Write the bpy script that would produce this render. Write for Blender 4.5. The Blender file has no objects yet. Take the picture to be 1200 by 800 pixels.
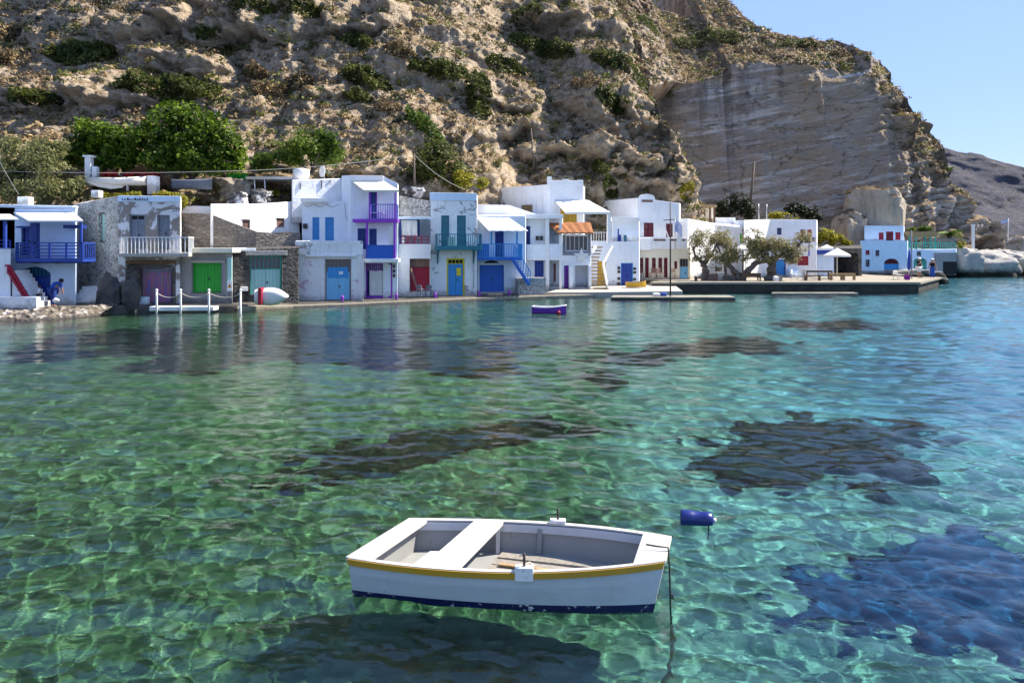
import bpy, bmesh, math, random
import numpy as np
from mathutils import Vector, Matrix
random.seed(7)
R = np.random.default_rng(11)
S = bpy.context.scene
COL = S.collection
H, F, HZ = 3.4, 900.0, 290.0          # eye height, focal length and horizon row of the survey sketch (1200 x 800)

def X_(px, Y): return (px - 600.0) / F * Y
def Z_(py, Y): return H + (HZ - py) / F * Y
def W(px, py, Y): return Vector((X_(px, Y), Y, Z_(py, Y)))

# ------------------------------------------------------------------ materials
def lin(c):
    return tuple((v/255/12.92 if v/255 <= .04045 else ((v/255+.055)/1.055)**2.4) for v in c)
MATS = {}
class NT:
    def __init__(s, name):
        s.m = bpy.data.materials.new(name); s.m.use_nodes = True
        s.N = s.m.node_tree.nodes; s.L = s.m.node_tree.links
        s.b = s.N['Principled BSDF']; s.out = s.N['Material Output']
        s.tc = s.N.new('ShaderNodeTexCoord')
    def link(s, a, b): s.L.new(a, b)
    def mapping(s, scale=(1,1,1), rot=(0,0,0), src='Object'):
        n = s.N.new('ShaderNodeMapping'); n.inputs['Scale'].default_value = scale; n.inputs['Rotation'].default_value = rot
        s.link(s.tc.outputs[src], n.inputs['Vector']); return n.outputs[0]
    def geo(s): return s.N.new('ShaderNodeNewGeometry')
    def noise(s, scale, detail=4, rough=.55, vec=None, dist=0):
        n = s.N.new('ShaderNodeTexNoise'); n.inputs['Scale'].default_value = scale; n.inputs['Detail'].default_value = detail
        n.inputs['Roughness'].default_value = rough; n.inputs['Distortion'].default_value = dist
        s.link(vec if vec is not None else s.tc.outputs['Object'], n.inputs['Vector']); return n.outputs[0]
    def voro(s, scale, feature='F1', out=0, vec=None, rnd=1):
        n = s.N.new('ShaderNodeTexVoronoi'); n.feature = feature; n.inputs['Scale'].default_value = scale
        n.inputs['Randomness'].default_value = rnd
        s.link(vec if vec is not None else s.tc.outputs['Object'], n.inputs['Vector']); return n.outputs[out]
    def ramp(s, fac, stops):
        n = s.N.new('ShaderNodeValToRGB'); e = n.color_ramp.elements
        while len(e) < len(stops): e.new(.5)
        for i, (p, c) in enumerate(stops):
            e[i].position = p; e[i].color = (c if hasattr(c, '__len__') else (c, c, c)) + (1,) if not hasattr(c, '__len__') or len(c) == 3 else c
        s.link(fac, n.inputs[0]); return n.outputs[0]
    def mix(s, fac, a, b, mode='MIX'):
        n = s.N.new('ShaderNodeMixRGB'); n.blend_type = mode
        for k, v in ((0, fac), (1, a), (2, b)):
            if hasattr(v, 'is_output'): s.link(v, n.inputs[k])
            elif k == 0: n.inputs[0].default_value = v
            else: n.inputs[k].default_value = tuple(v) + (1,)
        return n.outputs[0]
    def math(s, op, a, b=0.0, clamp=False):
        n = s.N.new('ShaderNodeMath'); n.operation = op; n.use_clamp = clamp
        for k, v in ((0, a), (1, b)):
            if hasattr(v, 'is_output'): s.link(v, n.inputs[k])
            else: n.inputs[k].default_value = v
        return n.outputs[0]
    def sep(s, v):
        n = s.N.new('ShaderNodeSeparateXYZ'); s.link(v, n.inputs[0]); return n.outputs
    def attr(s, name):
        n = s.N.new('ShaderNodeAttribute'); n.attribute_name = name; return n.outputs
    def bump(s, h, strength=.5, dist=.05):
        n = s.N.new('ShaderNodeBump'); n.inputs['Strength'].default_value = strength; n.inputs['Distance'].default_value = dist
        s.link(h, n.inputs['Height']); s.link(n.outputs[0], s.b.inputs['Normal'])
    def base(s, c, rough=.8, spec=.3):
        if hasattr(c, 'is_output'): s.link(c, s.b.inputs['Base Color'])
        else: s.b.inputs['Base Color'].default_value = tuple(c) + (1,)
        if hasattr(rough, 'is_output'): s.link(rough, s.b.inputs['Roughness'])
        else: s.b.inputs['Roughness'].default_value = rough
        s.b.inputs['Specular IOR Level'].default_value = spec

def plaster(name, c, stain=(.42,.38,.33), amt=.5, peel=0.0, peelc=(.25,.22,.19), dirt=True):
    t = NT(name)
    n1 = t.noise(.9, 6, .65); n2 = t.noise(5, 5, .6)
    v = t.mapping((3.0, 3.0, .35)); st = t.noise(1.4, 5, .6, v)
    col = t.mix(t.ramp(n1, [(.35, 0.0), (.75, .35*amt)]), c, stain)
    col = t.mix(t.ramp(st, [(.55, 0.0), (.78, .55*amt)]), col, stain)
    col = t.mix(t.ramp(n2, [(.62, 0.0), (.72, .35*amt)]), col, tuple(x*.8 for x in stain))
    if dirt:                                            # splash zone: salt-worn, flaking foot of the wall
        z = t.sep(t.tc.outputs['Object'])[2]
        k = t.math('SUBTRACT', t.math('MULTIPLY', t.noise(2.2, 5, .7), 1.5), z)
        col = t.mix(t.ramp(k, [(.25, 0.0), (.6, .75)]), col, tuple(x*.75 for x in stain))
    if peel > 0:
        pn = t.noise(1.1, 7, .7, dist=.6)
        col = t.mix(t.ramp(pn, [(.62-.25*peel, 0.0), (.66-.25*peel, 1.0)]), col, peelc)
    t.base(col, .9, .15); t.bump(t.math('ADD', n2, t.math('MULTIPLY', n1, 3.0)), .6, .04)
    return t.m
def paint(name, c, wear=.25, rough=.5, wearc=None):
    t = NT(name); n = t.noise(3.5, 6, .65); v = t.mapping((9, 9, .8)); g = t.noise(2.5, 4, .6, v)
    wc = wearc or tuple(min(1, x*1.25+.05) for x in c)
    col = t.mix(t.ramp(n, [(.45, 0.0), (.8, wear)]), c, wc)
    col = t.mix(t.ramp(g, [(.4, 0.0), (.75, .35)]), col, tuple(x*.65 for x in c))
    t.base(col, rough, .35); t.bump(g, .3, .01); return t.m
def wood(name, c, c2, rough=.75):
    t = NT(name); v = t.mapping((12, 12, 1.2)); g = t.noise(2, 6, .65, v); n = t.noise(1.5, 4)
    t.base(t.mix(t.ramp(t.math('ADD', g, t.math('MULTIPLY', n, .4)), [(.45, 0.0), (.85, 1.0)]), c, c2), rough, .25); t.bump(g, .4, .01); return t.m
def masonry(name, stone, dark, mortar, scale=2.3, mw=.09):
    t = NT(name); w = t.noise(2.5, 3)
    n = t.N.new('ShaderNodeVectorMath'); n.operation = 'MULTIPLY_ADD'; t.link(w, n.inputs[0]); n.inputs[1].default_value = (.5,)*3
    t.link(t.mapping((1, 1, 1.5)), n.inputs[2])
    e = t.voro(scale, 'DISTANCE_TO_EDGE', 0, n.outputs[0]); c = t.voro(scale, 'F1', 1, n.outputs[0])
    cc = t.sep(c)[0]; big = t.noise(.5, 4)
    col = t.mix(t.ramp(cc, [(.1, 0.0), (.9, 1.0)]), stone, dark)
    col = t.mix(t.ramp(t.noise(14, 4), [(.35, .35), (.7, 0.0)]), col, tuple(x*.5 for x in dark))
    ed = t.ramp(t.math('ADD', e, t.math('MULTIPLY', t.math('SUBTRACT', t.noise(9, 3), .5), .12)), [(mw*.5, 1.0), (mw, 0.0)])
    ed = t.math('MULTIPLY', ed, t.ramp(big, [(.35, .2), (.65, .9)]))
    col = t.mix(ed, col, mortar)
    t.base(col, .95, .1); t.bump(t.math('MINIMUM', e, .2), 1.0, .25); return t.m
def plain(name, c, rough=.7, spec=.3, metal=0, var=.2, sc=6):
    t = NT(name); n = t.noise(sc, 4)
    t.base(t.mix(t.ramp(n, [(.3, 0.0), (.75, 1.0)]), c, tuple(x*(1-var) for x in c)), rough, spec)
    t.b.inputs['Metallic'].default_value = metal; return t.m
def leafmat(name, cols, transl=.35):
    t = NT(name); a = t.attr('tint')[2]
    k = len(cols); col = t.ramp(a, [(i/(k-1), lin(c)) for i, c in enumerate(cols)])
    t.base(col, .6, .25)
    tr = t.N.new('ShaderNodeBsdfTranslucent'); t.link(col, tr.inputs[0])
    mx = t.N.new('ShaderNodeMixShader'); mx.inputs[0].default_value = transl
    t.link(t.b.outputs[0], mx.inputs[1]); t.link(tr.outputs[0], mx.inputs[2]); t.link(mx.outputs[0], t.out.inputs['Surface']); return t.m

M = {}
M['white'] = plaster('whitewash', (.85,.85,.85), amt=.8)
M['white2'] = plaster('whitewash_worn', (.82,.82,.83), amt=.75)
M['white_flake'] = plaster('whitewash_flaking', (.82,.82,.83), amt=.9, peel=.28, peelc=(.36,.32,.30))
M['white_pink'] = plaster('whitewash_pink', (.82,.81,.83), amt=.8, peel=.14, peelc=(.58,.40,.50))
M['bluewash'] = plaster('blue_tinted_wash', (.62,.74,.88), amt=.5)
M['palewash'] = plaster('pale_blue_wash', (.78,.83,.89), amt=.5)
M['cream'] = plaster('cream_wash', (.78,.72,.56), amt=.3)
M['beige'] = plaster('beige_plaster', (.60,.52,.40), amt=.4)
M['concrete'] = plaster('grey_render', (.30,.29,.29), stain=(.14,.13,.12), amt=.9, peel=.15, peelc=(.40,.39,.38))
M['peel'] = plaster('peeling_whitewash', (.66,.67,.70), amt=1.0, peel=.62, peelc=(.24,.21,.19))
M['slab'] = plaster('concrete_slab', (.42,.39,.34), stain=(.28,.25,.21), amt=.8, dirt=False)
M['quay'] = plaster('weathered_concrete', (.31,.275,.22), stain=(.20,.17,.13), amt=1.0, dirt=False)
M['stone'] = masonry('dry_stone', (.34,.30,.26), (.20,.18,.16), (.17,.155,.14), 3.4, .06)
M['stone_white'] = masonry('limed_stone', (.50,.47,.43), (.26,.24,.22), (.72,.71,.70), 3.6, .17)
M['stone_dark'] = masonry('dark_stone', (.13,.12,.115), (.07,.065,.06), (.19,.18,.17), 3.0, .06)
M['blue'] = paint('blue_paint', (.025,.13,.52))
M['royal'] = paint('royal_blue_paint', (.02,.055,.30))
M['deep'] = paint('deep_blue_paint', (.012,.035,.19))
M['sky'] = paint('sky_blue_paint', (.04,.27,.62))
M['light_blue'] = paint('light_blue_paint', (.20,.50,.74))
M['teal'] = paint('teal_paint', (.025,.17,.23))
M['mint'] = paint('mint_paint', (.35,.60,.55), .5, wearc=(.5,.6,.55))
M['seagreen'] = paint('sea_green_paint', (.05,.36,.28))
M['green'] = paint('green_paint', (.02,.34,.03))
M['lime'] = paint('lime_paint', (.12,.55,.04))
M['yellow'] = paint('ochre_yellow_paint', (.55,.32,.02))
M['bright_yellow'] = paint('yellow_paint', (.72,.60,.03))
M['red'] = paint('maroon_paint', (.13,.008,.018))
M['crimson'] = paint('crimson_paint', (.33,.012,.035))
M['purple'] = paint('purple_paint', (.15,.03,.36))
M['violet'] = paint('violet_paint', (.28,.05,.50))
M['lilac'] = paint('violet_blue_paint', (.10,.12,.50))
M['whitepaint'] = paint('white_paint', (.78,.78,.77), .3, wearc=(.55,.52,.48))
M['greywood'] = wood('grey_blue_wood', (.25,.29,.35), (.13,.15,.19))
M['palewood'] = wood('pale_wood', (.34,.31,.27), (.19,.17,.145))
M['brownwood'] = wood('brown_wood', (.20,.12,.06), (.09,.05,.03))
M['tanwood'] = wood('tan_wood', (.42,.29,.15), (.27,.17,.08))
M['shutterbrown'] = wood('shutter_brown', (.27,.16,.13), (.17,.10,.08))
M['dark'] = plain('painted_interior_shade', (.02,.02,.022), .9)  # near-black colour stands in for the shade inside openings
M['iron'] = plain('dark_iron', (.05,.045,.045), .6)
M['steel'] = plain('galvanised_steel', (.40,.41,.42), .4, .5, .6)
M['cloth'] = plain('white_cloth', (.76,.75,.73), .95, .1, 0, .12, 3)
M['canvas'] = plain('cream_canvas', (.74,.69,.60), .95, .1, 0, .15, 3)
M['terracotta'] = plain('terracotta', (.47,.20,.09), .9, .15, 0, .55, 9)
M['rope'] = plain('rope_fibre', (.55,.49,.40), .95, .1, 0, .4, 30)
M['darkrope'] = plain('wet_rope', (.035,.03,.028), .9, .2, 0, .4, 30)
M['wire'] = plain('cable_grey', (.32,.31,.29), .8)
M['bark'] = wood('olive_bark', (.16,.125,.095), (.075,.06,.05))
M['skin'] = plain('skin', (.42,.22,.14), .6)
M['black'] = plain('black_cloth', (.015,.015,.018), .9)
M['hair'] = plain('dark_hair', (.03,.02,.015), .7)
M['navy'] = paint('navy_paint', (.010,.018,.115), .2, .4)
M['barrel'] = plain('blue_plastic', (.008,.02,.16), .3, .5, 0, .25, 5)
M['flagblue'] = plain('flag_blue', (.03,.12,.48), .9)
M['purplecloth'] = plain('purple_cloth', (.19,.02,.22), .9)
M['bluecloth'] = plain('blue_cloth', (.03,.08,.36), .9)
M['orange'] = plain('orange_sign', (.75,.22,.02), .6)
t = NT('window_glass'); t.base((.03,.04,.05), .08, .6); M['glass'] = t.m
# door painted in many colours, worn
t = NT('rainbow_door'); v = t.mapping((4.5, 4.5, .7)); n = t.noise(1.1, 5, .6, v, .8)
col = t.ramp(n, [(.30, (.03,.16,.55)), (.40, (.10,.20,.60)), (.47, (.33,.20,.42)), (.53, (.50,.16,.30)), (.60, (.30,.26,.30)), (.72, (.22,.15,.12))])
t.base(col, .8, .2); M['rainbow'] = t.m
# boat paints
def chipped(name, c, chip, amt, sc=9):
    t = NT(name); n = t.noise(sc, 8, .74); v = t.mapping((1.2, 3, 10)); g = t.noise(2.0, 5, .6, v); d = t.noise(1.6, 6, .7); v2 = t.mapping((.7, .7, 5)); sc_ = t.noise(5, 6, .7, v2)
    col = t.mix(t.ramp(g, [(.45, 0.0), (.8, .35)]), c, tuple(x*.7 for x in c))
    col = t.mix(t.ramp(d, [(.48, 0.0), (.75, .45)]), col, tuple(x*.62+.02 for x in c))
    col = t.mix(t.ramp(sc_, [(.66, 0.0), (.72, .55)]), col, tuple(.5*(p+q) for p, q in zip(c, chip)))
    col = t.mix(t.ramp(n, [(.68-amt, 0.0), (.70-amt, 1.0)]), col, chip)
    t.base(col, t.ramp(d, [(.3, .4), (.7, .7)]), .35); t.bump(t.math('ADD', n, d), .25, .006); return t.m
M['hull_white'] = chipped('hull_white_paint', (.52,.53,.57), (.26,.24,.22), .02, 11)
M['hull_navy'] = chipped('hull_navy_paint', (.006,.009,.065), (.60,.60,.62), .10, 13)
M['hull_ochre'] = chipped('hull_ochre_paint', (.50,.27,.025), (.60,.50,.36), .0, 16)
M['hull_grey'] = chipped('boat_inside_shade_grey', (.27,.27,.265), (.17,.15,.13), .05, 9)  # shade of the boat's inside is put into this grey
M['deck_white'] = chipped('deck_white_paint', (.52,.505,.48), (.36,.31,.26), .02, 12)
M['block_white'] = chipped('oarlock_paint', (.76,.75,.74), (.22,.10,.05), .06, 22)

# ------------------------------------------------------------------ mesh helpers
class Fr:                                     # a wall frame: u runs along the wall, d outwards, z up
    def __init__(s, A, B):
        s.A = Vector((A[0], A[1])); u = Vector((B[0]-A[0], B[1]-A[1])); s.len = u.length; s.u = u.normalized()
        s.n = Vector((s.u.y, -s.u.x))
    def p(s, u, d, z):
        q = s.A + s.u*u + s.n*d; return Vector((q.x, q.y, z))
    def t(s, px, d=0.0):                      # where a sight line crosses the wall
        A = s.A + s.n*d; k = (px-600.0)/F
        den = s.u.x - k*s.u.y
        tt = (k*A.y - A.x)/den; return tt, A.y + s.u.y*tt
    def rect(s, r, d=0.0):
        (a, ya), (b, yb) = s.t(r[0], d), s.t(r[2], d); Y = (ya+yb)/2
        return min(a, b), max(a, b), Z_(r[3], Y), Z_(r[1], Y)
WF = Fr((0, 0), (1, 0))
ORG = {}
class MB:
    def __init__(s): s.v = []; s.f = []; s.sm = []
    def face(s, pts, smooth=False):
        i = len(s.v); s.v += [Vector(p) for p in pts]; s.f.append(tuple(range(i, i+len(pts)))); s.sm.append(smooth)
    def hexa(s, p):                           # 8 points: bottom ring 0-3 (ccw from above), top ring 4-7
        i = len(s.v); s.v += [Vector(q) for q in p]
        for q in ((3,2,1,0), (4,5,6,7), (0,1,5,4), (1,2,6,5), (2,3,7,6), (3,0,4,7)):
            s.f.append(tuple(i+k for k in q)); s.sm.append(False)
    def box(s, f, u0, u1, d0, d1, z0, z1):
        s.hexa([f.p(u0,d1,z0), f.p(u1,d1,z0), f.p(u1,d0,z0), f.p(u0,d0,z0), f.p(u0,d1,z1), f.p(u1,d1,z1), f.p(u1,d0,z1), f.p(u0,d0,z1)]); return s
    def wbox(s, x0, x1, y0, y1, z0, z1):
        s.hexa([(x0,y0,z0),(x1,y0,z0),(x1,y1,z0),(x0,y1,z0),(x0,y0,z1),(x1,y0,z1),(x1,y1,z1),(x0,y1,z1)]); return s
    def bar(s, a, b, w, h=None):              # square-section bar between two points
        a, b = Vector(a), Vector(b); d = (b-a).normalized(); h = h or w
        up = Vector((0,0,1)) if abs(d.z) < .95 else Vector((0,1,0))
        r = d.cross(up).normalized()*(w/2); q = r.cross(d).normalized()*(h/2)
        s.hexa([a-r-q, a+r-q, b+r-q, b-r-q, a-r+q, a+r+q, b+r+q, b-r+q]); return s
    def tube(s, pts, rad, seg=7, cap=True):
        pts = [Vector(p) for p in pts]; n = len(pts); rad = rad if hasattr(rad, '__len__') else [rad]*n
        i0 = len(s.v); ref = None
        for k, p in enumerate(pts):
            d = (pts[min(k+1, n-1)] - pts[max(k-1, 0)]).normalized()
            if ref is None: ref = d.cross(Vector((0,0,1)) if abs(d.z) < .9 else Vector((1,0,0))).normalized()
            ref = (ref - d*ref.dot(d)).normalized(); q = d.cross(ref)
            for j in range(seg):
                a = 2*math.pi*j/seg; s.v.append(p + (ref*math.cos(a) + q*math.sin(a))*rad[k])
        for k in range(n-1):
            for j in range(seg):
                a = i0+k*seg+j; b = i0+k*seg+(j+1) % seg
                s.f.append((a, b, b+seg, a+seg)); s.sm.append(True)
        if cap:
            s.f.append(tuple(i0+j for j in reversed(range(seg)))); s.sm.append(False)
            s.f.append(tuple(i0+(n-1)*seg+j for j in range(seg))); s.sm.append(False)
        return s
    def blob(s, c, r, lump=.12, seed=0, nu=14, nv=9, pw=1.0, fr=0):
        c = Vector(c); i0 = len(s.v); rr = random.Random(seed); ph = [rr.uniform(0, 6.28) for _ in range(9)]
        for a in range(nv+1):
            th = math.pi*a/nv
            for b in range(nu):
                f = 2*math.pi*b/nu
                d = Vector((math.sin(th)*math.cos(f), math.sin(th)*math.sin(f), math.cos(th)))
                k = 1 + lump*(math.sin(3*d.x+ph[0])+math.sin(4*d.y+ph[1])+math.sin(3.5*d.z+ph[2])+.6*math.sin(8*d.x+6*d.y+ph[3])+.5*math.sin(9*d.z-7*d.x+ph[4]))
                e = Vector([math.copysign(abs(q)**pw, q) for q in d])
                s.v.append(c + Vector((e.x*r[0], e.y*r[1], e.z*r[2]))*k)
        if fr:
            A = np.array([tuple(v) for v in s.v[i0:]]); cc = np.array(tuple(c)); m = max(r)/2.2
            q = fbm(A[:, 0]/m+seed, A[:, 1]/m, A[:, 2]/m*1.5, 5)*.6 + .35*ridged(A[:, 0]/m*1.3, A[:, 1]/m*1.3, A[:, 2]/m*1.8+seed, 4)
            A = cc + (A-cc)*(1+fr*q)[:, None]; s.v[i0:] = [Vector(v) for v in A]
        for a in range(nv):
            for b in range(nu):
                p = i0+a*nu+b; q = i0+a*nu+(b+1) % nu
                s.f.append((p, p+nu, q+nu, q)); s.sm.append(True)
        return s
    def build(s, name, mat, parent=None, origin=None, bevel=0):
        if parent is not None: o0 = ORG[parent.name]
        elif origin is not None: o0 = Vector(origin)
        else:
            xs = [v.x for v in s.v]; ys = [v.y for v in s.v]; o0 = Vector(((min(xs)+max(xs))/2, (min(ys)+max(ys))/2, min(v.z for v in s.v)))
        me = bpy.data.meshes.new(name); me.from_pydata([tuple(v-o0) for v in s.v], [], s.f); me.update()
        me.polygons.foreach_set('use_smooth', s.sm)
        me.materials.append(M[mat] if isinstance(mat, str) else mat)
        o = bpy.data.objects.new(name, me); COL.objects.link(o)
        if parent is not None: o.parent = parent
        else: o.location = o0
        ORG[o.name] = o0
        if bevel:
            b = o.modifiers.new('edge', 'BEVEL'); b.width = bevel; b.segments = 2; b.limit_method = 'ANGLE'; b.angle_limit = math.radians(40)
        return o
def tag(o, label=None, cat=None, group=None, kind=None):
    if label: o['label'] = label
    if cat: o['category'] = cat
    if group: o['group'] = group
    if kind: o['kind'] = kind
    return o
def thing(name, label, cat, loc, group=None):
    o = bpy.data.objects.new(name, None); COL.objects.link(o); o.location = loc; o.empty_display_size = .2
    ORG[o.name] = Vector(loc); return tag(o, label, cat, group)
def copy_tree(o, loc, rz, label, group=None):
    c = o.copy(); COL.objects.link(c); c.location = loc; c.rotation_euler = (0, 0, rz); ORG[c.name] = Vector(loc)
    c['label'] = label
    if group: c['group'] = group
    for ch in list(o.children):
        d = ch.copy(); COL.objects.link(d); d.parent = c
        for g in list(ch.children):
            e = g.copy(); COL.objects.link(e); e.parent = d
    return c
def npmesh(name, V, Q, mat, smooth=True, attr=None, tris=False):
    k = 3 if tris else 4
    me = bpy.data.meshes.new(name); me.vertices.add(len(V)); me.vertices.foreach_set('co', np.ascontiguousarray(V, np.float32).ravel())
    n = len(Q); me.loops.add(n*k); me.loops.foreach_set('vertex_index', np.ascontiguousarray(Q, np.int32).ravel())
    me.polygons.add(n); me.polygons.foreach_set('loop_start', np.arange(0, n*k, k, dtype=np.int32))
    me.update(calc_edges=True)
    if smooth: me.polygons.foreach_set('use_smooth', np.ones(n, bool))
    if attr is not None:
        a = me.attributes.new('tint', 'FLOAT', 'POINT'); a.data.foreach_set('value', np.ascontiguousarray(attr, np.float32))
    me.materials.append(M[mat] if isinstance(mat, str) else mat)
    o = bpy.data.objects.new(name, me); COL.objects.link(o); return o
def gridq(nr, nc):
    i = np.arange(nr-1)[:, None]*nc + np.arange(nc-1)[None]
    return np.stack([i, i+1, i+nc+1, i+nc], -1).reshape(-1, 4)

# ------------------------------------------------------------------ noise
_P = R.permutation(256); _P = np.concatenate([_P, _P, _P]); _G = R.normal(size=(256, 3)); _G /= np.linalg.norm(_G, axis=1)[:, None]
def perlin(x, y, z):
    x, y, z = np.broadcast_arrays(x, y, z)
    xi, yi, zi = np.floor(x).astype(int), np.floor(y).astype(int), np.floor(z).astype(int)
    fx, fy, fz = x-xi, y-yi, z-zi
    u, v, w = [f*f*f*(f*(f*6-15)+10) for f in (fx, fy, fz)]
    xi &= 255; yi &= 255; zi &= 255
    def g(a, b, c):
        h = _P[_P[_P[(xi+a) & 255]+((yi+b) & 255)]+((zi+c) & 255)] & 255; q = _G[h]
        return q[..., 0]*(fx-a) + q[..., 1]*(fy-b) + q[..., 2]*(fz-c)
    l = lambda a, b, t: a+(b-a)*t
    return l(l(l(g(0,0,0), g(1,0,0), u), l(g(0,1,0), g(1,1,0), u), v), l(l(g(0,0,1), g(1,0,1), u), l(g(0,1,1), g(1,1,1), u), v), w)*1.6
def fbm(x, y, z, o=4, g=.5):
    s = 0; a = 1
    for i in range(o): s = s + a*perlin(x*2**i+17.3*i, y*2**i, z*2**i); a *= g
    return s
def ridged(x, y, z, o=4):
    s = 0; a = 1
    for i in range(o): s = s + a*(1-2*np.abs(perlin(x*2**i+9.1*i, y*2**i, z*2**i))); a *= .5
    return s
def sstep(a, b, x):
    t = np.clip((x-a)/(b-a), 0, 1); return t*t*(3-2*t)

# ------------------------------------------------------------------ hill and cliff: Y = depth of the rock face over (X, Z)
_sk = [(700,-110,98),(790,-55,102),(830,-12,104),(852,0,105),(868,14,107),(880,28,108),(895,33,108),(912,41,108),(935,44,108),(960,47,108),(985,49,107.5),(1000,55,107),(1015,62,106.5),(1032,74,106),
       (1042,84,105.5),(1057,94,105),(1062,101,104.5),(1068,118,104.3),(1063,122,104),(1076,136,103.5),(1090,147,103),(1096,158,103),(1108,166,102.5),(1116,186,102),(1122,210,101),(1136,226,100),(1150,242,99),(1165,258,98),(1182,275,97),(1215,292,96),(1260,300,96),(1300,305,96)]
_skX = np.array([X_(a, c) for a, b, c in _sk]); _skZ = np.array([Z_(b, c) for a, b, c in _sk])
o_ = np.argsort(_skX); _skX = _skX[o_]; _skZ = _skZ[o_]
def Ztop(X): return np.interp(X, np.concatenate([[-90, -40, -10], _skX]), np.concatenate([[34, 38, 43], _skZ]))
BULGE = [  # rock outcrops: sketch centre, half sizes in metres, how far they stand out, tilt
    (215,78,4.6,1.3,2.0,-.05),(250,88,3.2,1.0,1.2,-.3),(180,20,3.6,3.0,2.6,0),(255,25,4.5,3.2,3.0,-.2),(340,20,4.0,3.0,2.2,.1),(435,22,3.6,2.6,2.8,.2),(60,112,5.0,1.5,1.4,.05),
    (130,108,2.6,1.4,1.4,0),(20,100,3.0,2.0,1.2,0),(300,122,1.2,1.0,1.2,0),(385,108,1.3,1.0,1.3,.1),(450,190,2.6,1.1,1.6,.2),(600,115,3.4,2.4,2.4,-.1),(590,155,2.4,1.1,2.2,.35),
    (625,178,2.2,1.0,1.8,.05),(640,150,2.4,2.0,1.8,0),(650,205,2.0,1.4,1.4,0),(555,198,2.6,1.1,1.2,.1),(700,178,5.2,1.1,2.4,-.12),(735,196,4.6,1.0,2.0,.12),(770,205,3.6,1.6,2.0,.1),
    (795,165,3.0,2.2,2.0,0),(760,140,3.4,2.0,1.6,-.5),(700,120,4.0,2.0,1.2,-.4),(720,215,4.2,1.2,1.6,.1),(790,222,3.0,1.6,1.8,0),(680,22,6,3.2,2.6,-.05),(760,18,4,3,2.0,0),(640,15,4,3,2,0),(715,65,2.6,2.0,1.4,-.4)]
def D_left0(X, Z):
    Yb = np.interp(X, [-90,-33,-15,-6,1,10,17,60], [53,51.5,53.5,57.5,64,68.5,71.5,114])
    st = sstep(3, 8, X)*(1-sstep(26, 40, X))
    Zb = 17.0
    k1 = .92*(1-st) + .36*st
    return Yb + np.where(Z < 6, (Z-6)*.35, np.minimum(Z, Zb)*k1 - 6*k1 + np.maximum(Z-Zb, 0)*(.92*(1-st)+1.22*st))
def D_right(X, Z):
    d = 96 + .20*(Z-7) + .05*(X-24)
    d = d + 1.15*np.maximum(Z - np.interp(X, [14, 30, 46, 60], [20, 28.0, 26.2, 60]) - 1.3*fbm(X/3.1, .5, 1.5, 4), 0)
    ex = np.maximum(X-47.5, 0)
    d = d + .42*ex + .35*np.maximum(Z-np.interp(X, [47, 64], [24, 6]), 0)*sstep(46, 50, X)
    return d
_bul = None
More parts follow.
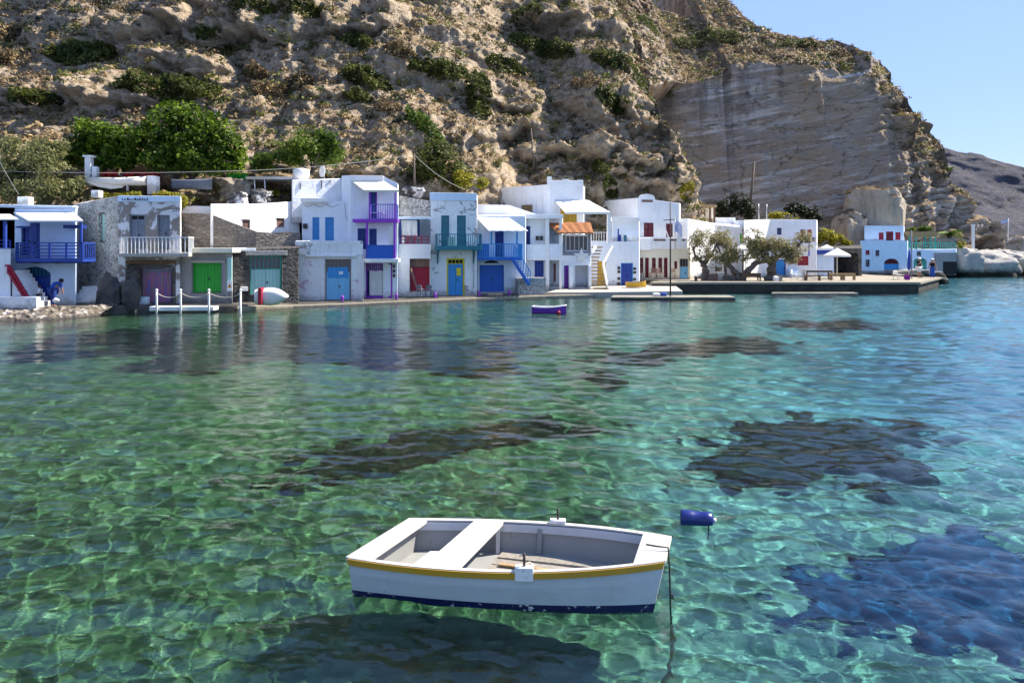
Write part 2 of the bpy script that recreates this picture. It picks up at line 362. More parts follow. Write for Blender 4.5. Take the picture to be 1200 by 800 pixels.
def hillD(X, Z):
    global _bul
    X, Z = np.asarray(X, float), np.asarray(Z, float)
    big = fbm(X/11, Z/8, 1.7, 3)
    dl = D_left0(X, Z)
    # ledges: strata dipping gently to the right, steep risers and gentle treads
    wob = fbm(X/10+4, Z/9, 6.2, 3); P = 5.4
    ph = (Z + .10*X + 2.6*wob)/P; f = ph-np.floor(ph)
    msk = np.clip(.35 + 1.1*fbm(X/14+8, Z/10, 3.3, 2), 0.05, 1)
    dl = dl + P*.92*msk*(np.clip((f-.42)/.58, 0, 1) - f)*.75 + 1.5*big
    dl = dl + np.maximum(X-11, 0)*.95*sstep(14.5, 20, Z)*(1-sstep(30, 38, X))
    Xe = 18.4-(Z-7)*.40 + 1.0*fbm(Z/4, 3.1, 0.5, 3)
    Zc = np.interp(X, [12, 14, 30, 48], [17, 20, 28.6, 27]) + .9*fbm(X/2.2, Z/4, 2.9, 3)
    dl = dl + 3.6*np.maximum(X-Xe, 0)*sstep(Zc+.3, Zc-1.2, Z)*sstep(9, 14, X)
    if _bul is not None:
        wx = .9*fbm(X/2.4, Z/2.4, 4.1, 3); wz = .7*fbm(X/2.2+5, Z/2.0, 8.1, 3)
        for (bx, bz, rx, rz, am, ti) in _bul:
            dx = X-bx+wx; dz = Z-bz - ti*dx + wz
            wv = 1 + .28*np.sin(dx*1.7+bx) + .2*np.sin(dz*2.6+bz)
            q = (dx/rx)**2 + (dz/rz)**2*np.where(dz < 0, 1.25, .8)
            dl = dl - .9*am*wv*np.clip(1-q*q, 0, 1)**.4
    rough = .42*ridged(X/2.6, Z/2.0, .4, 5) + .20*fbm(X/.8, Z/.7, 2.2, 3)
    gul = 1.1*np.clip(ridged(X/7+3, Z/14+.4*X/7, 9.1, 3)-.5, 0, 2)
    ph2 = (Z + .14*X + 1.1*fbm(X/3.2, Z/2.6, 2.7, 3))/1.55; f2 = ph2-np.floor(ph2)
    dl = dl + 1.7*np.clip(.3+1.2*fbm(X/6+2, Z/5, 5.1, 2), 0, 1)*(np.clip((f2-.5)/.5, 0, 1)-f2)
    dl = dl - .30*ridged(X/1.0, Z/.6, 3.9, 4)
    dl = dl - rough*(.5+.8*msk) + gul
    dr = D_right(X, Z)
    end = sstep(46, 52, X)
    ban = (Z - .16*(X-30) + .8*fbm(X/9, Z/5, 5.5, 3))
    st_ = lambda P_, o_: (lambda q: np.clip((q-.55)/.45, 0, 1)-q)((ban/P_+.5*fbm(X/7+o_, Z/6, 3.3, 2)) % 1.0)
    bed = .75*st_(3.1, 0)*np.clip(.3+fbm(X/9, Z/7, 6.6, 2), 0, 1) + .32*st_(1.05, 5)*np.clip(.35+fbm(X/5+3, Z/4, 2.6, 2), 0, 1) - .30*ridged(X/2.6, Z/11, 5.5, 3)*sstep(.1, .5, fbm(X/6, Z/12, 9.5, 2)) + .13*perlin(ban*.9, X/14, .3) + .09*perlin(ban*2.3, X/9, 1.3) + .05*perlin(ban*5.1, X/5, 2.3)
    dr = dr + bed*(1+2.2*end) - (.16+.85*end)*ridged(X/5+2, Z/3.0, 7.7, 5) + .5*fbm(X/6, Z/9, 1.1, 3) - end*1.7*fbm(X/3.4, Z/4.2, 8.8, 4)
    over = sstep(26.5, 28.5, Z)*(1-end)
    dr = dr - over*.5*fbm(X/1.5, Z/1.2, 4.4, 3)
    h = np.clip((dr-dl)/2.0*.5+.5, 0, 1)
    return dr*(1-h) + dl*h - 2.0*h*(1-h)
def hit(px, py):
    Y = np.arange(42, 135, .25); d = hillD(X_(px, Y), Z_(py, Y)) - Y
    i = np.argmax(d <= 0)
    return W(px, py, float(Y[i])) if d[i] <= 0 else W(px, py, 110)
_b = []
for (px, py, rx, rz, am, ti) in BULGE:
    p = hit(px, py); _b.append((p.x, p.z, rx, rz, am, ti))
_bul = _b
xs = np.concatenate([np.arange(-88, -46, .5), np.arange(-46, 66, .125), np.arange(66, 90, .5)])
nz = 330; v = np.linspace(0, 1, nz)
_so = np.array(sorted([(700, -110), (600, -110), (0, -110), (-900, -110)] + [(a, b) for a, b, c in _sk if (a, b) not in ((1068, 118),)], key=lambda q: q[0]), float)
zc_ = np.linspace(4, 62, 175); XX_ = np.repeat(xs[None], 175, 0); ZZ_ = np.repeat(zc_[:, None], len(xs), 1); DD_ = hillD(XX_, ZZ_)
ok_ = (HZ - F*(ZZ_-H)/DD_) <= np.interp(600+F*XX_/DD_, _so[:, 0], _so[:, 1])
ZS = np.where(ok_.any(0), zc_[np.argmax(ok_, 0)], Ztop(xs))
ZS = np.where(xs > 49, np.minimum(ZS, Ztop(xs)+3), ZS); ZS = np.convolve(np.pad(ZS, 4, 'edge'), np.ones(9)/9, 'valid')
ZT = ZS + .35*fbm(xs/1.3, 2.2, .5, 4)*np.clip((xs-25)/10, 0, 1)
GX = np.repeat(xs[None], nz, 0); GZ = -.6 + v[:, None]*(ZT[None]+.6)
GY = hillD(GX, GZ)
nb = 14; top = GY[-1]
bk = np.arange(1, nb+1)[:, None]
GX = np.concatenate([GX, np.repeat(xs[None], nb, 0)]); GY = np.concatenate([GY, top[None]+bk*2.2 + .6*perlin(xs[None]/2, bk*1.1, .5)])
GZ = np.concatenate([GZ, ZT[None]-.02*bk**2.2*2+.5*perlin(xs[None]/2.2, bk*.9, 3.5)-.2])
V = np.stack([GX, GY, GZ], -1).reshape(-1, 3)

t = NT('hillside_rock_and_soil')
g = t.geo(); nz_ = t.sep(g.outputs['Normal'])[2]; pos = g.outputs['Position']
def wn(sc, det=5, ro=.6, vec=None): return t.noise(sc, det, ro, vec if vec is not None else pos)
n_a = wn(.22, 6, .65); n_b = wn(1.3, 6, .65); n_c = wn(6, 5, .7); n_d = wn(2.4, 4)
def strat(deg, sc):
    a = t.N.new('ShaderNodeMapping'); a.inputs['Rotation'].default_value = (0, math.radians(deg), 0); t.link(pos, a.inputs[0])
    b = t.N.new('ShaderNodeMapping'); b.inputs['Scale'].default_value = sc; t.link(a.outputs[0], b.inputs[0]); return b
mp = strat(-6, (.12, .12, 1.0))
strata = wn(1.5, 6, .7, mp.outputs[0])
rock = t.ramp(strata, [(.30, (.24,.185,.14)), (.45, (.47,.39,.30)), (.55, (.39,.315,.24)), (.68, (.60,.52,.41))])
rock = t.mix(t.ramp(n_a, [(.35, 0.0), (.65, .55)]), rock, (.54,.41,.25))
rock = t.mix(t.ramp(n_b, [(.45, 0.0), (.72, .75)]), rock, (.16,.135,.12))
rock = t.mix(t.ramp(n_c, [(.56, 0.0), (.76, .5)]), rock, (.16,.135,.115))
soil = t.ramp(n_d, [(.30, (.12,.085,.058)), (.48, (.27,.20,.13)), (.60, (.42,.32,.20)), (.75, (.38,.30,.21))])
soil = t.mix(t.ramp(n_c, [(.46, 0.0), (.62, .8)]), soil, (.085,.062,.045))
soil = t.mix(t.ramp(n_b, [(.52, 0.0), (.7, .7)]), soil, (.38,.27,.13))
k = t.math('ADD', nz_, t.math('MULTIPLY', t.math('SUBTRACT', n_b, .5), .5))
base = t.mix(t.ramp(k, [(.47, 0.0), (.66, 1.0)]), rock, soil)
# the big bedding-plane cliff: grey-brown beds, pale scour patches, dark water streaks
px_ = t.sep(pos); far = t.ramp(px_[1], [(.0, 0.0), (1.0, 1.0)])
mr = t.N.new('ShaderNodeMapRange'); mr.inputs[1].default_value = 88; mr.inputs[2].default_value = 91.5; t.link(px_[1], mr.inputs[0])
mp2 = strat(11, (.085, .085, 1.0))
beds = wn(1.25, 9, .74, mp2.outputs[0])
mp3 = t.N.new('ShaderNodeMapping'); mp3.inputs['Scale'].default_value = (.75, .3, .06); t.link(pos, mp3.inputs[0])
streak = wn(1.0, 5, .6, mp3.outputs[0])
cl = t.ramp(beds, [(.30, (.14,.112,.092)), (.42, (.38,.32,.265)), (.50, (.26,.21,.165)), (.58, (.50,.44,.385)), (.70, (.62,.57,.52))])
cl = t.mix(t.ramp(wn(.12, 5, .6), [(.40, 0.0), (.58, .75)]), cl, (.34,.25,.165))
cl = t.mix(t.ramp(t.math('ADD', t.math('MULTIPLY', wn(.10, 6, .65, mp.outputs[0]), .6), t.math('MULTIPLY', beds, .5)), [(.57, 0.0), (.66, .8)]), cl, (.60,.57,.55))
zm = t.N.new('ShaderNodeMapRange'); zm.inputs[1].default_value = 12; zm.inputs[2].default_value = 27; t.link(px_[2], zm.inputs[0])
xm = t.N.new('ShaderNodeMapRange'); xm.inputs[1].default_value = 38; xm.inputs[2].default_value = 26; t.link(px_[0], xm.inputs[0])
cl = t.mix(t.math('MULTIPLY', t.math('MULTIPLY', t.ramp(streak, [(.47, 0.0), (.62, .8)]), zm.outputs[0]), xm.outputs[0]), cl, (.10,.076,.058))
blk = t.N.new('ShaderNodeTexVoronoi'); blk.feature = 'DISTANCE_TO_EDGE'; blk.inputs['Scale'].default_value = .55; t.link(strat(9, (.35, .35, 1.0)).outputs[0], blk.inputs['Vector'])
cl = t.mix(t.math('MULTIPLY', t.ramp(blk.outputs[0], [(.0, .8), (.05, 0.0)]), t.ramp(n_b, [(.45, 0.0), (.6, 1.0)])), cl, (.07,.055,.045))
cl = t.mix(t.ramp(n_c, [(.5, 0.0), (.75, .5)]), cl, (.15,.125,.105))
cl = t.mix(t.ramp(k, [(.48, 0.0), (.62, 1.0)]), cl, soil)
base = t.mix(mr.outputs[0], base, cl)
t.base(base, .95, .1)
hb = t.math('ADD', t.math('MULTIPLY', n_c, .35), t.math('ADD', n_b, t.math('MULTIPLY', strata, .6)))
t.bump(hb, 1.0, .5); M['hill'] = t.m
hill = npmesh('hillside', V, gridq(nz+nb, len(xs)), 'hill'); tag(hill, kind='structure')

# the far headland across the bay
fx = np.linspace(150, 700, 260); fv = np.linspace(0, 1, 70)
FT = np.interp(fx, [X_(1040,500), X_(1095,500), X_(1122,500), X_(1135,500), X_(1150,500), X_(1175,500), X_(1200,500), X_(1260,500), 700], [Z_(190,500), Z_(178,500), Z_(169,500), Z_(172,500), Z_(188,500), Z_(194,500), Z_(198,500), Z_(225,500), Z_(270,500)])
FT = FT*1.30 + 1.8*fbm(fx/14, .5, .7, 4)
gx = np.repeat(fx[None], 70, 0); gz = fv[:, None]*FT[None]
gy = 440 + 1.6*gz - np.where(gz < 17, 0, 0) + 8*fbm(gx/60, gz/22, 3.1, 6) - 2.5*ridged(gx/20, gz/12, 1.1, 6)
gy = gy - 22*(1-sstep(15, 26, gz + 5*fbm(gx/40, .3, 2.2, 2)))
gx = np.concatenate([gx, fx[None]]); gy = np.concatenate([gy, gy[-1:]+90]); gz = np.concatenate([gz, gz[-1:]-40])
t = NT('far_headland_haze_scrub'); pos = t.geo().outputs['Position']; nzf = t.sep(t.geo().outputs['Normal'])[2]
n1 = t.noise(.05, 6, .65, pos); n2 = t.math('ADD', t.math('MULTIPLY', t.noise(.30, 6, .75, pos), .65), t.math('MULTIPLY', t.noise(.95, 4, .7, pos), .35))
c = t.ramp(n1, [(.3, (.065,.068,.090)), (.5, (.10,.098,.118)), (.7, (.14,.13,.14))])  # distance haze is put in as blue-grey colour
c = t.mix(t.ramp(n2, [(.46, 0.0), (.54, .85)]), c, (.055,.055,.055)); c = t.mix(t.ramp(n2, [(.57, 0.0), (.62, .6)]), c, (.30,.26,.23))
t.base(c, .95, .05); t.bump(n2, .8, 2.5); M['farhill'] = t.m
tag(npmesh('far_headland', np.stack([gx, gy, gz], -1).reshape(-1, 3), gridq(71, 260), 'farhill'), kind='structure')

# ------------------------------------------------------------------ sea
def wet(a, b): return math.hypot(a, b)
nr, nc = 820, 960
Yr = np.concatenate([3.4*(150/3.4)**(np.linspace(0, 1, nr-10)), np.geomspace(165, 1500, 10)])
u = np.linspace(-1, 1, nc)
YY = np.repeat(Yr[:, None], nc, 1); XX = YY*.86*u[None] + 4*u[None]
XX = np.where(YY > 150, XX*1.0, XX)
sp = np.maximum(np.gradient(Yr)[:, None], (YY*.86+4)*2/nc)
ZZ = np.zeros_like(XX)
calm = 1 - .45*sstep(3, -14, XX)*sstep(10, 26, YY)          # the lee of the houses lies smoother than the open right side
rw = np.random.default_rng(5)
for k_ in range(90):
    lam = .08*(1.9/.08)**rw.random(); th = rw.normal(math.radians(245), .7)
    kk = 2*math.pi/lam; a = .0024*lam**1.02
    fade = np.clip((lam/sp-2.5)/3, 0, 1)
    ph = kk*(np.cos(th)*XX + np.sin(th)*YY) + rw.random()*6.28
    ZZ += a*fade*(np.sin(ph) + .25*np.sin(2*ph+1.5))*(.75+.5*perlin(XX/3+k_, YY/3, .5) if k_ % 9 == 0 else 1)
ZZ *= calm*(1+.45*sstep(.15, .45, XX/(YY+1))*sstep(8, 16, YY))*(1+.35*perlin(XX/5, YY/7, 1.3))
t = NT('clear_sea_water')
t.b.inputs['Base Color'].default_value = (.40,.90,.82,1); t.b.inputs['Roughness'].default_value = 0.0; t.b.inputs['IOR'].default_value = 1.333
t.b.inputs['Transmission Weight'].default_value = 1.0
pos = t.geo().outputs['Position']
mp = t.N.new('ShaderNodeMapping'); mp.inputs['Scale'].default_value = (1.0, 1.5, 1.0); t.link(pos, mp.inputs[0])
wv = t.math('ADD', t.noise(2.2, 4, .6, mp.outputs[0]), t.math('MULTIPLY', t.noise(8.5, 4, .6, mp.outputs[0]), .34))
xw = t.sep(pos); wm = t.N.new('ShaderNodeMapRange'); wm.inputs[1].default_value = -.10; wm.inputs[2].default_value = .34; t.link(t.math('DIVIDE', xw[0], t.math('ADD', xw[1], 2.0)), wm.inputs[0])
t.link(t.mix(wm.outputs[0], (.39,.88,.78), (.32,.88,.97)), t.b.inputs['Base Color'])
ydist = t.N.new('ShaderNodeMapRange'); ydist.inputs[1].default_value = 12; ydist.inputs[2].default_value = 40; t.link(t.sep(pos)[1], ydist.inputs[0])
bn = t.N.new('ShaderNodeBump'); bn.inputs['Distance'].default_value = .035; t.link(wv, bn.inputs['Height'])
t.link(t.math('ADD', t.math('MULTIPLY', ydist.outputs[0], .30), .22), bn.inputs['Strength']); t.link(bn.outputs[0], t.b.inputs['Normal']); M['water'] = t.m
sea = npmesh('sea', np.stack([XX, YY, ZZ], -1).reshape(-1, 3), gridq(nr, nc), 'water'); tag(sea, kind='structure')
sea.cycles.is_caustics_caster = True

def bedZ(X, Y):
    d = np.interp(Y, [0, 5, 9, 16, 28, 40, 60, 120], [-.85, -.95, -1.1, -1.45, -1.9, -1.5, -1.9, -4])
    d = d - .35*sstep(2, 14, X)*sstep(5, 30, Y) - 1.6*sstep(.2, .5, X/(Y+2))*sstep(12, 24, Y)
    return d + .10*fbm(X/1.7, Y/1.7, .3, 3) + .025*fbm(X/.28, Y/.28, 5.3, 2)
by = np.concatenate([np.linspace(1, 24, 420), np.linspace(24.3, 130, 130)]); bu = np.linspace(-1, 1, 420)
BY = np.repeat(by[:, None], 420, 1); BX = (BY*.92+7)*bu[None]
t = NT('seabed_sand_and_pebbles'); pos = t.geo().outputs['Position']; xyz = t.sep(pos)
n1 = t.noise(.45, 5, .6, pos); n2 = t.noise(3.2, 6, .68, pos); n3 = t.noise(11, 4, .7, pos); vo = t.voro(7, 'F1', 1, pos); vd = t.voro(7, 'F1', 0, pos)
sand = t.mix(t.ramp(n2, [(.35, 0.0), (.7, 1.0)]), (.30,.32,.25), (.50,.52,.44))
peb = t.ramp(t.sep(vo)[0], [(0, (.10,.12,.065)), (.5, (.22,.25,.13)), (.85, (.36,.34,.19)), (1, (.58,.52,.36))])
green = t.mix(t.ramp(n3, [(.4, 0.0), (.65, .8)]), peb, (.105,.16,.085))
sx = t.N.new('ShaderNodeMapRange'); sx.inputs[1].default_value = -1.5; sx.inputs[2].default_value = 3.4; t.link(t.math('ADD', xyz[0], t.math('MULTIPLY', t.math('SUBTRACT', xyz[1], 7.0), -.14)), sx.inputs[0])
kk_ = t.math('ADD', sx.outputs[0], t.math('MULTIPLY', t.math('SUBTRACT', n1, .5), 1.1))
c = t.mix(t.ramp(kk_, [(.35, 0.0), (.75, 1.0)]), green, sand)
c = t.mix(t.ramp(n1, [(.55, 0.0), (.7, .45)]), c, (.09,.13,.07))
c = t.mix(1.0, c, (.56,.60,.60), 'MULTIPLY')
ra = t.math('DIVIDE', xyz[0], t.math('ADD', xyz[1], 2.0)); r1 = t.N.new('ShaderNodeMapRange'); r1.inputs[1].default_value = .22; r1.inputs[2].default_value = .46; t.link(t.math('ADD', ra, t.math('MULTIPLY', t.math('SUBTRACT', n1, .5), .25)), r1.inputs[0])
r2 = t.N.new('ShaderNodeMapRange'); r2.inputs[1].default_value = 11; r2.inputs[2].default_value = 19; t.link(xyz[1], r2.inputs[0])
c = t.mix(t.math('MULTIPLY', r1.outputs[0], r2.outputs[0]), c, (.17,.25,.29))     # blue dimming of light in deeper water, put into the seabed colour
t.base(c, 1.0, 0.0); t.bump(vd, .4, .05); M['seabed'] = t.m
bed = npmesh('seabed', np.stack([BX, BY, bedZ(BX, BY)], -1).reshape(-1, 3), gridq(550, 420), 'seabed'); tag(bed, kind='structure'); bed.cycles.is_caustics_receiver = True

t = NT('seagrass'); pos = t.geo().outputs['Position']; n = t.noise(9, 5, .7, pos)
t.base(t.ramp(n, [(.35, (.010,.013,.009)), (.6, (.030,.032,.020)), (.8, (.065,.055,.035))]), 1, 0)
M['seagrass'] = t.m
t = NT('sky_painted_weed'); pos = t.geo().outputs['Position']; n = t.noise(2.2, 6, .7, pos)
t.base(t.ramp(n, [(.35, (.012,.034,.085)), (.6, (.022,.055,.12)), (.78, (.06,.12,.16))]), 1, 0)  # blue of the reflected sky is painted into this weed's colour
M['sky_weed'] = t.m
def refr(px, py, it=6):                       # where a sight line through flat water meets the seabed
    s = (py-HZ)/F; kx = (px-600)/F; Y0 = H/s; X0 = kx*Y0
    hd = math.hypot(1, kx); ti = hd/s; si = ti/math.sqrt(1+ti*ti); sr = si/1.333; tr = sr/math.sqrt(1-sr*sr)
    d = 1.2
    for _ in range(it): d = -float(bedZ(np.array(X0+kx/hd*tr*d), np.array(Y0+tr*d/hd)))
    return X0 + kx/hd*tr*d, Y0 + tr*d/hd
def seagrass(poly, label, seed, hgt=.16, mat='seagrass'):
    P = np.array([refr(a, b) for a, b in poly]); c = P.mean(0)
    n = 240; ang = np.linspace(0, 2*np.pi, n, endpoint=False); rad = []
    for a in ang:                             # radial outline
        best = 1.0; d = np.array([math.cos(a), math.sin(a)])
        for i in range(len(P)):
            p, q = P[i]-c, P[(i+1) % len(P)]-c; den = d[0]*(q-p)[1]-d[1]*(q-p)[0]
            if abs(den) > 1e-9:
                tt = (p[0]*(q-p)[1]-p[1]*(q-p)[0])/den; uu = (p[0]*d[1]-p[1]*d[0])/den
                if tt > 0 and 0 <= uu <= 1: best = tt
        rad.append(best)
    rad = np.array(rad); m = 110; rr = np.linspace(0, 1.45, m)
    jag = 1 + .20*fbm(np.cos(ang)*3+seed, np.sin(ang)*3, .5, 4)
    XX_ = c[0] + np.cos(ang)[None]*rad*jag*rr[:, None]; YY_ = c[1] + np.sin(ang)[None]*rad*jag*rr[:, None]
    wd = float(np.mean(rad))                  # ragged outline, sandy gaps and outlying tufts: the sward dips under the sand where it thins out
    mask = 1.0 - rr[:, None] + .42*fbm(XX_/(.45*wd), YY_/(.45*wd), seed*1.7, 5, .6) + .10*fbm(XX_/.16, YY_/.16, seed*2.3, 2)
    hh = hgt*np.clip(mask*5, -.6, 1)*(1+.45*fbm(XX_/.22, YY_/.22, seed*1.0, 3))
    ZZ_ = bedZ(XX_, YY_) + hh
    i = np.arange(m-1)[:, None]*n + np.arange(n)[None]; j = np.arange(m-1)[:, None]*n + (np.arange(n)[None]+1) % n
    o = npmesh('seagrass', np.stack([XX_, YY_, ZZ_], -1).reshape(-1, 3), np.stack([i, j, j+n, i+n], -1).reshape(-1, 4), mat)
    o.cycles.is_caustics_receiver = True
    return tag(o, label, 'seagrass', 'dark seagrass patches on the seabed', 'stuff')
seagrass([(330,552),(395,520),(470,507),(560,496),(640,487),(690,492),(702,506),(660,517),(590,522),(540,530),(500,548),(440,560),(380,567)], 'long dark seagrass patch in mid water left of centre', 1)
seagrass([(820,515),(850,492),(930,486),(1010,490),(1085,500),(1110,516),(1060,530),(1075,556),(1010,577),(930,566),(850,546)], 'broad dark seagrass patch behind the blue barrel float', 2)
seagrass([(915,706),(955,680),(1000,658),(1070,636),(1130,622),(1220,618),(1260,700),(1215,775),(1130,758),(1060,742),(985,748),(925,738)], 'large dark seagrass patch painted sky blue at the bottom right', 3, .12, 'sky_weed')
seagrass([(0,398),(110,384),(250,378),(420,380),(560,392),(680,402),(690,424),(610,446),(480,436),(330,425),(180,428),(60,416)], 'long dark seagrass band off the stone houses', 4, .3)
seagrass([(700,416),(760,402),(850,396),(920,400),(900,410),(820,418),(740,424)], 'thin dark seagrass streak off the low dock', 5, .3)
seagrass([(920,376),(1000,374),(1050,380),(1000,388),(930,386)], 'faint distant seagrass streak off the pier', 6, .3)

# ------------------------------------------------------------------ shore, quays, piers
def prism(mb, pts, z0, z1):
    n = len(pts); zt = z1 if hasattr(z1, '__len__') else [z1]*n
    mb.face([(p[0], p[1], zt[i]) for i, p in enumerate(pts)]); mb.face([(p[0], p[1], z0) for p in reversed(pts)])
    for i in range(n):
        j = (i+1) % n; a, b = pts[i], pts[j]
        mb.face([(a[0],a[1],z0), (b[0],b[1],z0), (b[0],b[1],zt[j]), (a[0],a[1],zt[i])])
shore_line = [(-500,37.5,.35),(-120,36.6,.35),(0,37.2,.40),(60,37.6,.42),(110,38.6,.42),(128,39.6,.40),(170,40.6,.40),(280,41.8,.30),(345,44.2,.17),(400,45.6,.16),(470,47.6,.18),(560,50.4,.20),(640,52.4,.22),(700,53.6,.22),(760,54.8,.24),(790,60,.45),(800,66,.6)]
def strip(name, pts, mat, back, zfun=None, bot=-2.5):
    V = []; n = 6
    for (px, Y, z) in pts:
        x = X_(px, Y)
        V += [(x, Y-.25, bot), (x, Y, z-.16), (x, Y+.03, z), (x*1.05, Y+4, z+.08), (x*1.3, Y+back, z+.3), (x*1.3, Y+back+.5, bot)]
    V = np.array(V, float); V[:, 1] += .05*perlin(V[:, 0]*1.7, V[:, 2], .5)
    o = npmesh(name, V, gridq(len(pts), n)[:, ::-1], mat, False); return o
t = NT('wet_dark_walkway'); pos = t.geo().outputs['Position']; n = t.noise(1.5, 5, .65, pos); n2 = t.noise(7, 4, .6, pos)
t.base(t.mix(t.ramp(n2, [(.4, 0.0), (.7, .6)]), t.ramp(n, [(.3, (.045,.042,.038)), (.6, (.10,.09,.08)), (.8, (.22,.20,.17))]), (.05,.045,.04)), .8, .3); t.bump(n2, .5, .04); M['walkway'] = t.m
def densify(p, k):
    out = []
    for a, b in zip(p[:-1], p[1:]):
        out += [tuple(a[i]+(b[i]-a[i])*j/k for i in range(3)) for j in range(k)]
    return out + [p[-1]]
tag(strip('shore', densify(shore_line, 6), 'walkway', 22), kind='structure')
mb = MB()                                     # pale kerb of the waterside walkway
for a, b in zip(shore_line[7:14], shore_line[8:15]):
    A, B = W(a[0], 300, a[1]-.02), W(b[0], 300, b[1]-.02)
    mb.hexa([(A.x,A.y-.25,-.4),(B.x,B.y-.25,-.4),(B.x,B.y+.12,-.4),(A.x,A.y+.12,-.4),(A.x,A.y-.25,a[2]-.10),(B.x,B.y-.25,b[2]-.10),(B.x,B.y+.12,b[2]-.07),(A.x,A.y+.12,a[2]-.07)])
tag(mb.build('waterside_kerb', 'quay'), kind='structure')
# pebbly beach on the left
bx = np.linspace(X_(-140, 36), X_(133, 39.6), 220); bt = np.linspace(0, 1, 46)
px_r = np.interp(bx, [X_(p[0], p[1]) for p in shore_line], [p[1] for p in shore_line])
GXb = np.repeat(bx[None], 46, 0); GYb = px_r[None] + .25 - bt[:, None]*2.6 + .25*perlin(bx[None]/1.5, .5, .7)
GZb = .44 - .62*bt[:, None]**1.15 + .07*ridged(GXb/.5, GYb/.5, .3, 3) - .02
t = NT('beach_pebbles'); pos = t.geo().outputs['Position']; c = t.voro(5, 'F1', 1, pos); dd = t.voro(5, 'F1', 0, pos)
z = t.sep(pos)[2]; cc = t.ramp(t.sep(c)[0], [(0, (.055,.046,.037)), (.4, (.115,.095,.075)), (.8, (.19,.16,.13)), (1, (.42,.39,.36))])
mr = t.N.new('ShaderNodeMapRange'); mr.inputs[1].default_value = .02; mr.inputs[2].default_value = .16; t.link(z, mr.inputs[0])
t.base(t.mix(mr.outputs[0], (.05,.045,.04), cc), .85, .3); t.bump(dd, 1, .08); t.m.name = 'beach_pebbles'; M['pebbles'] = t.m
tag(npmesh('pebble_beach', np.stack([GXb, GYb, GZb], -1).reshape(-1, 3), gridq(46, 220), 'pebbles'), kind='structure')
mb = MB()                                     # level ground behind the pier, under the right-hand houses
prism(mb, [(X_(795,60.5),60.5), (30.5,60.5), (37.2,68.6), (35.5,76), (36,125), (0,125), (X_(795,66)-6,72)], -2.5, .70)
tag(mb.build('village_ground', 'quay'), kind='structure')
mb = MB(); prism(mb, [(X_(762,59.1),59.0), (31.4,59.0), (38.6,69.0), (37.3,69.4), (30.4,60.45), (X_(765,61),60.45)], .58, .74)
o = tag(mb.build('pier_deck', 'quay', bevel=.03), kind='structure')
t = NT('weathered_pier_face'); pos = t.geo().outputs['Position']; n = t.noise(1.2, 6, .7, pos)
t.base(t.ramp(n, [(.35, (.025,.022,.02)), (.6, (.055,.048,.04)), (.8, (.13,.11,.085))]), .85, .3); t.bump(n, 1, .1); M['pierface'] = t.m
mb = MB(); prism(mb, [(X_(764,59.1),59.12), (31.3,59.12), (38.4,69.0), (37.0,69.5), (30.0,60.6), (X_(767,61),60.6)], -2.6, .577)
tag(mb.build('pier', 'pierface'), kind='structure')
def dock(name, label, px0, px1, Y, dep, z):
    r = thing(name, label, 'dock', (X_((px0+px1)/2, Y), Y, 0), 'low concrete landing docks')
    mb = MB(); n = 9; a, b = X_(px0, Y), X_(px1, Y)
    top = [(a+(b-a)*i/n, Y + .12*math.sin(i*2.1)) for i in range(n+1)] + [(b, Y+dep), (a+.4, Y+dep)]
    prism(mb, top, z-.1, z); mb.build('deck', 'quay', r)
    mb = MB(); prism(mb, [(p[0], p[1]+.06) for p in top], -2.2, z-.102); mb.build('base', 'pierface', r)
dock('landing_dock', 'long low concrete dock with a grey mast at its edge', 716, 862, 50.2, 1.7, .17)
dock('landing_dock', 'shorter low concrete dock lying in front of the pier', 904, 1006, 55.5, .9, .12)
# sunlit slab shore under the stair houses
mb = MB(); prism(mb, [(X_(640,53.0),53.0),(X_(700,53.3),53.3),(X_(800,54.2),54.2),(X_(792,59.2),59.2),(X_(740,60.2),60.2),(X_(690,57.6),57.6),(X_(655,55.4),55.4)], -1.5, [.30,.30,.32,.44,.46,.46,.42])
tag(mb.build('boat_slip', 'slab'), kind='structure')

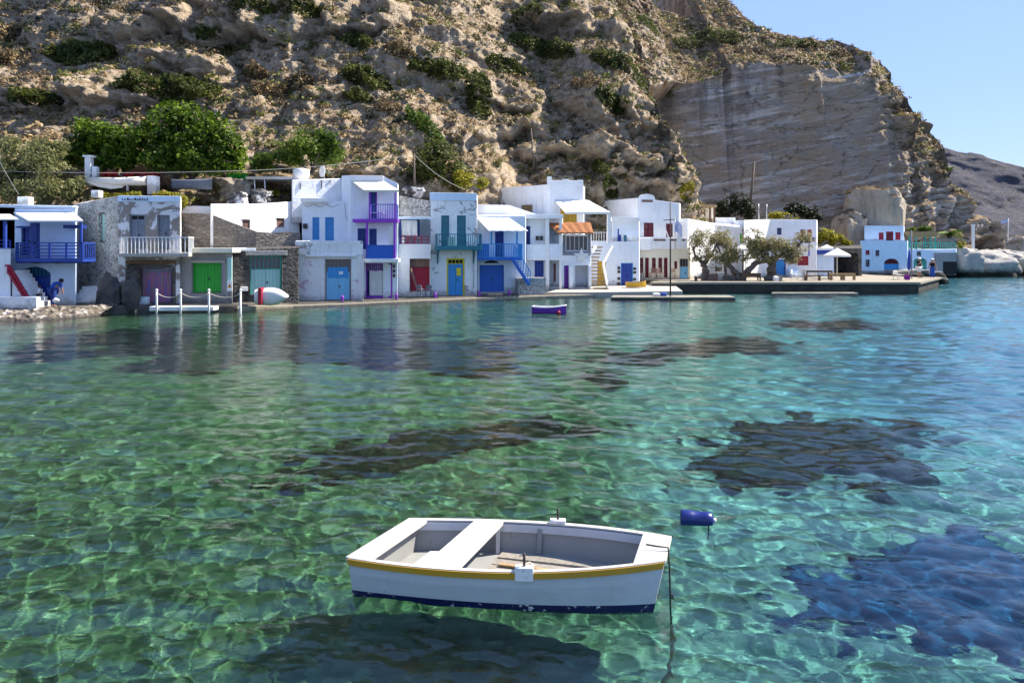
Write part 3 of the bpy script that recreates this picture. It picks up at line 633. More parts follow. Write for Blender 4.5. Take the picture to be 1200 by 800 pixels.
# ------------------------------------------------------------------ houses
class House:
    def __init__(s, name, label, cat, plan, z0, z1, mat, close=True, parapet=0, bevel=.035):
        """plan: (px, Y) corners, first the visible fronts left to right, then the back; z1 one height or one per corner"""
        s.pts = [Vector((X_(a, Y), Y)) for a, Y in plan]; s.n = len(plan)
        s.z0 = z0; s.zt = list(z1) if hasattr(z1, '__len__') else [z1]*s.n; s.mat = mat; s.par = parapet
        c = sum(s.pts, Vector((0, 0)))/s.n
        s.root = thing(name, label, cat, (c.x, c.y, z0)); s.fr = [Fr(s.pts[i], s.pts[(i+1) % s.n]) for i in range(s.n)]
        s.ops = [[] for _ in range(s.n)]; s.bev = bevel
    def hole(s, e, r, depth=.22, mat=None):
        q = s.fr[e].rect(r); s.ops[e].append(q + (depth,)); return q
    def part(s, mb, name, mat, parent=None, bevel=0): return mb.build(name, mat, parent or s.root, bevel=bevel)
    def finish(s):
        mb = MB(); deep = MB()
        allz = [z for oo in s.ops for q in oo for z in q[2:4]]
        for e in range(s.n):
            f = s.fr[e]; za, zb = s.zt[e], s.zt[(e+1) % s.n]
            ops = s.ops[e]
            us = sorted(set([0, f.len] + [u for o in ops for u in o[:2]])); zs = sorted(set([s.z0, min(za, zb)] + allz))
            us = [u for u in us if 0 <= u <= f.len]; zs = [z for z in zs if s.z0 <= z <= min(za, zb)]
            for i in range(len(us)-1):
                for j in range(len(zs)-1):
                    um, zm = (us[i]+us[i+1])/2, (zs[j]+zs[j+1])/2
                    if any(o[0] < um < o[1] and o[2] < zm < o[3] for o in ops): continue
                    mb.face([f.p(us[i],0,zs[j]), f.p(us[i+1],0,zs[j]), f.p(us[i+1],0,zs[j+1]), f.p(us[i],0,zs[j+1])])
            zl = zs[-1]
            if abs(za-zl) > 1e-4 or abs(zb-zl) > 1e-4:
                mb.face([f.p(0,0,zl), f.p(f.len,0,zl), f.p(f.len,0,zb), f.p(0,0,za)] if za > zl+1e-4 and zb > zl+1e-4 else ([f.p(0,0,zl), f.p(f.len,0,zl), f.p(f.len,0,zb)] if zb > zl else [f.p(0,0,zl), f.p(f.len,0,zl), f.p(0,0,za)]))
            for (a, b, c, d, dep) in ops:
                for q in ([(a,0,c),(a,0,d),(a,-dep,d),(a,-dep,c)], [(b,0,d),(b,0,c),(b,-dep,c),(b,-dep,d)], [(a,0,d),(b,0,d),(b,-dep,d),(a,-dep,d)], [(b,0,c),(a,0,c),(a,-dep,c),(b,-dep,c)], [(a,-dep,c),(a,-dep,d),(b,-dep,d),(b,-dep,c)]):
                    mb.face([f.p(*k) for k in q])
        mb.face([(p.x, p.y, z) for p, z in zip(s.pts, s.zt)])
        o = mb.build('wall', s.mat, s.root); wd = o.modifiers.new('join', 'WELD'); wd.merge_threshold = .002; bv = o.modifiers.new('edge', 'BEVEL'); bv.width = .05; bv.segments = 2; bv.limit_method = 'ANGLE'; bv.angle_limit = math.radians(40)
        if s.par:                              # raised rim round the flat roof
            mb = MB()
            for e in range(s.n):
                f = s.fr[e]; za, zb = s.zt[e], s.zt[(e+1) % s.n]; h = s.par
                mb.hexa([f.p(-.02,.03,za+.003), f.p(f.len+.02,.03,zb+.003), f.p(f.len+.02,-.2,zb+.003), f.p(-.02,-.2,za+.003), f.p(-.02,.03,za+h), f.p(f.len+.02,.03,zb+h), f.p(f.len+.02,-.2,zb+h), f.p(-.02,-.2,za+h)])
            s.part(mb, 'parapet', s.mat, bevel=.03)
        return s
    # --- things in and on the walls (rects are sketch px0, py0, px1, py1)
    def door(s, e, r, mat, frame=None, leaves=2, style='plank', inset=.12, handle=True, hole=True, fw=.07, light=0, lightmat='glass', name='door'):
        f = s.fr[e]; a, b, c, d = s.hole(e, r) if hole else f.rect(r)
        d0 = -inset if hole else .01
        fm = frame or mat; mb = MB()
        mb.box(f, a+.002, a+fw, d0-.04, d0+.06, c+.002, d-.002).box(f, b-fw, b-.002, d0-.04, d0+.06, c+.002, d-.002).box(f, a+fw, b-fw, d0-.04, d0+.06, d-fw, d-.002)
        dr = MB(); top = d-fw-.005; ia, ib = a+fw+.005, b-fw-.005
        zt = top - light
        w = (ib-ia)/leaves
        for k in range(leaves):
            la, lb = ia+k*w+.006, ia+(k+1)*w-.006
            n = max(2, int((lb-la)/.16)); pw = (lb-la)/n
            for q in range(n): dr.box(f, la+q*pw+.004, la+(q+1)*pw-.004, d0-.03, d0+.01+.006*((q*7+k) % 3), c+.015, zt)
            if style == 'panel':
                for zz in (c+.15, (c+zt)/2, zt-.12): dr.box(f, la+.02, lb-.02, d0+.02, d0+.04, zz-.05, zz+.05)
        o = s.part(dr, name, mat); fo = s.part(mb, 'door_frame' if name == 'door' else name+'_frame', fm, o)
        if light:
            mb = MB(); mb.box(f, ia, ib, d0-.03, d0-.01, zt+.04, top); s.part(mb, 'fanlight', lightmat, o)
            mb = MB(); n = max(2, int((ib-ia)/.22))
            for q in range(n+1): u = ia+(ib-ia)*q/n; mb.box(f, u-.014, u+.014, d0, d0+.03, zt+.04, top)
            mb.box(f, ia, ib, d0-.01, d0+.03, zt, zt+.04); s.part(mb, 'grille', fm, o)
        if handle:
            mb = MB(); u = (ia+ib)/2+.05 if leaves > 1 else ib-.1
            mb.box(f, u, u+.05, d0+.05, d0+.09, (c+zt)/2-.1, (c+zt)/2+.04); s.part(mb, 'handle', 'iron', o)
        return o
    def window(s, e, r, frame='whitepaint', bars=(1, 1), inset=.12, sill=True, glass='glass'):
        f = s.fr[e]; a, b, c, d = s.hole(e, r); w = .05
        mb = MB(); mb.box(f, a, b, -inset-.02, -inset, c, d); o = s.part(mb, 'window', glass)
        mb = MB(); z = -inset
        mb.box(f, a+.002, a+w, z, z+.05, c+.002, d-.002).box(f, b-w, b-.002, z, z+.05, c+.002, d-.002).box(f, a+w, b-w, z, z+.05, d-w, d-.002).box(f, a+w, b-w, z, z+.05, c+.002, c+w)
        for k in range(1, bars[0]+1): u = a+(b-a)*k/(bars[0]+1); mb.box(f, u-.018, u+.018, z+.002, z+.04, c+w, d-w)
        for k in range(1, bars[1]+1): q = c+(d-c)*k/(bars[1]+1); mb.box(f, a+w, b-w, z+.004, z+.036, q-.016, q+.016)
        s.part(mb, 'frame', frame, o)
        if sill: mb = MB(); mb.box(f, a-.06, b+.06, -.02, .07, c-.06, c-.003); s.part(mb, 'sill', s.mat, o)
        return o
    def shutters(s, e, r, mat, leaves=2, hole=True, open_=False, name='shutter'):
        f = s.fr[e]; a, b, c, d = s.hole(e, r, .16) if hole else f.rect(r)
        z0 = -.10 if hole else .012
        w = (b-a)/leaves
        for k in range(leaves):
            mb = MB(); la, lb = a+k*w+.008, a+(k+1)*w-.008; st = min(.07, (lb-la)*.2)
            mb.box(f, la, la+st, z0, z0+.05, c+.01, d-.01).box(f, lb-st, lb, z0, z0+.05, c+.01, d-.01)
            for q in (c+.01, (c+d)/2-.04, d-.09): mb.box(f, la+st, lb-st, z0+.003, z0+.047, q, q+.08)
            n = max(4, int((d-c)/.08))
            for q in range(n):
                zz = c+.05+(d-c-.1)*q/n
                mb.hexa([f.p(la+st,z0+.034,zz), f.p(lb-st,z0+.034,zz), f.p(lb-st,z0+.010,zz+.05), f.p(la+st,z0+.010,zz+.05), f.p(la+st,z0+.040,zz+.012), f.p(lb-st,z0+.040,zz+.012), f.p(lb-st,z0+.016,zz+.062), f.p(la+st,z0+.016,zz+.062)])
            s.part(mb, name, mat)
    def dark(s, e, r, depth=1.2): return s.hole(e, r, depth)
    def slab(s, e, r, d, mat, name='balcony_slab', d0=-.05):
        f = s.fr[e]; a, b, c, z = f.rect(r, d); mb = MB(); mb.box(f, a, b, d0, d, c, z); return s.part(mb, name, mat, bevel=.02)
    def box(s, e, r, d0, d, mat, name, bevel=0, parent=None):
        f = s.fr[e]; a, b, c, z = f.rect(r, d); mb = MB(); mb.box(f, a, b, d0, d, c, z); return s.part(mb, name, mat, parent, bevel=bevel)
    def post(s, e, px, y0, y1, d, mat, w=.1, name='post'):
        f = s.fr[e]; u, Y = f.t(px, d); mb = MB(); mb.box(f, u-w/2, u+w/2, d-w, d, Z_(y1, Y), Z_(y0, Y)); return s.part(mb, name, mat)
    def railing(s, e, r, d, mat, style='v', gap=.16, sides=True, w=.05, panel=0, name='railing'):
        f = s.fr[e]; a, b, c, z = f.rect(r, d); mb = MB()
        mb.box(f, a, b, d-w*1.4, d, z-w, z).box(f, a, b, d-w*1.2, d-.005, c, c+w)
        if style == 'v':
            n = max(2, int((b-a)/gap))
            for k in range(n+1): u = a+(b-a)*k/n; mb.box(f, max(a, u-w*.36), min(b, u+w*.36), d-w, d-.012, c+w, z-w)
        elif style == 'h':
            n = max(2, int((z-c)/gap))
            for k in range(1, n): q = c+(z-c)*k/n; mb.box(f, a, b, d-w, d-.012, q-w*.45, q+w*.45)
            for k in range(5): u = a+(b-a)*k/4; mb.box(f, max(a, u-w*.7), min(b, u+w*.7), d-w*1.5, d+.004, c, z)
        elif style == 'x':
            n = max(2, int((b-a)/(z-c)/.9))
            for k in range(n):
                u0, u1 = a+(b-a)*k/n, a+(b-a)*(k+1)/n
                mb.bar(f.p(u0,d-.03,c+w), f.p(u1,d-.03,z-w), w*.7); mb.bar(f.p(u0,d-.034,z-w), f.p(u1,d-.034,c+w), w*.7); mb.box(f, u0-w*.0, u0+w*.8, d-w, d-.003, c+w, z-w)
        if panel: mb.box(f, a+w, b-w, d-w*.9, d-w*.5, c+w, z-w)
        if sides:
            for u in (a, b-w):
                mb.box(f, u, u+w, 0, d-w*1.5, z-w, z).box(f, u, u+w, 0, d-w*1.5, c, c+w)
                n = max(2, int(d/gap))
                for k in range(n): q = d*k/n; mb.box(f, u+.008, u+w-.008, q, q+w*.7, c+w, z-w)
        return s.part(mb, name, mat)
    def awning(s, e, back, front, d, mat, name='awning', thick=.05, ribs=0, valance=0):
        """back: px0, px1, py on the wall; front: px0, px1, py at distance d"""
        f = s.fr[e]; (a, Ya), (b, Yb) = f.t(back[0]), f.t(back[1]); zb = Z_(back[2], (Ya+Yb)/2)
        (p, Yp), (q, Yq) = f.t(front[0], d), f.t(front[1], d); zf = Z_(front[2], (Yp+Yq)/2)
        mb = MB(); n = 10
        for i in range(n):
            t0, t1 = i/n, (i+1)/n; sg = ribs*(.5 if i % 2 else -.5)
            l = lambda x, y, tt: x+(y-x)*tt
            mb.hexa([f.p(l(p,q,t0),d,zf+sg), f.p(l(p,q,t1),d,zf-sg), f.p(l(a,b,t1),.01,zb-sg), f.p(l(a,b,t0),.01,zb+sg), f.p(l(p,q,t0),d,zf+thick+sg), f.p(l(p,q,t1),d,zf+thick-sg), f.p(l(a,b,t1),.01,zb+thick-sg), f.p(l(a,b,t0),.01,zb+thick+sg)])
        if valance: mb.box(f, p, q, d-.01, d+.02, zf-valance, zf+thick)
        return s.part(mb, name, mat)
    def brackets(s, e, pxs, y0, y1, d, mat):
        for px in pxs:
            f = s.fr[e]; u, Y = f.t(px, .1); za, zb = Z_(y0, Y), Z_(y1, Y); mb = MB()
            mb.box(f, u-.04, u+.04, .0, .07, zb, za).box(f, u-.04, u+.04, .07, d, za-.08, za); mb.bar(f.p(u, .05, zb+.1), f.p(u, d*.85, za-.06), .06); s.part(mb, 'bracket', mat)
    def stain_cloth(s, e, r, mat, d=.06, name='hung_cloth'):
        f = s.fr[e]; a, b, c, z = f.rect(r, d); mb = MB(); n = 14
        for i in range(n):
            u0, u1 = a+(b-a)*i/n, a+(b-a)*(i+1)/n; w0, w1 = .03*math.sin(i*1.1), .03*math.sin((i+1)*1.1)
            mb.hexa([f.p(u0,d+w0,c), f.p(u1,d+w1,c), f.p(u1,d+w1-.012,c), f.p(u0,d+w0-.012,c), f.p(u0,d+w0*.3,z), f.p(u1,d+w1*.3,z), f.p(u1,d+w1*.3-.012,z), f.p(u0,d+w0*.3-.012,z)])
        return s.part(mb, name, mat)

def arch_door(h, e, r, mat, fan, fanmat, nm='garage_door', inset=.16, frame=None):
    """arched boat-house door: planks below, grilled fan above; the arch is cut by a ring that stands a little proud of the wall"""
    f = h.fr[e]; a, b, c, d = h.hole(e, r, .28); w = (b-a)/2; cx = (a+b)/2; zs = d-w*.62 if d-w*.62 > c else c+.3*(d-c)
    rise = d-zs; N = 14
    arc = [(cx+w*math.cos(math.pi*i/N), zs+rise*math.sin(math.pi*i/N)) for i in range(N+1)]
    mb = MB()                                  # wall infill of the spandrels
    for i in range(N):
        (u0, z0), (u1, z1) = arc[i], arc[i+1]
        mb.hexa([f.p(u1,-.004,z1), f.p(u0,-.004,z0), f.p(u0,-.26,z0), f.p(u1,-.26,z1), f.p(u1,-.004,d+.01), f.p(u0,-.004,d+.01), f.p(u0,-.26,d+.01), f.p(u1,-.26,d+.01)])
    h.part(mb, 'arch', h.mat)
    dr = MB(); n = max(4, int((b-a)/.2)); zt = zs if fan else d-.02
    for q in range(n): dr.box(f, a+(b-a)*q/n+.005, a+(b-a)*(q+1)/n-.005, -inset-.04, -inset+.008*(q % 3), c+.01, zs)
    o = h.part(dr, nm, mat)
    mb = MB()
    for i in range(N):
        (u0, z0), (u1, z1) = arc[i], arc[i+1]
        mb.face([f.p(cx,-inset-.05,zs), f.p(u0,-inset-.05,z0), f.p(u1,-inset-.05,z1)])
    h.part(mb, 'fanlight', fanmat, o)
    mb = MB(); mb.box(f, a, b, -inset, -inset+.05, zs-.03, zs+.05)
    for q in range(1, 9):
        u = a+(b-a)*q/9; zz = zs+rise*math.sqrt(max(0, 1-((u-cx)/w)**2)); mb.box(f, u-.02, u+.02, -inset, -inset+.04, zs+.05, zz-.01)
    h.part(mb, 'grille', frame or mat, o)
    return o

# ---- the white house at the left edge with its stair
h = House('stair_house', 'white house at the left picture edge with outside stair and red railing', 'house', [(-70,37.9),(12.5,37.9),(14,39.6),(-70,42)], .3, [Z_(291,37.9)]*4, 'white')
h.finish()
mb = MB(); f = Fr((X_(-70,38.9),39.4), (X_(14,38.9),39.4)); mb.box(f, 0, f.len-.15, -3.5, 0, Z_(292,38), Z_(240,39)); h.part(mb, 'upper_wall', 'palewash', bevel=.03)
h.awning(0, (-70,12,252), (-70,22,258), .7, 'cloth'); h.post(0, 5, 259, 291, .55, 'royal', .12); h.railing(0, (-70,281,12,291), .05, 'royal', 'h', .2, False)
mb = MB(); f = h.fr[0]
for k in range(9):
    a, b = 12.6+k*3.1, 12.6+(k+1)*3.1; u0 = f.t(a)[0]; u1 = f.t(b)[0]; z = Z_(317+k*4.6, 37.9)
    mb.box(f, u0, u1 if k < 8 else u1+.15, -1.3, -.1, .25, z)
h.part(mb, 'stair', 'white2')
mb = MB(); a = W(10.5, 311, 37.85); b = W(35, 352, 37.85); a2 = W(10.5, 321, 37.85); b2 = W(35, 360, 37.85)
mb.bar(a, b, .10, .12); mb.bar(a2, b2, .06)
for k in range(9): p, q = a.lerp(b, k/8), a2.lerp(b2, k/8); mb.bar(p, q, .08 if k % 4 else .13)
mb.bar((a+a2)/2, (b+b2)/2, .28, .05); mb.bar(W(6,311,37.85), a, .08)
h.part(mb, 'stair_railing', 'crimson')
mb = MB(); prism(mb, [(X_(-60,37.2),37.3),(X_(41,37.2),37.3),(X_(41,37.2),37.95),(X_(-60,37.2),37.95)], .05, [Z_(348,37.3)]*4)
mb.build('white_step', 'white2', h.root, bevel=.03)

# ---- the blue-washed house with the royal blue balcony
h = House('boat_house', 'pale blue house with royal blue balcony and arched blue boat door', 'house', [(-30,39.4),(89,39.4),(91,43.5),(-30,44)], .35, [Z_(241,39.4), Z_(244,39.4), Z_(243,43), Z_(240,43)], 'bluewash', parapet=.10)
arch_door(h, 0, (21,312.5,60,359), 'royal', True, 'teal', frame='deep')
h.door(0, (25.5,265,36,298), 'royal', 'deep', 1); h.dark(0, (27,266,34,276), .2) if False else None
h.window(0, (74,263,93,270), 'deep', (1,0), sill=False) if False else None
h.finish()
h.slab(0, (18,303,97,307), 1.15, 'royal', 'balcony_floor'); h.railing(0, (18,284,97,304), 1.15, 'royal', 'h', .17, True, .06)
h.awning(0, (16,86,250), (33.5,97.5,260), 1.35, 'cloth', 'porch_roof', .07)
h.post(0, 39, 261, 303, 1.15, 'deep', .30, 'porch_post'); h.post(0, 94.5, 261, 303, 1.15, 'royal', .10, 'porch_post'); h.post(0, 19.5, 284, 303, 1.15, 'royal', .10, 'porch_post')
h.box(0, (74,263.5,94,267.5), .0, .6, 'deep', 'shelf'); h.box(0, (18,265,34,267), .0, .4, 'royal', 'lintel')
for a, b in ((19,38),(49,64),(74,96)): h.box(0, (a,306.2,b,308.6), .2, 1.05, 'deep', 'beam')
def roof_box(px0, py0, px1, py1, Y, dep, mat, name, label, cat):
    mb = MB(); mb.wbox(X_(px0,Y), X_(px1,Y), Y, Y+dep, Z_(py1,Y), Z_(py0,Y)); o = mb.build(name, mat, bevel=.03); return tag(o, label, cat)
roof_box(20, 230.5, 33, 240.5, 41.5, .5, 'white', 'chimney', 'squat white chimney on the blue-washed house roof by the olive tree', 'chimney')
roof_box(106.5, 223, 115.5, 231.5, 42.6, .5, 'white', 'chimney', 'small white chimney on the corner of the rough stone house', 'chimney')
# ---- rough stone house with two worn faces
h = House('stone_house', 'rough stone house with peeling whitewash and a white slatted balcony', 'house', [(86,44.5),(138.5,41.2),(211,41.6),(213,46),(90,50)], .35, [Z_(240,44.5), Z_(229.5,41.2), Z_(229.5,41.6), Z_(232,46), Z_(238,50)], 'peel')
h.hole(0, (115.5,249,123,284), .3); h.dark(0, (123.5,319,128,338), .5); h.dark(0, (99,301,103,340), .4)
h.door(1, (151.5,251.5,170,292), 'greywood', 'greywood', 2, light=.22, lightmat='dark', inset=.14)
h.door(1, (184,252,199,292), 'greywood', 'greywood', 2, inset=.2)
h.dark(1, (147,305,206,356), .75)
h.finish()
for o in list(h.root.children):
    if o.name.startswith('wall'):              # the side wall is bare stone, the front peels
        o.data.materials.append(M['stone_white'])
        for p in o.data.polygons:
            if p.normal.x < -.3 and abs(p.normal.z) < .2: p.material_index = 1
mb = MB(); f = h.fr[0]; a, b, c, d = f.rect((116,250.5,122.5,282.5)); mb.box(f, a, b, -.25, -.18, c, d); h.part(mb, 'shutter', 'mint')
h.box(1, (138,229.6,211.5,236.5), .0, .06, 'bluewash', 'cornice', .02); h.box(1, (138,251.5-6,146,247.5), 0, .02, 'white', 'patch') if False else None
mb = MB(); f = h.fr[1]; rr = random.Random(4); u, Y = f.t(143, .065); zz = Z_(233.6, Y)      # faded dark scrawl along the cornice
for k in range(11):
    x = u + k*.125; mb.box(f, x, x+.09*rr.uniform(.4,1), .062, .066, zz-.05*rr.uniform(.2,1), zz+.10*rr.uniform(.2,1)); mb.box(f, x, x+.13, .062, .067, zz-.06, zz-.03)
h.part(mb, 'scrawled_letters', 'iron')
h.slab(1, (139,297,221,301), 1.0, 'slab', 'balcony_slab'); h.railing(1, (140,277.5,221,298), 1.0, 'whitepaint', 'v', .19, True, .05)
h.box(1, (147,305.3,206,309), -.6, .02, 'brownwood', 'lintel'); h.box(1, (163,315.5,201.5,318.5), -.7, -.5, 'greywood', 'lintel')
mb = MB(); f = h.fr[1]; a, b, c, d = f.rect((163.5,318.5,201,355.5), -.6); n = 12
for k in range(n): mb.box(f, a+(b-a)*k/n+.006, a+(b-a)*(k+1)/n-.006, -.66, -.6+.008*(k % 3), c, d)
o = h.part(mb, 'plank_door', 'rainbow'); o['label'] = 'plank door smeared with blue, pink and brown paint'
mb = MB(); mb.box(f, f.t(147)[0], f.t(163)[0], -.6, .03, .3, c+1.9); h.part(mb, 'rough_pier', 'stone_dark', bevel=.05)
mb = MB(); mb.box(f, f.t(201.5)[0], f.t(206)[0], -.6, .02, .3, c+1.9); h.part(mb, 'rough_pier', 'stone_dark', bevel=.05)
# rocks at the corner, low wall, steps
def rock(name, label, cx, cy, Y, rx, rz, mat, seed, ry=None, cat='rock', group=None, lump=.13, pw=.8):
    p = W(cx, cy, Y); k = Y/F; mb = MB(); mb.blob(p, (rx*k, (ry or rx*.8*k), rz*k), lump, seed, 56, 34, pw, .16); o = mb.build(name, mat); return tag(o, label, cat, group)
t = NT('dark_wet_rock'); n = t.noise(1.2, 6, .7); n2 = t.noise(6, 5, .7)
t.base(t.mix(t.ramp(n2, [(.5, 0.0), (.7, .6)]), t.ramp(n, [(.3, (.05,.048,.05)), (.6, (.12,.115,.11)), (.8, (.40,.39,.39))]), (.04,.035,.03)), .85, .3); t.bump(n2, 1, .12); M['rock_dark'] = t.m
t = NT('pale_boulder'); n = t.noise(.9, 6, .7); n2 = t.noise(5, 5, .7)
t.base(t.mix(t.ramp(n2, [(.5, 0.0), (.75, .7)]), t.ramp(n, [(.3, (.22,.19,.16)), (.6, (.42,.37,.31)), (.8, (.52,.47,.40))]), (.15,.13,.11)), .95, .1); t.bump(n2, 1, .12); M['rock_pale'] = t.m
t = NT('lime_splashed_boulder'); n = t.noise(1.3, 6, .75); t.base(t.ramp(n, [(.42, (.06,.06,.065)), (.52, (.14,.13,.13)), (.56, (.60,.60,.60))]), .9, .1); t.bump(n, 1, .15); M['rock_lime'] = t.m
rock('rock', 'dark rounded rock beside the white steps at the stone house', 130, 345, 40.5, 13, 21, 'rock_dark', 3, lump=.10)
rock('rock', 'grey rock with pale stains below the white slatted balcony', 153, 347, 40.3, 9, 19, 'rock_dark', 8, lump=.10)
roof_box(159, 348, 171.5, 362, 40.7, .4, 'bluewash', 'painted_block', 'pale blue painted block at the foot of the many-coloured door', 'block')
mb = MB()
for k in range(6): mb.wbox(X_(90+k*-1.2,41), X_(129-k*1.2+ (6 if k < 3 else 0),41), 40.2+.35*k, 43.5, .15, .42+.17*k)
tag(mb.build('outdoor_steps', 'white2', bevel=.02), 'broad whitewashed steps between the blue house and the stone house', 'steps')
# ---- green boat-house
h = House('boat_house', 'low grey boat house with bright green double door and flat cream roof', 'house', [(205,41.9),(272.5,42.1),(273,46),(205,46)], .3, Z_(296,42), 'concrete')
h.door(0, (225.5,307.5,259.5,343), 'green', 'green', 2, inset=.18); h.dark(0, (218,312,224,350), .12) if False else None
h.finish()
h.box(0, (221,290.5,272.5,296.3), -3.5, .55, 'cream', 'flat_roof', .03); h.box(0, (206,296.6,221,300), -.2, .12, 'slab', 'ledge')
h.box(0, (224,305.2,263,308), .0, .10, 'slab', 'lintel', .01)
mb = MB(); A = W(266.5, 341, 41.75); B = W(271.5, 302, 41.75); mb.wbox(A.x, B.x, 41.75, 41.83, A.z, B.z); o = tag(mb.build('painted_board', 'mint'), 'tall narrow mint green board beside the green boat house door', 'board')
r = thing('warning_sign', 'small white sign with orange warning triangle beside the green door', 'sign', W(269, 341, 41.66))
mb = MB(); A = W(266, 341, 41.66); B = W(272, 329, 41.66); mb.wbox(A.x, B.x, 41.66, 41.70, A.z, B.z); mb.build('board', 'whitepaint', r)
mb = MB(); c = W(269, 335, 41.655); 
def tri(mb, c, s, y): mb.hexa([(c.x-s,y,c.z-s*.75),(c.x+s,y,c.z-s*.75),(c.x+s,y+.003,c.z-s*.75),(c.x-s,y+.003,c.z-s*.75),(c.x-.004,y,c.z+s),(c.x+.004,y,c.z+s),(c.x+.004,y+.003,c.z+s),(c.x-.004,y+.003,c.z+s)])
tri(mb, c, .115, 41.655); mb.build('warning_triangle', 'orange', r); mb = MB(); mb.wbox(c.x-.012, c.x+.012, 41.650, 41.653, c.z-.04, c.z+.05).wbox(c.x-.012, c.x+.012, 41.650, 41.653, c.z-.075, c.z-.055); mb.build('exclamation_mark', 'black', r)
# ---- walls behind
def wall(name, label, pts, z0, zt, mat, thick=.4, cap=None):
    A = [Vector((X_(a, Y), Y)) for a, Y in pts]; n = len(A); r = None
    zt = zt if hasattr(zt, '__len__') else [zt]*n; mb = MB()
    for i in range(n-1):
        f = Fr(A[i], A[i+1]); m = max(1, int(f.len/.8))
        for k in range(m):
            u0, u1 = f.len*k/m, f.len*(k+1)/m; za, zb = zt[i]+(zt[i+1]-zt[i])*k/m, zt[i]+(zt[i+1]-zt[i])*(k+1)/m
            j0, j1 = .05*math.sin(k*2.3+i*1.3), .05*math.sin((k+1)*2.3+i*1.3)
            if k == 0: j0 = 0
            if k == m-1: j1 = 0
            mb.hexa([f.p(u0,0,z0), f.p(u1,0,z0), f.p(u1,-thick,z0), f.p(u0,-thick,z0), f.p(u0,0,za+j0), f.p(u1,0,zb+j1), f.p(u1,-thick,zb+j1), f.p(u0,-thick,za+j0)])
    return tag(mb.build(name, mat), label, 'wall')
wall('retaining_wall', 'brown dry stone retaining wall above the green door boat house', [(211,45.6),(247,45.4),(300,45.9),(352,47.2)], .3, [Z_(250,45.6), Z_(251,45.4), Z_(271.5,45.9), Z_(273,47.2)], 'stone', .8)
wall('garden_wall', 'short low white wall on top of the stone wall', [(212,46.6),(246,46.4)], 3.5, Z_(242,46.5), 'white', .35)
h = House('white_annex', 'sunlit long white wall house with two small brown shutters', 'house', [(246.5,45.3),(300,47.4),(351,50.2),(352,52),(247,51)], 3.2, [Z_(239,45.3), Z_(239.5,47.4), Z_(235.5,50.2), Z_(236,52), Z_(241,51)], 'white')
h.shutters(0, (284,257,293,268.5), 'shutterbrown', 2); h.shutters(1, (324,255.5,333.5,266), 'shutterbrown', 2)
h.finish()
rock('boulder', 'lime-splashed boulder on top of the white annex, the left one', 280, 233.5, 49.2, 12.5, 6.8, 'rock_lime', 21)
rock('boulder', 'lime-splashed boulder on top of the white annex beside the pergola', 306, 231.5, 50.0, 13, 7.5, 'rock_lime', 25)
rock('boulder', 'big pale grey boulder behind the lime-splashed boulders', 277, 222, 52, 17, 10, 'rock_pale', 29)
# ---- stone boat house with mint door
h = House('stone_boat_house', 'dark stone boat house with pale mint metal door', 'house', [(272.8,42.9),(350,44.6),(351,48),(273,48)], .2, [Z_(292,42.9), Z_(290,44.6), Z_(287,48), Z_(288,48)], 'stone_dark')
h.door(0, (293,299.5,330.5,345), 'mint', 'seagreen', 2, inset=.2, light=.72, lightmat='glass'); h.finish()
h.box(0, (288,293.5,337,299.3), .0, .05, 'concrete', 'lintel', .02); h.box(0, (282,336,290.5,341), .0, .18, 'whitepaint', 'meter_box', .01); h.box(0, (272.8,291,300,294.2), .0, .05, 'palewash', 'cornice', .02)
# ---- big house with pale blue terrace (left half) and violet balconies (right half)
h = House('terrace_house', 'white and pale blue house with sky blue shutters and peeling terrace', 'house', [(346,46.0),(417,46.9),(426,46.7),(427,50),(346,50)], .1, Z_(299,46.5), 'white_pink')
h.door(0, (381,303.5,411.5,351), 'light_blue', 'palewood', 2, inset=.16, light=.72, lightmat='glass')
h.finish()
h.box(0, (346,282,425.5,299), -.22, .06, 'white_flake', 'terrace_parapet', .05); h.box(0, (357,298,418,301), .0, .18, 'white2', 'ledge', .03)
h.box(0, (384,313,408,325.5), -.15, -.12, 'sky', 'blue_panel'); h.box(0, (397,318,402,321.5), -.118, -.11, 'whitepaint', 'door_notice')
h2 = House('upper_storey', 'tall white upper block with sky blue shutters and a roof tank', 'house', [(354,48.3),(412.5,48.5),(413,53),(354,53)], 2.6, Z_(236,48.4), 'palewash')
h2.shutters(0, (366,254.5,374.3,281), 'sky', 1); h2.shutters(0, (381,254.5,391.3,287), 'sky', 1); h2.finish()
h2.box(0, (352,232,385,237), .0, .35, 'white', 'eave', .03); h2.box(0, (380,282,411.5,286.5), .9, .96, 'sky', 'low_rail'); h2.box(0, (355,262,360,268), .0, .12, 'iron', 'meter_box')
mb = MB(); f = h2.fr[0]; mb.tube([f.p(f.t(357+i*3)[0], .03, Z_(241+1.5*math.sin(i*1.3), 48.3)) for i in range(15)], .012, 5); mb.tube([f.p(f.t(404,0)[0], .03, Z_(238,48.3)), f.p(f.t(405,0)[0],.03,Z_(252,48.3)), f.p(f.t(410,0)[0],.03,Z_(262,48.3)), f.p(f.t(412,0)[0],.03,Z_(264,48.3))], .012, 5); h2.part(mb, 'wall_cable', 'wire')
h3 = House('roof_room', 'sunlit white roof room with cistern pipes above the pale blue house', 'house', [(342,49.5),(401,51.2),(402,55),(342,55)], 5.0, [Z_(211,49.5), Z_(209,51.2), Z_(209,55), Z_(211,55)], 'white'); h3.finish()
for px, a, b in ((352,214,222),(377,211,221),(387,211,214)): h3.post(0, px, a, b, .06, 'iron', .05, 'pipe')
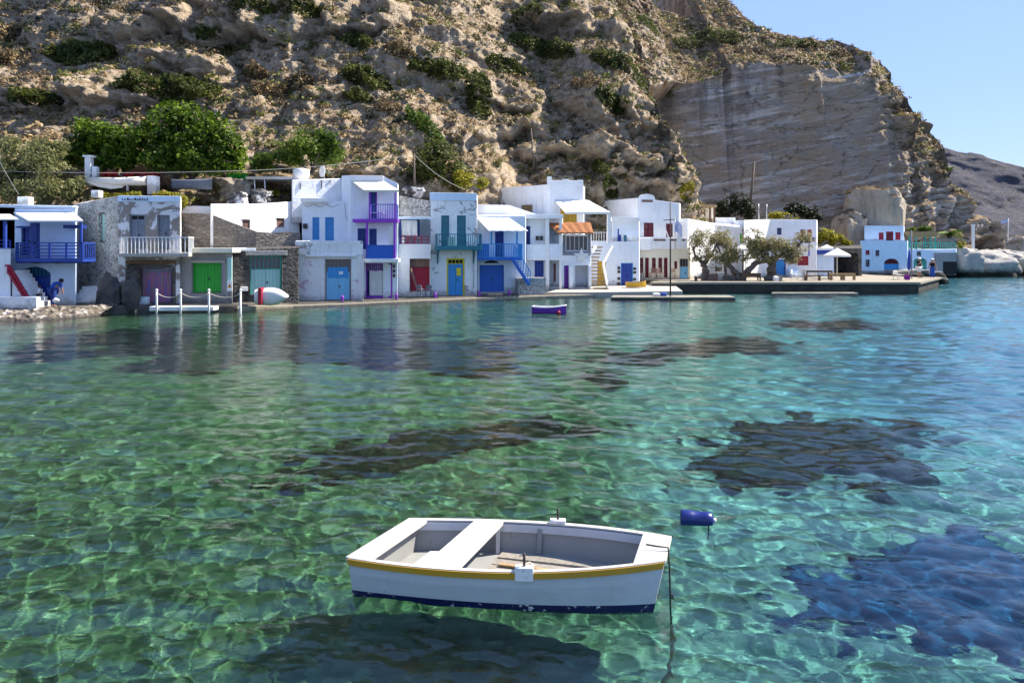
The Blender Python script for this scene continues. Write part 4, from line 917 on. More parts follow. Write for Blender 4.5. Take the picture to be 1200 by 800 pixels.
h = House('violet_house', 'tall three-storey white house with violet posts and balconies', 'house', [(400.5,49.0),(411,48.2),(449,48.3),(466,48.4),(467,53),(401,53)], .15, [Z_(206,49), Z_(205.5,48.2), Z_(206,48.3), Z_(215,48.4), Z_(217,53), Z_(207,53)], 'palewash')
h.door(1, (432,223.5,442,257), 'deep', 'violet', 1); h.door(1, (419,267.5,429.5,292), 'deep', 'royal', 1); h.door(1, (432.5,268,441.5,301), 'deep', 'royal', 1)
h.window(1, (449,262,458,280), 'whitepaint', (1,1)) if False else None
h.dark(1, (428.5,308.5,460,351), .5)
h.finish()
mb = MB(); f = h.fr[1]
a, b, c, d = f.rect((428.5,308.5,460,351), -.2); mb.box(f, a, a+.09, -.3, -.02, c, d).box(f, b-.09, b, -.3, -.02, c, d).box(f, a, b, -.3, -.02, d-.08, d).box(f, a+.09, b-.09, -.3, -.02, c, c+.24)
n = 12
for k in range(n): u = a+.09+(b-a-.18)*(k+.5)/n; mb.box(f, u-.02, u+.02, -.3, -.24, d-.42, d-.08)
mb.box(f, a+.09, b-.09, -.3, -.1, d-.48, d-.42); h.part(mb, 'violet_door_frame', 'violet')
mb = MB(); mb.box(f, a+.09, b-.09, -.36, -.31, c+.24, d-.48); h.part(mb, 'door', 'deep'); h.stain_cloth(1, (433,317,456.5,346), 'cloth', -.1)
h.slab(1, (413,256.5,466,260.5), 1.0, 'violet', 'balcony_floor'); h.railing(1, (432.5,239,465,257), 1.0, 'lilac', 'v', .14, True, .05)
h.awning(1, (411.5,449,212.5), (426,467.5,223.5), 1.15, 'canvas', valance=.08); h.box(1, (410.5,205.6,449,212), .0, .10, 'white', 'parapet_band', .02)
h.post(1, 433, 224, 257, 1.0, 'violet', .09); h.post(1, 463, 225, 257, 1.0, 'violet', .08); h.post(1, 430, 260, 303, .9, 'violet', .13); h.post(1, 462.3, 260, 303, 1.0, 'violet', .13)
h.slab(1, (426,303,467,307.5), 1.05, 'white', 'balcony_slab'); h.railing(1, (429,287,462.5,303), .95, 'blue', 'v', .12, True, .045, 1, 'balcony_panel')
h.stain_cloth(1, (456,265,462,287), 'cloth', .95, 'hung_curtain')
mb = MB(); p = h.fr[1].p(h.fr[1].t(444)[0], .55, Z_(256,47.8)); 
mb.bar(p+Vector((-.5,0,.35)), p+Vector((.35,0,.35)), .5, .04)
for dx in (-.45, .3): mb.bar(p+Vector((dx,0,0)), p+Vector((dx,0,.35)), .04)
o = tag(mb.build('balcony_table', 'whitepaint'), 'little white table on the upper violet balcony', 'table')
for k, y in enumerate((310, 315.5, 321)): h.box(1, (460.5,y,463,y+3.8), .0, .05, 'iron', 'letter_box')
# ---- low house with red door
h = House('red_door_house', 'low white house with a dark red boat door and covered terrace', 'house', [(466.5,49.6),(504.5,50.0),(505,54),(467,54)], .15, Z_(286,49.8), 'white2')
h.dark(0, (480,303,504,341.5), .9); h.finish()
mb = MB(); f = h.fr[0]; a, b, c, d = f.rect((481,313,503.5,341), -.4)
for k in range(9): mb.box(f, a+(b-a)*k/9+.004, a+(b-a)*(k+1)/9-.004, -.5, -.44+.01*(k % 2), c, d)
h.part(mb, 'door', 'crimson'); mb = MB(); q = f.rect((480,303,504,312.5), -.3)
for k in range(12): mb.box(f, q[0]+(q[1]-q[0])*k/12+.005, q[0]+(q[1]-q[0])*(k+1)/12-.005, -.36, -.32, q[2], q[3])
h.part(mb, 'plank_screen', 'shutterbrown')
h.railing(0, (470,276.5,502,285.5), .0, 'crimson', 'h', .22, False, .055); h.box(0, (466.5,278,474,286), -.3, -.02, 'white', 'terrace_pillar', .03)
mb = MB(); f2 = Fr((X_(466,52),52.2), (X_(505,52),52.2)); mb.box(f2, 0, f2.len, -2, 0, Z_(287,50)-.1, Z_(255.5,52)); h.part(mb, 'back_wall', 'bluewash')
h.slab(0, (466.5,254.2,504.5,257), .15, 'bluewash', 'terrace_roof', -2.2); h.post(0, 469, 257, 286, .0, 'deep', .14); h.post(0, 490, 257, 277, -.4, 'deep', .2, 'terrace_post')
h.stain_cloth(0, (471,259,489,276), 'cloth', -.1, 'curtain')
wall('rubble_wall', 'sunlit limed rubble wall above the low red door house', [(446,53.2),(470,52.9),(504,53.2)], 4.0, [Z_(233,53), Z_(229.5,53), Z_(235,53)], 'stone_white', 1.2)
mb = MB(); mb.bar(W(490,342,49.3), W(481.5,314,49.55), .14, .05); tag(mb.build('plank', 'shutterbrown'), 'plank leaning in the dark red doorway', 'plank')
mb = MB(); f = h.fr[0]
# ---- white house with teal balcony
h = House('teal_house', 'two-storey white house with teal shutters and teal balcony', 'house', [(504.5,50.6),(559,51.2),(560,56),(505,56)], .15, [Z_(228,50.6), Z_(229,51.2), Z_(229,56), Z_(228,56)], 'white_flake')
h.shutters(0, (517,252.5,526.5,289), 'teal', 1); h.shutters(0, (535.5,252.5,546,289), 'teal', 1)
h.door(0, (523.5,302.5,544.5,346), 'sky', 'bright_yellow', 2, inset=.14, light=.28, lightmat='dark', fw=.10); h.finish()
h.box(0, (503.8,226,558.8,235), .0, .06, 'bluewash', 'cornice', .02); h.box(0, (535,314,540,323), -.1, -.085, 'bright_yellow', 'door_notice')
h.slab(0, (511,288.5,565,293), 1.0, 'teal', 'balcony_floor'); h.railing(0, (512,274,564.5,289), 1.0, 'teal', 'v', .14, True, .05); h.brackets(0, (513,555), 293, 309, .9, 'teal')
h.stain_cloth(0, (524.5,278,532.5,290), 'mint', .96, 'towel')
h.post(0, 555, 305, 338, .04, 'steel', .06, 'drain_pipe')
# ---- bright blue balcony house
h = House('blue_balcony_house', 'white house with bright blue balcony, outside stair and garage door', 'house', [(559.5,52.4),(616,53.0),(617,58),(560,58)], .2, [Z_(252,52.4), Z_(253,53), Z_(252,58), Z_(252,58)], 'palewash')
arch = h.dark
h.door(0, (562,310.5,590.5,342), 'blue', 'blue', 2, inset=.08, fw=.05, name='garage_door'); h.door(0, (580,271,590.5,303), 'deep', 'blue', 1); h.finish()
h.slab(0, (559,301.5,611.5,305), 1.1, 'blue', 'balcony_floor'); h.railing(0, (560,285.5,612,302), 1.1, 'sky', 'v', .15, True, .055); h.box(0, (560,286,573,303), 1.02, 1.08, 'blue', 'blue_panel')
h.awning(0, (559.5,597,256), (573,619,271), 1.35, 'cloth', 'corrugated_awning', .05, .03); h.post(0, 576, 272, 286, 1.05, 'sky', .10); h.post(0, 606, 272, 286, 1.05, 'sky', .10)
mb = MB(); f = h.fr[0]; q = f.rect((568,305.5,585,308.5), .3)
for i in range(8):
    t0, t1 = math.pi*i/8, math.pi*(i+1)/8; cx_, rw_ = (q[0]+q[1])/2, (q[1]-q[0])/2
    mb.hexa([f.p(cx_-rw_*math.cos(t0),.02,q[2]), f.p(cx_-rw_*math.cos(t1),.02,q[2]), f.p(cx_-rw_*math.cos(t1),.01,q[2]), f.p(cx_-rw_*math.cos(t0),.01,q[2]), f.p(cx_-rw_*math.cos(t0),.02,q[2]+(q[3]-q[2])*math.sin(t0)+.01), f.p(cx_-rw_*math.cos(t1),.02,q[2]+(q[3]-q[2])*math.sin(t1)+.01), f.p(cx_-rw_*math.cos(t1),.01,q[2]+(q[3]-q[2])*math.sin(t1)+.01), f.p(cx_-rw_*math.cos(t0),.01,q[2]+(q[3]-q[2])*math.sin(t0)+.01)])
h.part(mb, 'arched_vent', 'dark')  # flat plate, the opening's shade is its dark colour
mb = MB(); mb2 = MB(); n = 9
for k in range(n):
    a = W(601+k*2.1, 304+k*3.3, 51.9); mb.wbox(a.x, a.x+.22, 51.4, 52.3, a.z-.05, a.z)
for Yk in (51.4, 52.3): mb.bar(W(600,303,Yk), W(620,334,Yk), .06, .2); mb2.bar(W(603,288,Yk), W(622,319,Yk), .06)
for k in range(8): a, b = W(603+k*2.7, 288+k*4.3, 51.4), W(600+k*2.7+2, 303+k*4.4, 51.4); mb2.bar(a, b, .05)
o = h.part(mb, 'stair', 'blue'); h.part(mb2, 'stair_rail', 'sky', o)
h = House('back_wall_block', 'pale block of wall stepping up behind the corrugated awning', 'house', [(559.5,57.2),(596.5,57.2),(628,57.6),(629,60),(560,60)], 3.5, [Z_(239.5,57.2), Z_(240,57.2), Z_(251,57.6), Z_(251,60), Z_(240,60)], 'white'); h.finish()
wall('low_wall', 'low whitewashed wall with bare rubble below the blue stair', [(607,52.0),(639.5,52.4)], .1, [Z_(326.5,52), Z_(325.5,52.4)], 'stone_white', .9)
# ---- recessed porch house
h = House('porch_house', 'white two-storey porch house with square posts and a royal blue door', 'house', [(614.5,55.2),(659,55.4),(660,59),(615,59)], .3, Z_(253,55.3), 'palewash')
h.door(0, (626.5,305.5,637,327.5), 'royal', 'royal', 1); h.door(0, (615.5,265,621.5,296), 'deep', 'royal', 1); h.dark(0, (642,303,658,336), 1.0); h.dark(0, (641.5,261,657,285), .9); h.finish()
h.box(0, (617,286.5,659.5,303), .25, .45, 'palewash', 'balcony_parapet', .03); h.slab(0, (617,302.5,659.5,305), .45, 'white', 'balcony_slab'); h.slab(0, (612,251,660,256), .7, 'white', 'porch_roof')
h.post(0, 641.5, 256, 343, .48, 'white', .26); h.post(0, 657, 256, 343, .48, 'white', .18)
h.box(0, (628,276.5,631.5,281.5), .0, .15, 'iron', 'lantern'); h.box(0, (633,276.5,636,281.5), .0, .15, 'iron', 'lantern')
h.box(0, (649,309,654,330), -.7, -.66, 'red', 'curtain')
# ---- large white house behind
h = House('white_house', 'large plain white house standing behind with a crenellated front parapet', 'house', [(551,65),(644,58.6),(683.5,59.0),(686,68),(556,72)], 2.5, [Z_(223,65), Z_(216,58.6), Z_(217.5,59), Z_(220,68), Z_(224,72)], 'white')
h.shutters(0, (611,240,624,250.5), 'tanwood', 2); h.shutters(1, (657,240,676,261), 'yellow', 2); h.dark(1, (661.5,241,668,261), .3) if False else None; h.finish()
h.box(1, (643,211.5,683,217.5), -.22, .03, 'white', 'parapet', .03); h.box(1, (642,207,646.5,217), -.3, .06, 'white', 'parapet_post', .02); h.box(1, (677.5,211,683.5,217), -.3, .06, 'white', 'parapet_post', .02); h.box(1, (660,210,667,212.5), -.3, .06, 'white', 'parapet_post', .02)
h.box(1, (657,240,661,261), -.02, .03, 'yellow', 'window_frame'); h.box(1, (667.5,240,669,261), .0, .03, 'yellow', 'window_frame')
h.awning(1, (649,690,235), (662,716,249), 1.9, 'cloth', 'cloth_awning', .04, .05, .12)
h.post(1, 685, 248, 270, 1.8, 'whitepaint', .07); h.post(1, 714, 250, 285, 1.8, 'white', .25)
# ---- tiled porch house
h = House('tiled_house', 'small grey house with orange tiled roof and glazed upper porch', 'house', [(641,56.6),(659,55.6),(692.5,55.8),(693,60),(643,61)], .35, Z_(275,56), 'palewash')
h.window(0, (643,264.5,657.5,286), 'greywood', (3,0)) if False else None
h.window(1, (663,276,689,294), 'whitepaint', (4,0), .1, False); h.dark(1, (674,311,690,337), 1.1); h.door(0, (647,311,655,339), 'purple', 'purple', 1) if False else None
h.door(1, (661,311,666.8,338.5), 'purple', 'purple', 1); h.finish()
h.awning(1, (640,692,262), (655,695.5,274), .9, 'terracotta', 'tiled_roof', .10, .05); h.box(1, (659,294.5,692.5,299), .0, .06, 'greywood', 'beam'); h.box(1, (659,275,662.5,295), .0, .04, 'greywood', 'porch_post'); h.box(1, (689.3,275,692.5,295), .0, .04, 'greywood', 'porch_post')
h.box(1, (667,311,671.5,339), .05, .35, 'palewash', 'column', .03); h.box(1, (690,311,693,339), .05, .35, 'palewash', 'column', .03)
mb = MB(); c = h.fr[1].p(h.fr[1].t(681.5,.12)[0], .12, Z_(300,55.6)); n = 9
pts = []
for k in range(10):
    a = math.pi/2+k*math.pi/5; rr_ = .62 if k % 2 == 0 else .26; pts.append((c.x+rr_*math.cos(a), c.z+rr_*math.sin(a)))
for k in range(10):
    a, b = pts[k], pts[(k+1) % 10]; mb.hexa([(a[0],c.y,a[1]),(b[0],c.y,b[1]),(b[0],c.y+.05,b[1]),(a[0],c.y+.05,a[1]),(c.x,c.y-.06,c.z),(c.x,c.y-.06,c.z),(c.x,c.y+.05,c.z),(c.x,c.y+.05,c.z)])
tag(mb.build('star_ornament', 'whitepaint'), 'big white star ornament hanging on the tiled porch house', 'ornament')
r = thing('outdoor_stair', 'narrow white stair with wooden steps beside the ochre door', 'stair', W(699,339,55.5))
mb = MB(); n = 13
for k in range(n): a = W(703-k*.9 if k < 8 else 696+ (k-8)*1.5, 337-k*4.0, 55.5); mb.wbox(a.x-.45, a.x+.5, 55.5+k*.18, 55.8+k*.18, a.z-.10, a.z)
mb.build('tread', 'tanwood', r); mb = MB()
for dx, dy in ((-.62, 0), (.62, 0)): mb.bar(W(702,341,55.5)+Vector((dx,0,.1)), W(697,308,56.9)+Vector((dx,0,0)), .12, .3); mb.bar(W(697,308,56.9)+Vector((dx,0,0)), W(708,288,57.6)+Vector((dx,0,0)), .10, .2)
mb.build('side_wall', 'white', r)
# ---- ochre door house and blue door house
h = House('ochre_door_house', 'pale house with a tall ochre door and a little roof terrace', 'house', [(690.5,59.0),(749,59.6),(750,66),(692,66)], .4, [Z_(283,59), Z_(283,59.6), Z_(283,66), Z_(283,66)], 'palewash')
h.door(0, (700,306,710,337), 'yellow', 'yellow', 1, handle=True); h.door(0, (727.5,308,742,337.5), 'royal', 'sky', 2); h.finish()
h.railing(0, (693,272,717,283), .0, 'whitepaint', 'v', .2, False, .05); 
for px in (712.5, 736): h.box(0, (px-.2,272 if px < 720 else 283.1,px+.2,283.2), 0, .01, 'white', 'trim') if False else None
for k, y in enumerate((312.5, 317, 325, 331)): h.box(0, (724.2,y,727,y+3), .0, .12, 'iron', 'flower_pot'); h.box(0, (742.4,y+1,745.5,y+3.6), .0, .12, 'iron', 'flower_pot')
h2 = House('upper_room', 'pale upper room with narrow blue shutters above the royal blue door', 'house', [(717,60.2),(749,60.4),(750,66),(717,66)], Z_(283.2,59.6), Z_(258,60.3), 'palewash')
h2.shutters(0, (723.8,275,728,284.2), 'royal', 1); h2.shutters(0, (731,275.5,734.5,284), 'teal', 1); h2.finish(); h2.slab(0, (717,254.5,750.5,259), .35, 'white', 'eave'); h2.post(0, 724.5, 268, 275, .02, 'royal', .1)
h2.box(0, (738,274,743,282), .0, .03, 'white2', 'wall_plaque') if False else None
roof_box(700, 270, 706, 281, 61.5, .1, 'tanwood', 'terrace_door', 'small brown wooden door standing at the back of the roof terrace', 'door') if False else None
# ---- red shutter house with terrace
h = House('red_shutter_house', 'white two-storey house with dark red shutters and cream ground floor', 'house', [(687,70.5),(747,64.8),(796,65.6),(798,72),(690,76)], 3.2, [Z_(237,70.5), Z_(232,64.8), Z_(238,65.6), Z_(239,72), Z_(237,76)], 'white')
h.shutters(1, (754.5,261,766,277.5), 'red', 2); h.shutters(1, (780.5,262,788.5,278), 'red', 2); h.finish()
mb = MB(); f = h.fr[1]; q = f.rect((749.5,231,768,236), .08); N = 12           # rounded gable with a dark slot
for i in range(N):
    t0, t1 = math.pi*i/N, math.pi*(i+1)/N; cx_ = (q[0]+q[1])/2; rw_ = (q[1]-q[0])/2; zz = lambda t_: q[2]+.02+(q[3]-q[2]+.25)*math.sin(t_)**.5
    mb.hexa([f.p(cx_-rw_*math.cos(t0),.05,q[2]-.4), f.p(cx_-rw_*math.cos(t1),.05,q[2]-.4), f.p(cx_-rw_*math.cos(t1),-.3,q[2]-.4), f.p(cx_-rw_*math.cos(t0),-.3,q[2]-.4), f.p(cx_-rw_*math.cos(t0),.05,zz(t0)), f.p(cx_-rw_*math.cos(t1),.05,zz(t1)), f.p(cx_-rw_*math.cos(t1),-.3,zz(t1)), f.p(cx_-rw_*math.cos(t0),-.3,zz(t0))])
h.part(mb, 'gable', 'white'); h.box(1, (752,234,765,237), .05, .056, 'shutterbrown', 'gable_vent')
g = House('cream_house', 'cream terrace front with dark red shutters and chairs before it', 'house', [(747.5,64.2),(806,64.9),(809,65),(810,70),(748,70)], .65, Z_(290,64.5), 'cream')
for a in (748.5, 764, 771.5): g.shutters(0, (a,302,a+(5.4 if a < 760 else 4.6),319.5), 'red', 1)
for a in (756, 778): g.door(0, (a,302,a+4.4,325.5), 'red', 'red', 1, handle=False, fw=.05)
g.door(0, (796.5,303,808,326.5), 'light_blue', 'palewood', 2, light=.62, lightmat='glass'); g.shutters(0, (790.2,306,793.6,315), 'red', 1); g.finish()
g.box(0, (749,278.5,805.5,292), -.25, .12, 'white', 'terrace_parapet', .03); g.box(0, (747.3,279,763,293), .13, .2, 'white2', 'parapet_pier')
for a, b in ((766,780),(786,793),(797,803)): g.box(0, (a,280,b,282.5), .121, .126, 'shutterbrown', 'parapet_vent')
g.box(0, (772,262.5,779.5,264.5), -2, -1.2, 'red', 'shelf') if False else None
mb = MB(); mb.bar(W(778,263.5,64.6), W(783.5,278,64.6), .13, .08); g.part(mb, 'white_strut', 'whitepaint')
h = House('curved_white_house', 'white house with rounded corner behind the first olive tree', 'house', [(796.5,66.4),(806,66.2),(816,67.2),(838,69),(838,76),(797,76)], .65, [Z_(257,66.4), Z_(256,66.2), Z_(258,67.2), Z_(262,69), Z_(262,76), Z_(257,76)], 'white')
h.shutters(1, (807.5,272,810,282), 'light_blue', 1) if False else None; h.door(2, (828,291,834,326), 'white', 'white', 1) if False else None; h.finish()
h.railing(0, (797,303-19,812,289.5), 1.2, 'shutterbrown', 'v', .22, False) if False else None
h = House('pergola_house', 'cream house with brown wooden pergola above the rounded white house', 'house', [(797,75),(812,75),(838,75.5),(838,80),(797,80)], 3, Z_(240,75), 'cream')
h.window(1, (807,247,809.5,255), 'brownwood', (0,0), sill=False); h.door(0, (809.2,246,811.8,258), 'brownwood', 'brownwood', 1) if False else None; h.finish()
h.slab(1, (799,240,840,243), 1.6, 'tanwood', 'pergola_roof'); 
for px in (826, 832.5, 837.5): h.post(1, px, 243, 263, 1.5, 'brownwood', .14, 'pergola_post')
h.railing(1, (826,257,838,264), 1.55, 'brownwood', 'v', .3, False)
# ---- houses behind the olive trees
h = House('low_house', 'low white house with stepped roofs behind the olive trees', 'house', [(815,72),(838,70.5),(870,70.8),(873,78),(817,78)], .6, [Z_(262,72), Z_(263,70.5), Z_(266,70.8), Z_(262,78), Z_(258,78)], 'white')
h.shutters(1, (868.2-1.5,274,872-2,284), 'lime', 1); h.door(1, (846,303,852,326), 'palewood', 'palewood', 1); h.finish()
mb = MB(); mb.wbox(X_(838,74), X_(862,74), 74, 78, 3, Z_(255,74)); h.part(mb, 'upper_block', 'white', bevel=.04); mb = MB(); mb.wbox(X_(862,73), X_(871.5,73), 73, 78, 3, Z_(258.5,73)); h.part(mb, 'upper_block', 'palewash', bevel=.04)
h = House('corner_house', 'tall white corner house with red shutters behind the thick olive trunk', 'house', [(871.5,67.3),(902.5,70.2),(957,70.4),(958,78),(873,78)], .6, [Z_(258,67.3), Z_(257,70.2), Z_(257.5,70.4), Z_(258,78), Z_(258,78)], 'white')
h.window(1, (910.5,267,916,275), 'royal', (1,0)); h.shutters(1, (946,269,951.2,277.5), 'crimson', 1); h.door(1, (938,269,944,282.5), 'red', 'red', 1); h.door(1, (909,304,921,322.5), 'sky', 'royal', 1); h.window(1, (926,304,929.5,309), 'royal', (0,0), sill=False)
h.shutters(1, (934.5,300,947.5,311), 'crimson', 2); h.finish()
h.slab(1, (938,284,957.5,287.5), .9, 'white', 'balcony_slab'); h.railing(1, (940,278,957,284.5), .85, 'purple', 'v', .18, True, .04); h.post(1, 948.3, 279, 300, .9, 'lilac', .1)
mb = MB(); f = h.fr[1]
for k in range(5): q = f.rect((921+k*.6,315+k*1.6,936,327), .3); mb.box(f, q[0], q[1], .0, 1.6-.28*k, .6, .78+.17*(k))
h.part(mb, 'front_steps', 'bluewash')
# ---- taverna with blue fascia and dark cave
h = House('taverna', 'low pale blue taverna with royal blue fascia beside a dark cave mouth', 'house', [(946,71.5),(977,71.8),(1010,73),(1010,80),(947,80)], .6, [Z_(291,71.5), Z_(291,71.8), Z_(291,73), Z_(287,80), Z_(288,80)], 'bluewash')
h.dark(0, (953.5,302,967.5,315.5), .3) if False else None; h.dark(1, (979,296,1006,325), 3.0); h.finish()
h.box(0, (951,292.3,975.5,298), .0, .4, 'royal', 'fascia'); h.box(0, (951,290.5,975.5,293), -.3, .5, 'whitepaint', 'roof_edge'); h.box(0, (953.5,299,955.8,312), .0, .06, 'royal', 'blue_post'); h.box(0, (936.5,308,946,313.5), .1, .7, 'royal', 'blue_box')
for o in list(h.root.children):
    if o.name.startswith('wall'):
        o.data.materials.append(M['stone_dark'])
        for p in o.data.polygons:
            if p.center.x > (X_(978,71.8)-h.root.location.x): p.material_index = 1
# ---- far blue house on the water
h = House('seaside_house', 'pale blue two-storey house with crimson shutters and arched boat door', 'house', [(1008,86.6),(1063.5,87.4),(1066,94),(1010,94)], .3, Z_(282,87), 'bluewash')
h.shutters(0, (1014.2,293,1019,298.5), 'crimson', 1); h.window(0, (1014.2,304,1019,312.5), 'deep', (0,1)); h.window(0, (1026,293,1030.5,300), 'deep', (1,0))
arch_door(h, 0, (1036,303,1053.5,320.5), 'sky', True, 'red', frame='red'); h.finish()
h2 = House('upper_storey', 'narrow upper storey with three crimson shutters on the seaside house', 'house', [(1013,87.8),(1059,88.3),(1060,94),(1013,94)], 3.95, Z_(264.5,88), 'bluewash')
h2.shutters(0, (1029.8,272.5,1035.7,281), 'crimson', 2); h2.door(0, (1038.3,271.3,1047,282), 'red', 'crimson', 2); h2.shutters(0, (1049.2,272,1055.5,281), 'crimson', 2); h2.finish()
h = House('sea_wall_house', 'long low pale blue sea wall house with a teal arched door', 'house', [(1063.8,88.2),(1098,88.5),(1120,89.2),(1122,96),(1066,96)], .2, [Z_(292.5,88.2), Z_(292.5,88.5), Z_(292,89.2), Z_(291,96), Z_(291,96)], 'bluewash')
arch_door(h, 0, (1070.5,302,1086,321), 'seagreen', False, 'seagreen'); h.window(0, (1074,294.5,1079.5,300), 'teal', (0,0)); h.finish()
h.box(1, (1097,296,1121,322), .0, .25, 'concrete', 'cave_front'); h.box(1, (1105,306.5,1121,322), .2, .253, 'dark', 'cave_shade_panel'); h.box(0, (1064,318,1105,323), .0, 1.2, 'bluewash', 'step')  # cave opening is a flat panel, its shade painted near-black
r = thing('pergola', 'beige roofed terrace pergola with slim sea green posts', 'pergola', W(1080,291,90))
mb = MB(); mb.wbox(X_(1060,90), X_(1097,90), 89.6, 93, Z_(277.5,90), Z_(271.5,90)); mb.build('roof', 'tanwood', r)
for px in (1066, 1074, 1084.5, 1090.5, 1096):
    mb = MB(); mb.wbox(X_(px,89.5)-.06, X_(px,89.5)+.06, 89.5, 89.62, Z_(292,89.5), Z_(277,89.5)); mb.build('post', 'seagreen', r)
mb = MB(); f = Fr((X_(1062,88.9),88.9), (X_(1120,89.6),89.6)); mb.box(f, 0, f.len, -.05, 0, Z_(285,89), Z_(284,89))
for k in range(24): u = f.len*k/23; mb.box(f, u-.03, u+.03, -.05, 0, Z_(292,89), Z_(285,89))
tag(mb.build('terrace_railing', 'seagreen'), 'sea green railing along the pergola terrace edge', 'railing')
mb = MB(); p = W(1105, 289, 92); mb.wbox(p.x-1.6, p.x+1.5, 92, 94, Z_(292,92), Z_(279,92)); tag(mb.build('terrace_hut', 'stone'), 'little stone hut wall at the right end of the terrace', 'hut')

# ------------------------------------------------------------------ foliage
M['leaf_tree'] = leafmat('broad_green_leaves', [(32,46,10),(58,80,16),(90,116,26),(146,166,50)], .42)
M['leaf_olive'] = leafmat('olive_leaves', [(62,66,36),(100,104,60),(132,132,84),(165,160,112)], .35)
M['leaf_dry'] = leafmat('dry_olive_leaves', [(92,88,60),(132,124,86),(158,150,108),(136,146,92)], .4)
M['leaf_dark'] = leafmat('dark_scrub_leaves', [(42,50,22),(64,74,30),(92,98,42),(124,122,58)], .35)
M['leaf_bush'] = leafmat('bush_leaves', [(44,66,20),(70,96,30),(104,122,42),(150,156,60)], .35)
M['leaf_yellow'] = leafmat('yellow_green_leaves', [(84,92,24),(124,124,36),(160,150,48),(184,170,70)], .35)
M['leaf_tan'] = leafmat('dry_scrub_leaves', [(66,56,44),(104,88,62),(146,124,86),(178,154,114)], .2)
M['leaf_black'] = leafmat('shade_tree_leaves', [(14,22,12),(24,34,18),(36,46,24),(54,62,34)], .2)
M['petal'] = leafmat('red_flowers', [(110,16,24),(170,28,36),(200,50,50),(120,140,50)], .3)
def leafquads(P, N_, size, asp=2.2):
    n = len(P); T = R.normal(size=(n, 3)); T -= (T*N_).sum(1)[:, None]*N_; T /= np.linalg.norm(T, axis=1)[:, None]+1e-9
    B = np.cross(N_, T); L = (size*R.uniform(.6, 1.35, n))[:, None]; w = L/asp
    V = np.stack([P-T*L*.5, P+B*w*.5-T*L*.05, P+T*L*.5, P-B*w*.5-T*L*.05], 1).reshape(-1, 3)
    return V, np.arange(n*4).reshape(-1, 4)
def crown_points(blobs, n, shell=.55):
    b = np.array(blobs, float); w = b[:, 3]*b[:, 4]*b[:, 5]; w = w**.67; k = R.choice(len(b), n, p=w/w.sum())
    d = R.normal(size=(n, 3)); d /= np.linalg.norm(d, axis=1)[:, None]
    r = R.uniform(0, 1, n)**shell*(1+.22*fbm(d[:, 0]*2.2+k*3.1, d[:, 1]*2.2, d[:, 2]*2.2, 3))
    P = b[k, :3] + d*b[k, 3:6]*r[:, None]
    keep = fbm(P[:, 0]*.95, P[:, 1]*.95, P[:, 2]*.95, 3) > -.16
    return P[keep], d[keep]
def foliage(name, blobs, n, size, mat, parent, asp=2.0, up=.7):
    P, d = crown_points(blobs, n); m = len(P)
    N_ = R.normal(size=(m, 3))*.7 + d*.5 + np.array([0, 0, up]); N_ /= np.linalg.norm(N_, axis=1)[:, None]
    V, Q = leafquads(P, N_, size, asp)
    tint = np.clip(.5 + .32*fbm(P[:, 0]*.9, P[:, 1]*.9, P[:, 2]*.9, 3) + R.normal(size=m)*.16, 0, 1)
    if parent is not None: V = V - np.array(ORG[parent.name])
    o = npmesh(name, V, Q, mat, False, np.repeat(tint, 4))
    if parent is not None: o.parent = parent; ORG[o.name] = ORG[parent.name]
    return o
def limb(mb, a, b, r0, r1, bend, n=7):
    a, b = Vector(a), Vector(b); L = (b-a).length; pts = []
    s1 = Vector((random.uniform(-1,1), random.uniform(-1,1), random.uniform(-.3,.5)))*bend*L
    for i in range(n):
        t_ = i/(n-1); pts.append(a.lerp(b, t_) + s1*math.sin(math.pi*t_) + Vector((random.uniform(-1,1), random.uniform(-1,1), 0))*.02*L)
    mb.tube(pts, [r0+(r1-r0)*i/(n-1) for i in range(n)], 8); return pts
def tree(name, label, base, blobs, n, size, mat, trunks, bark='bark', asp=2.0, cat='tree', group=None, up=.7, grow=()):
    """base (px,py,Y); blobs (px,py,dY,rx,rz) in sketch units; trunks: lists of (px,py,dY,radius in m)"""
    Y = base[2]; k = Y/F; o = thing(name, label, cat, W(*base), group)
    bl = [tuple(W(b[0], b[1], Y+b[2])) + (b[3]*k, min(b[3], b[4]*1.2)*k, b[4]*k) for b in blobs]
    foliage('crown', bl, n, size, mat, o, asp, up)
    mb = MB()
    for tr in trunks:
        p = [W(q[0], q[1], Y+q[2]) for q in tr]; m = []; r_ = []
        for i in range(len(p)-1):
            for j in range(4):
                t_ = j/4; m.append(p[i].lerp(p[i+1], t_) + Vector((math.sin(i*3+j*2.3), math.cos(i*2+j*1.7), 0))*tr[i][3]*.22); r_.append((tr[i][3]*(1-t_)+tr[i+1][3]*t_)*(1+.12*math.sin(j*2.1+i)))
        m.append(p[-1]); r_.append(tr[-1][3]); mb.tube(m, r_, 9)
    tips = [Vector(W(q[-1][0], q[-1][1], Y+q[-1][2])) for q in trunks]
    for i, b in enumerate(bl):
        c = Vector(b[:3]); s_ = min(tips, key=lambda t_: (t_-c).length); limb(mb, s_, c, .07*size/.16, .02, .12)
        for q in range(3): limb(mb, s_.lerp(c, .5), c+Vector((random.uniform(-1,1)*b[3], random.uniform(-1,1)*b[4], random.uniform(-.2,1)*b[5]))*.8, .04, .012, .15, 5)
    mb.build('trunk', bark, o); return o
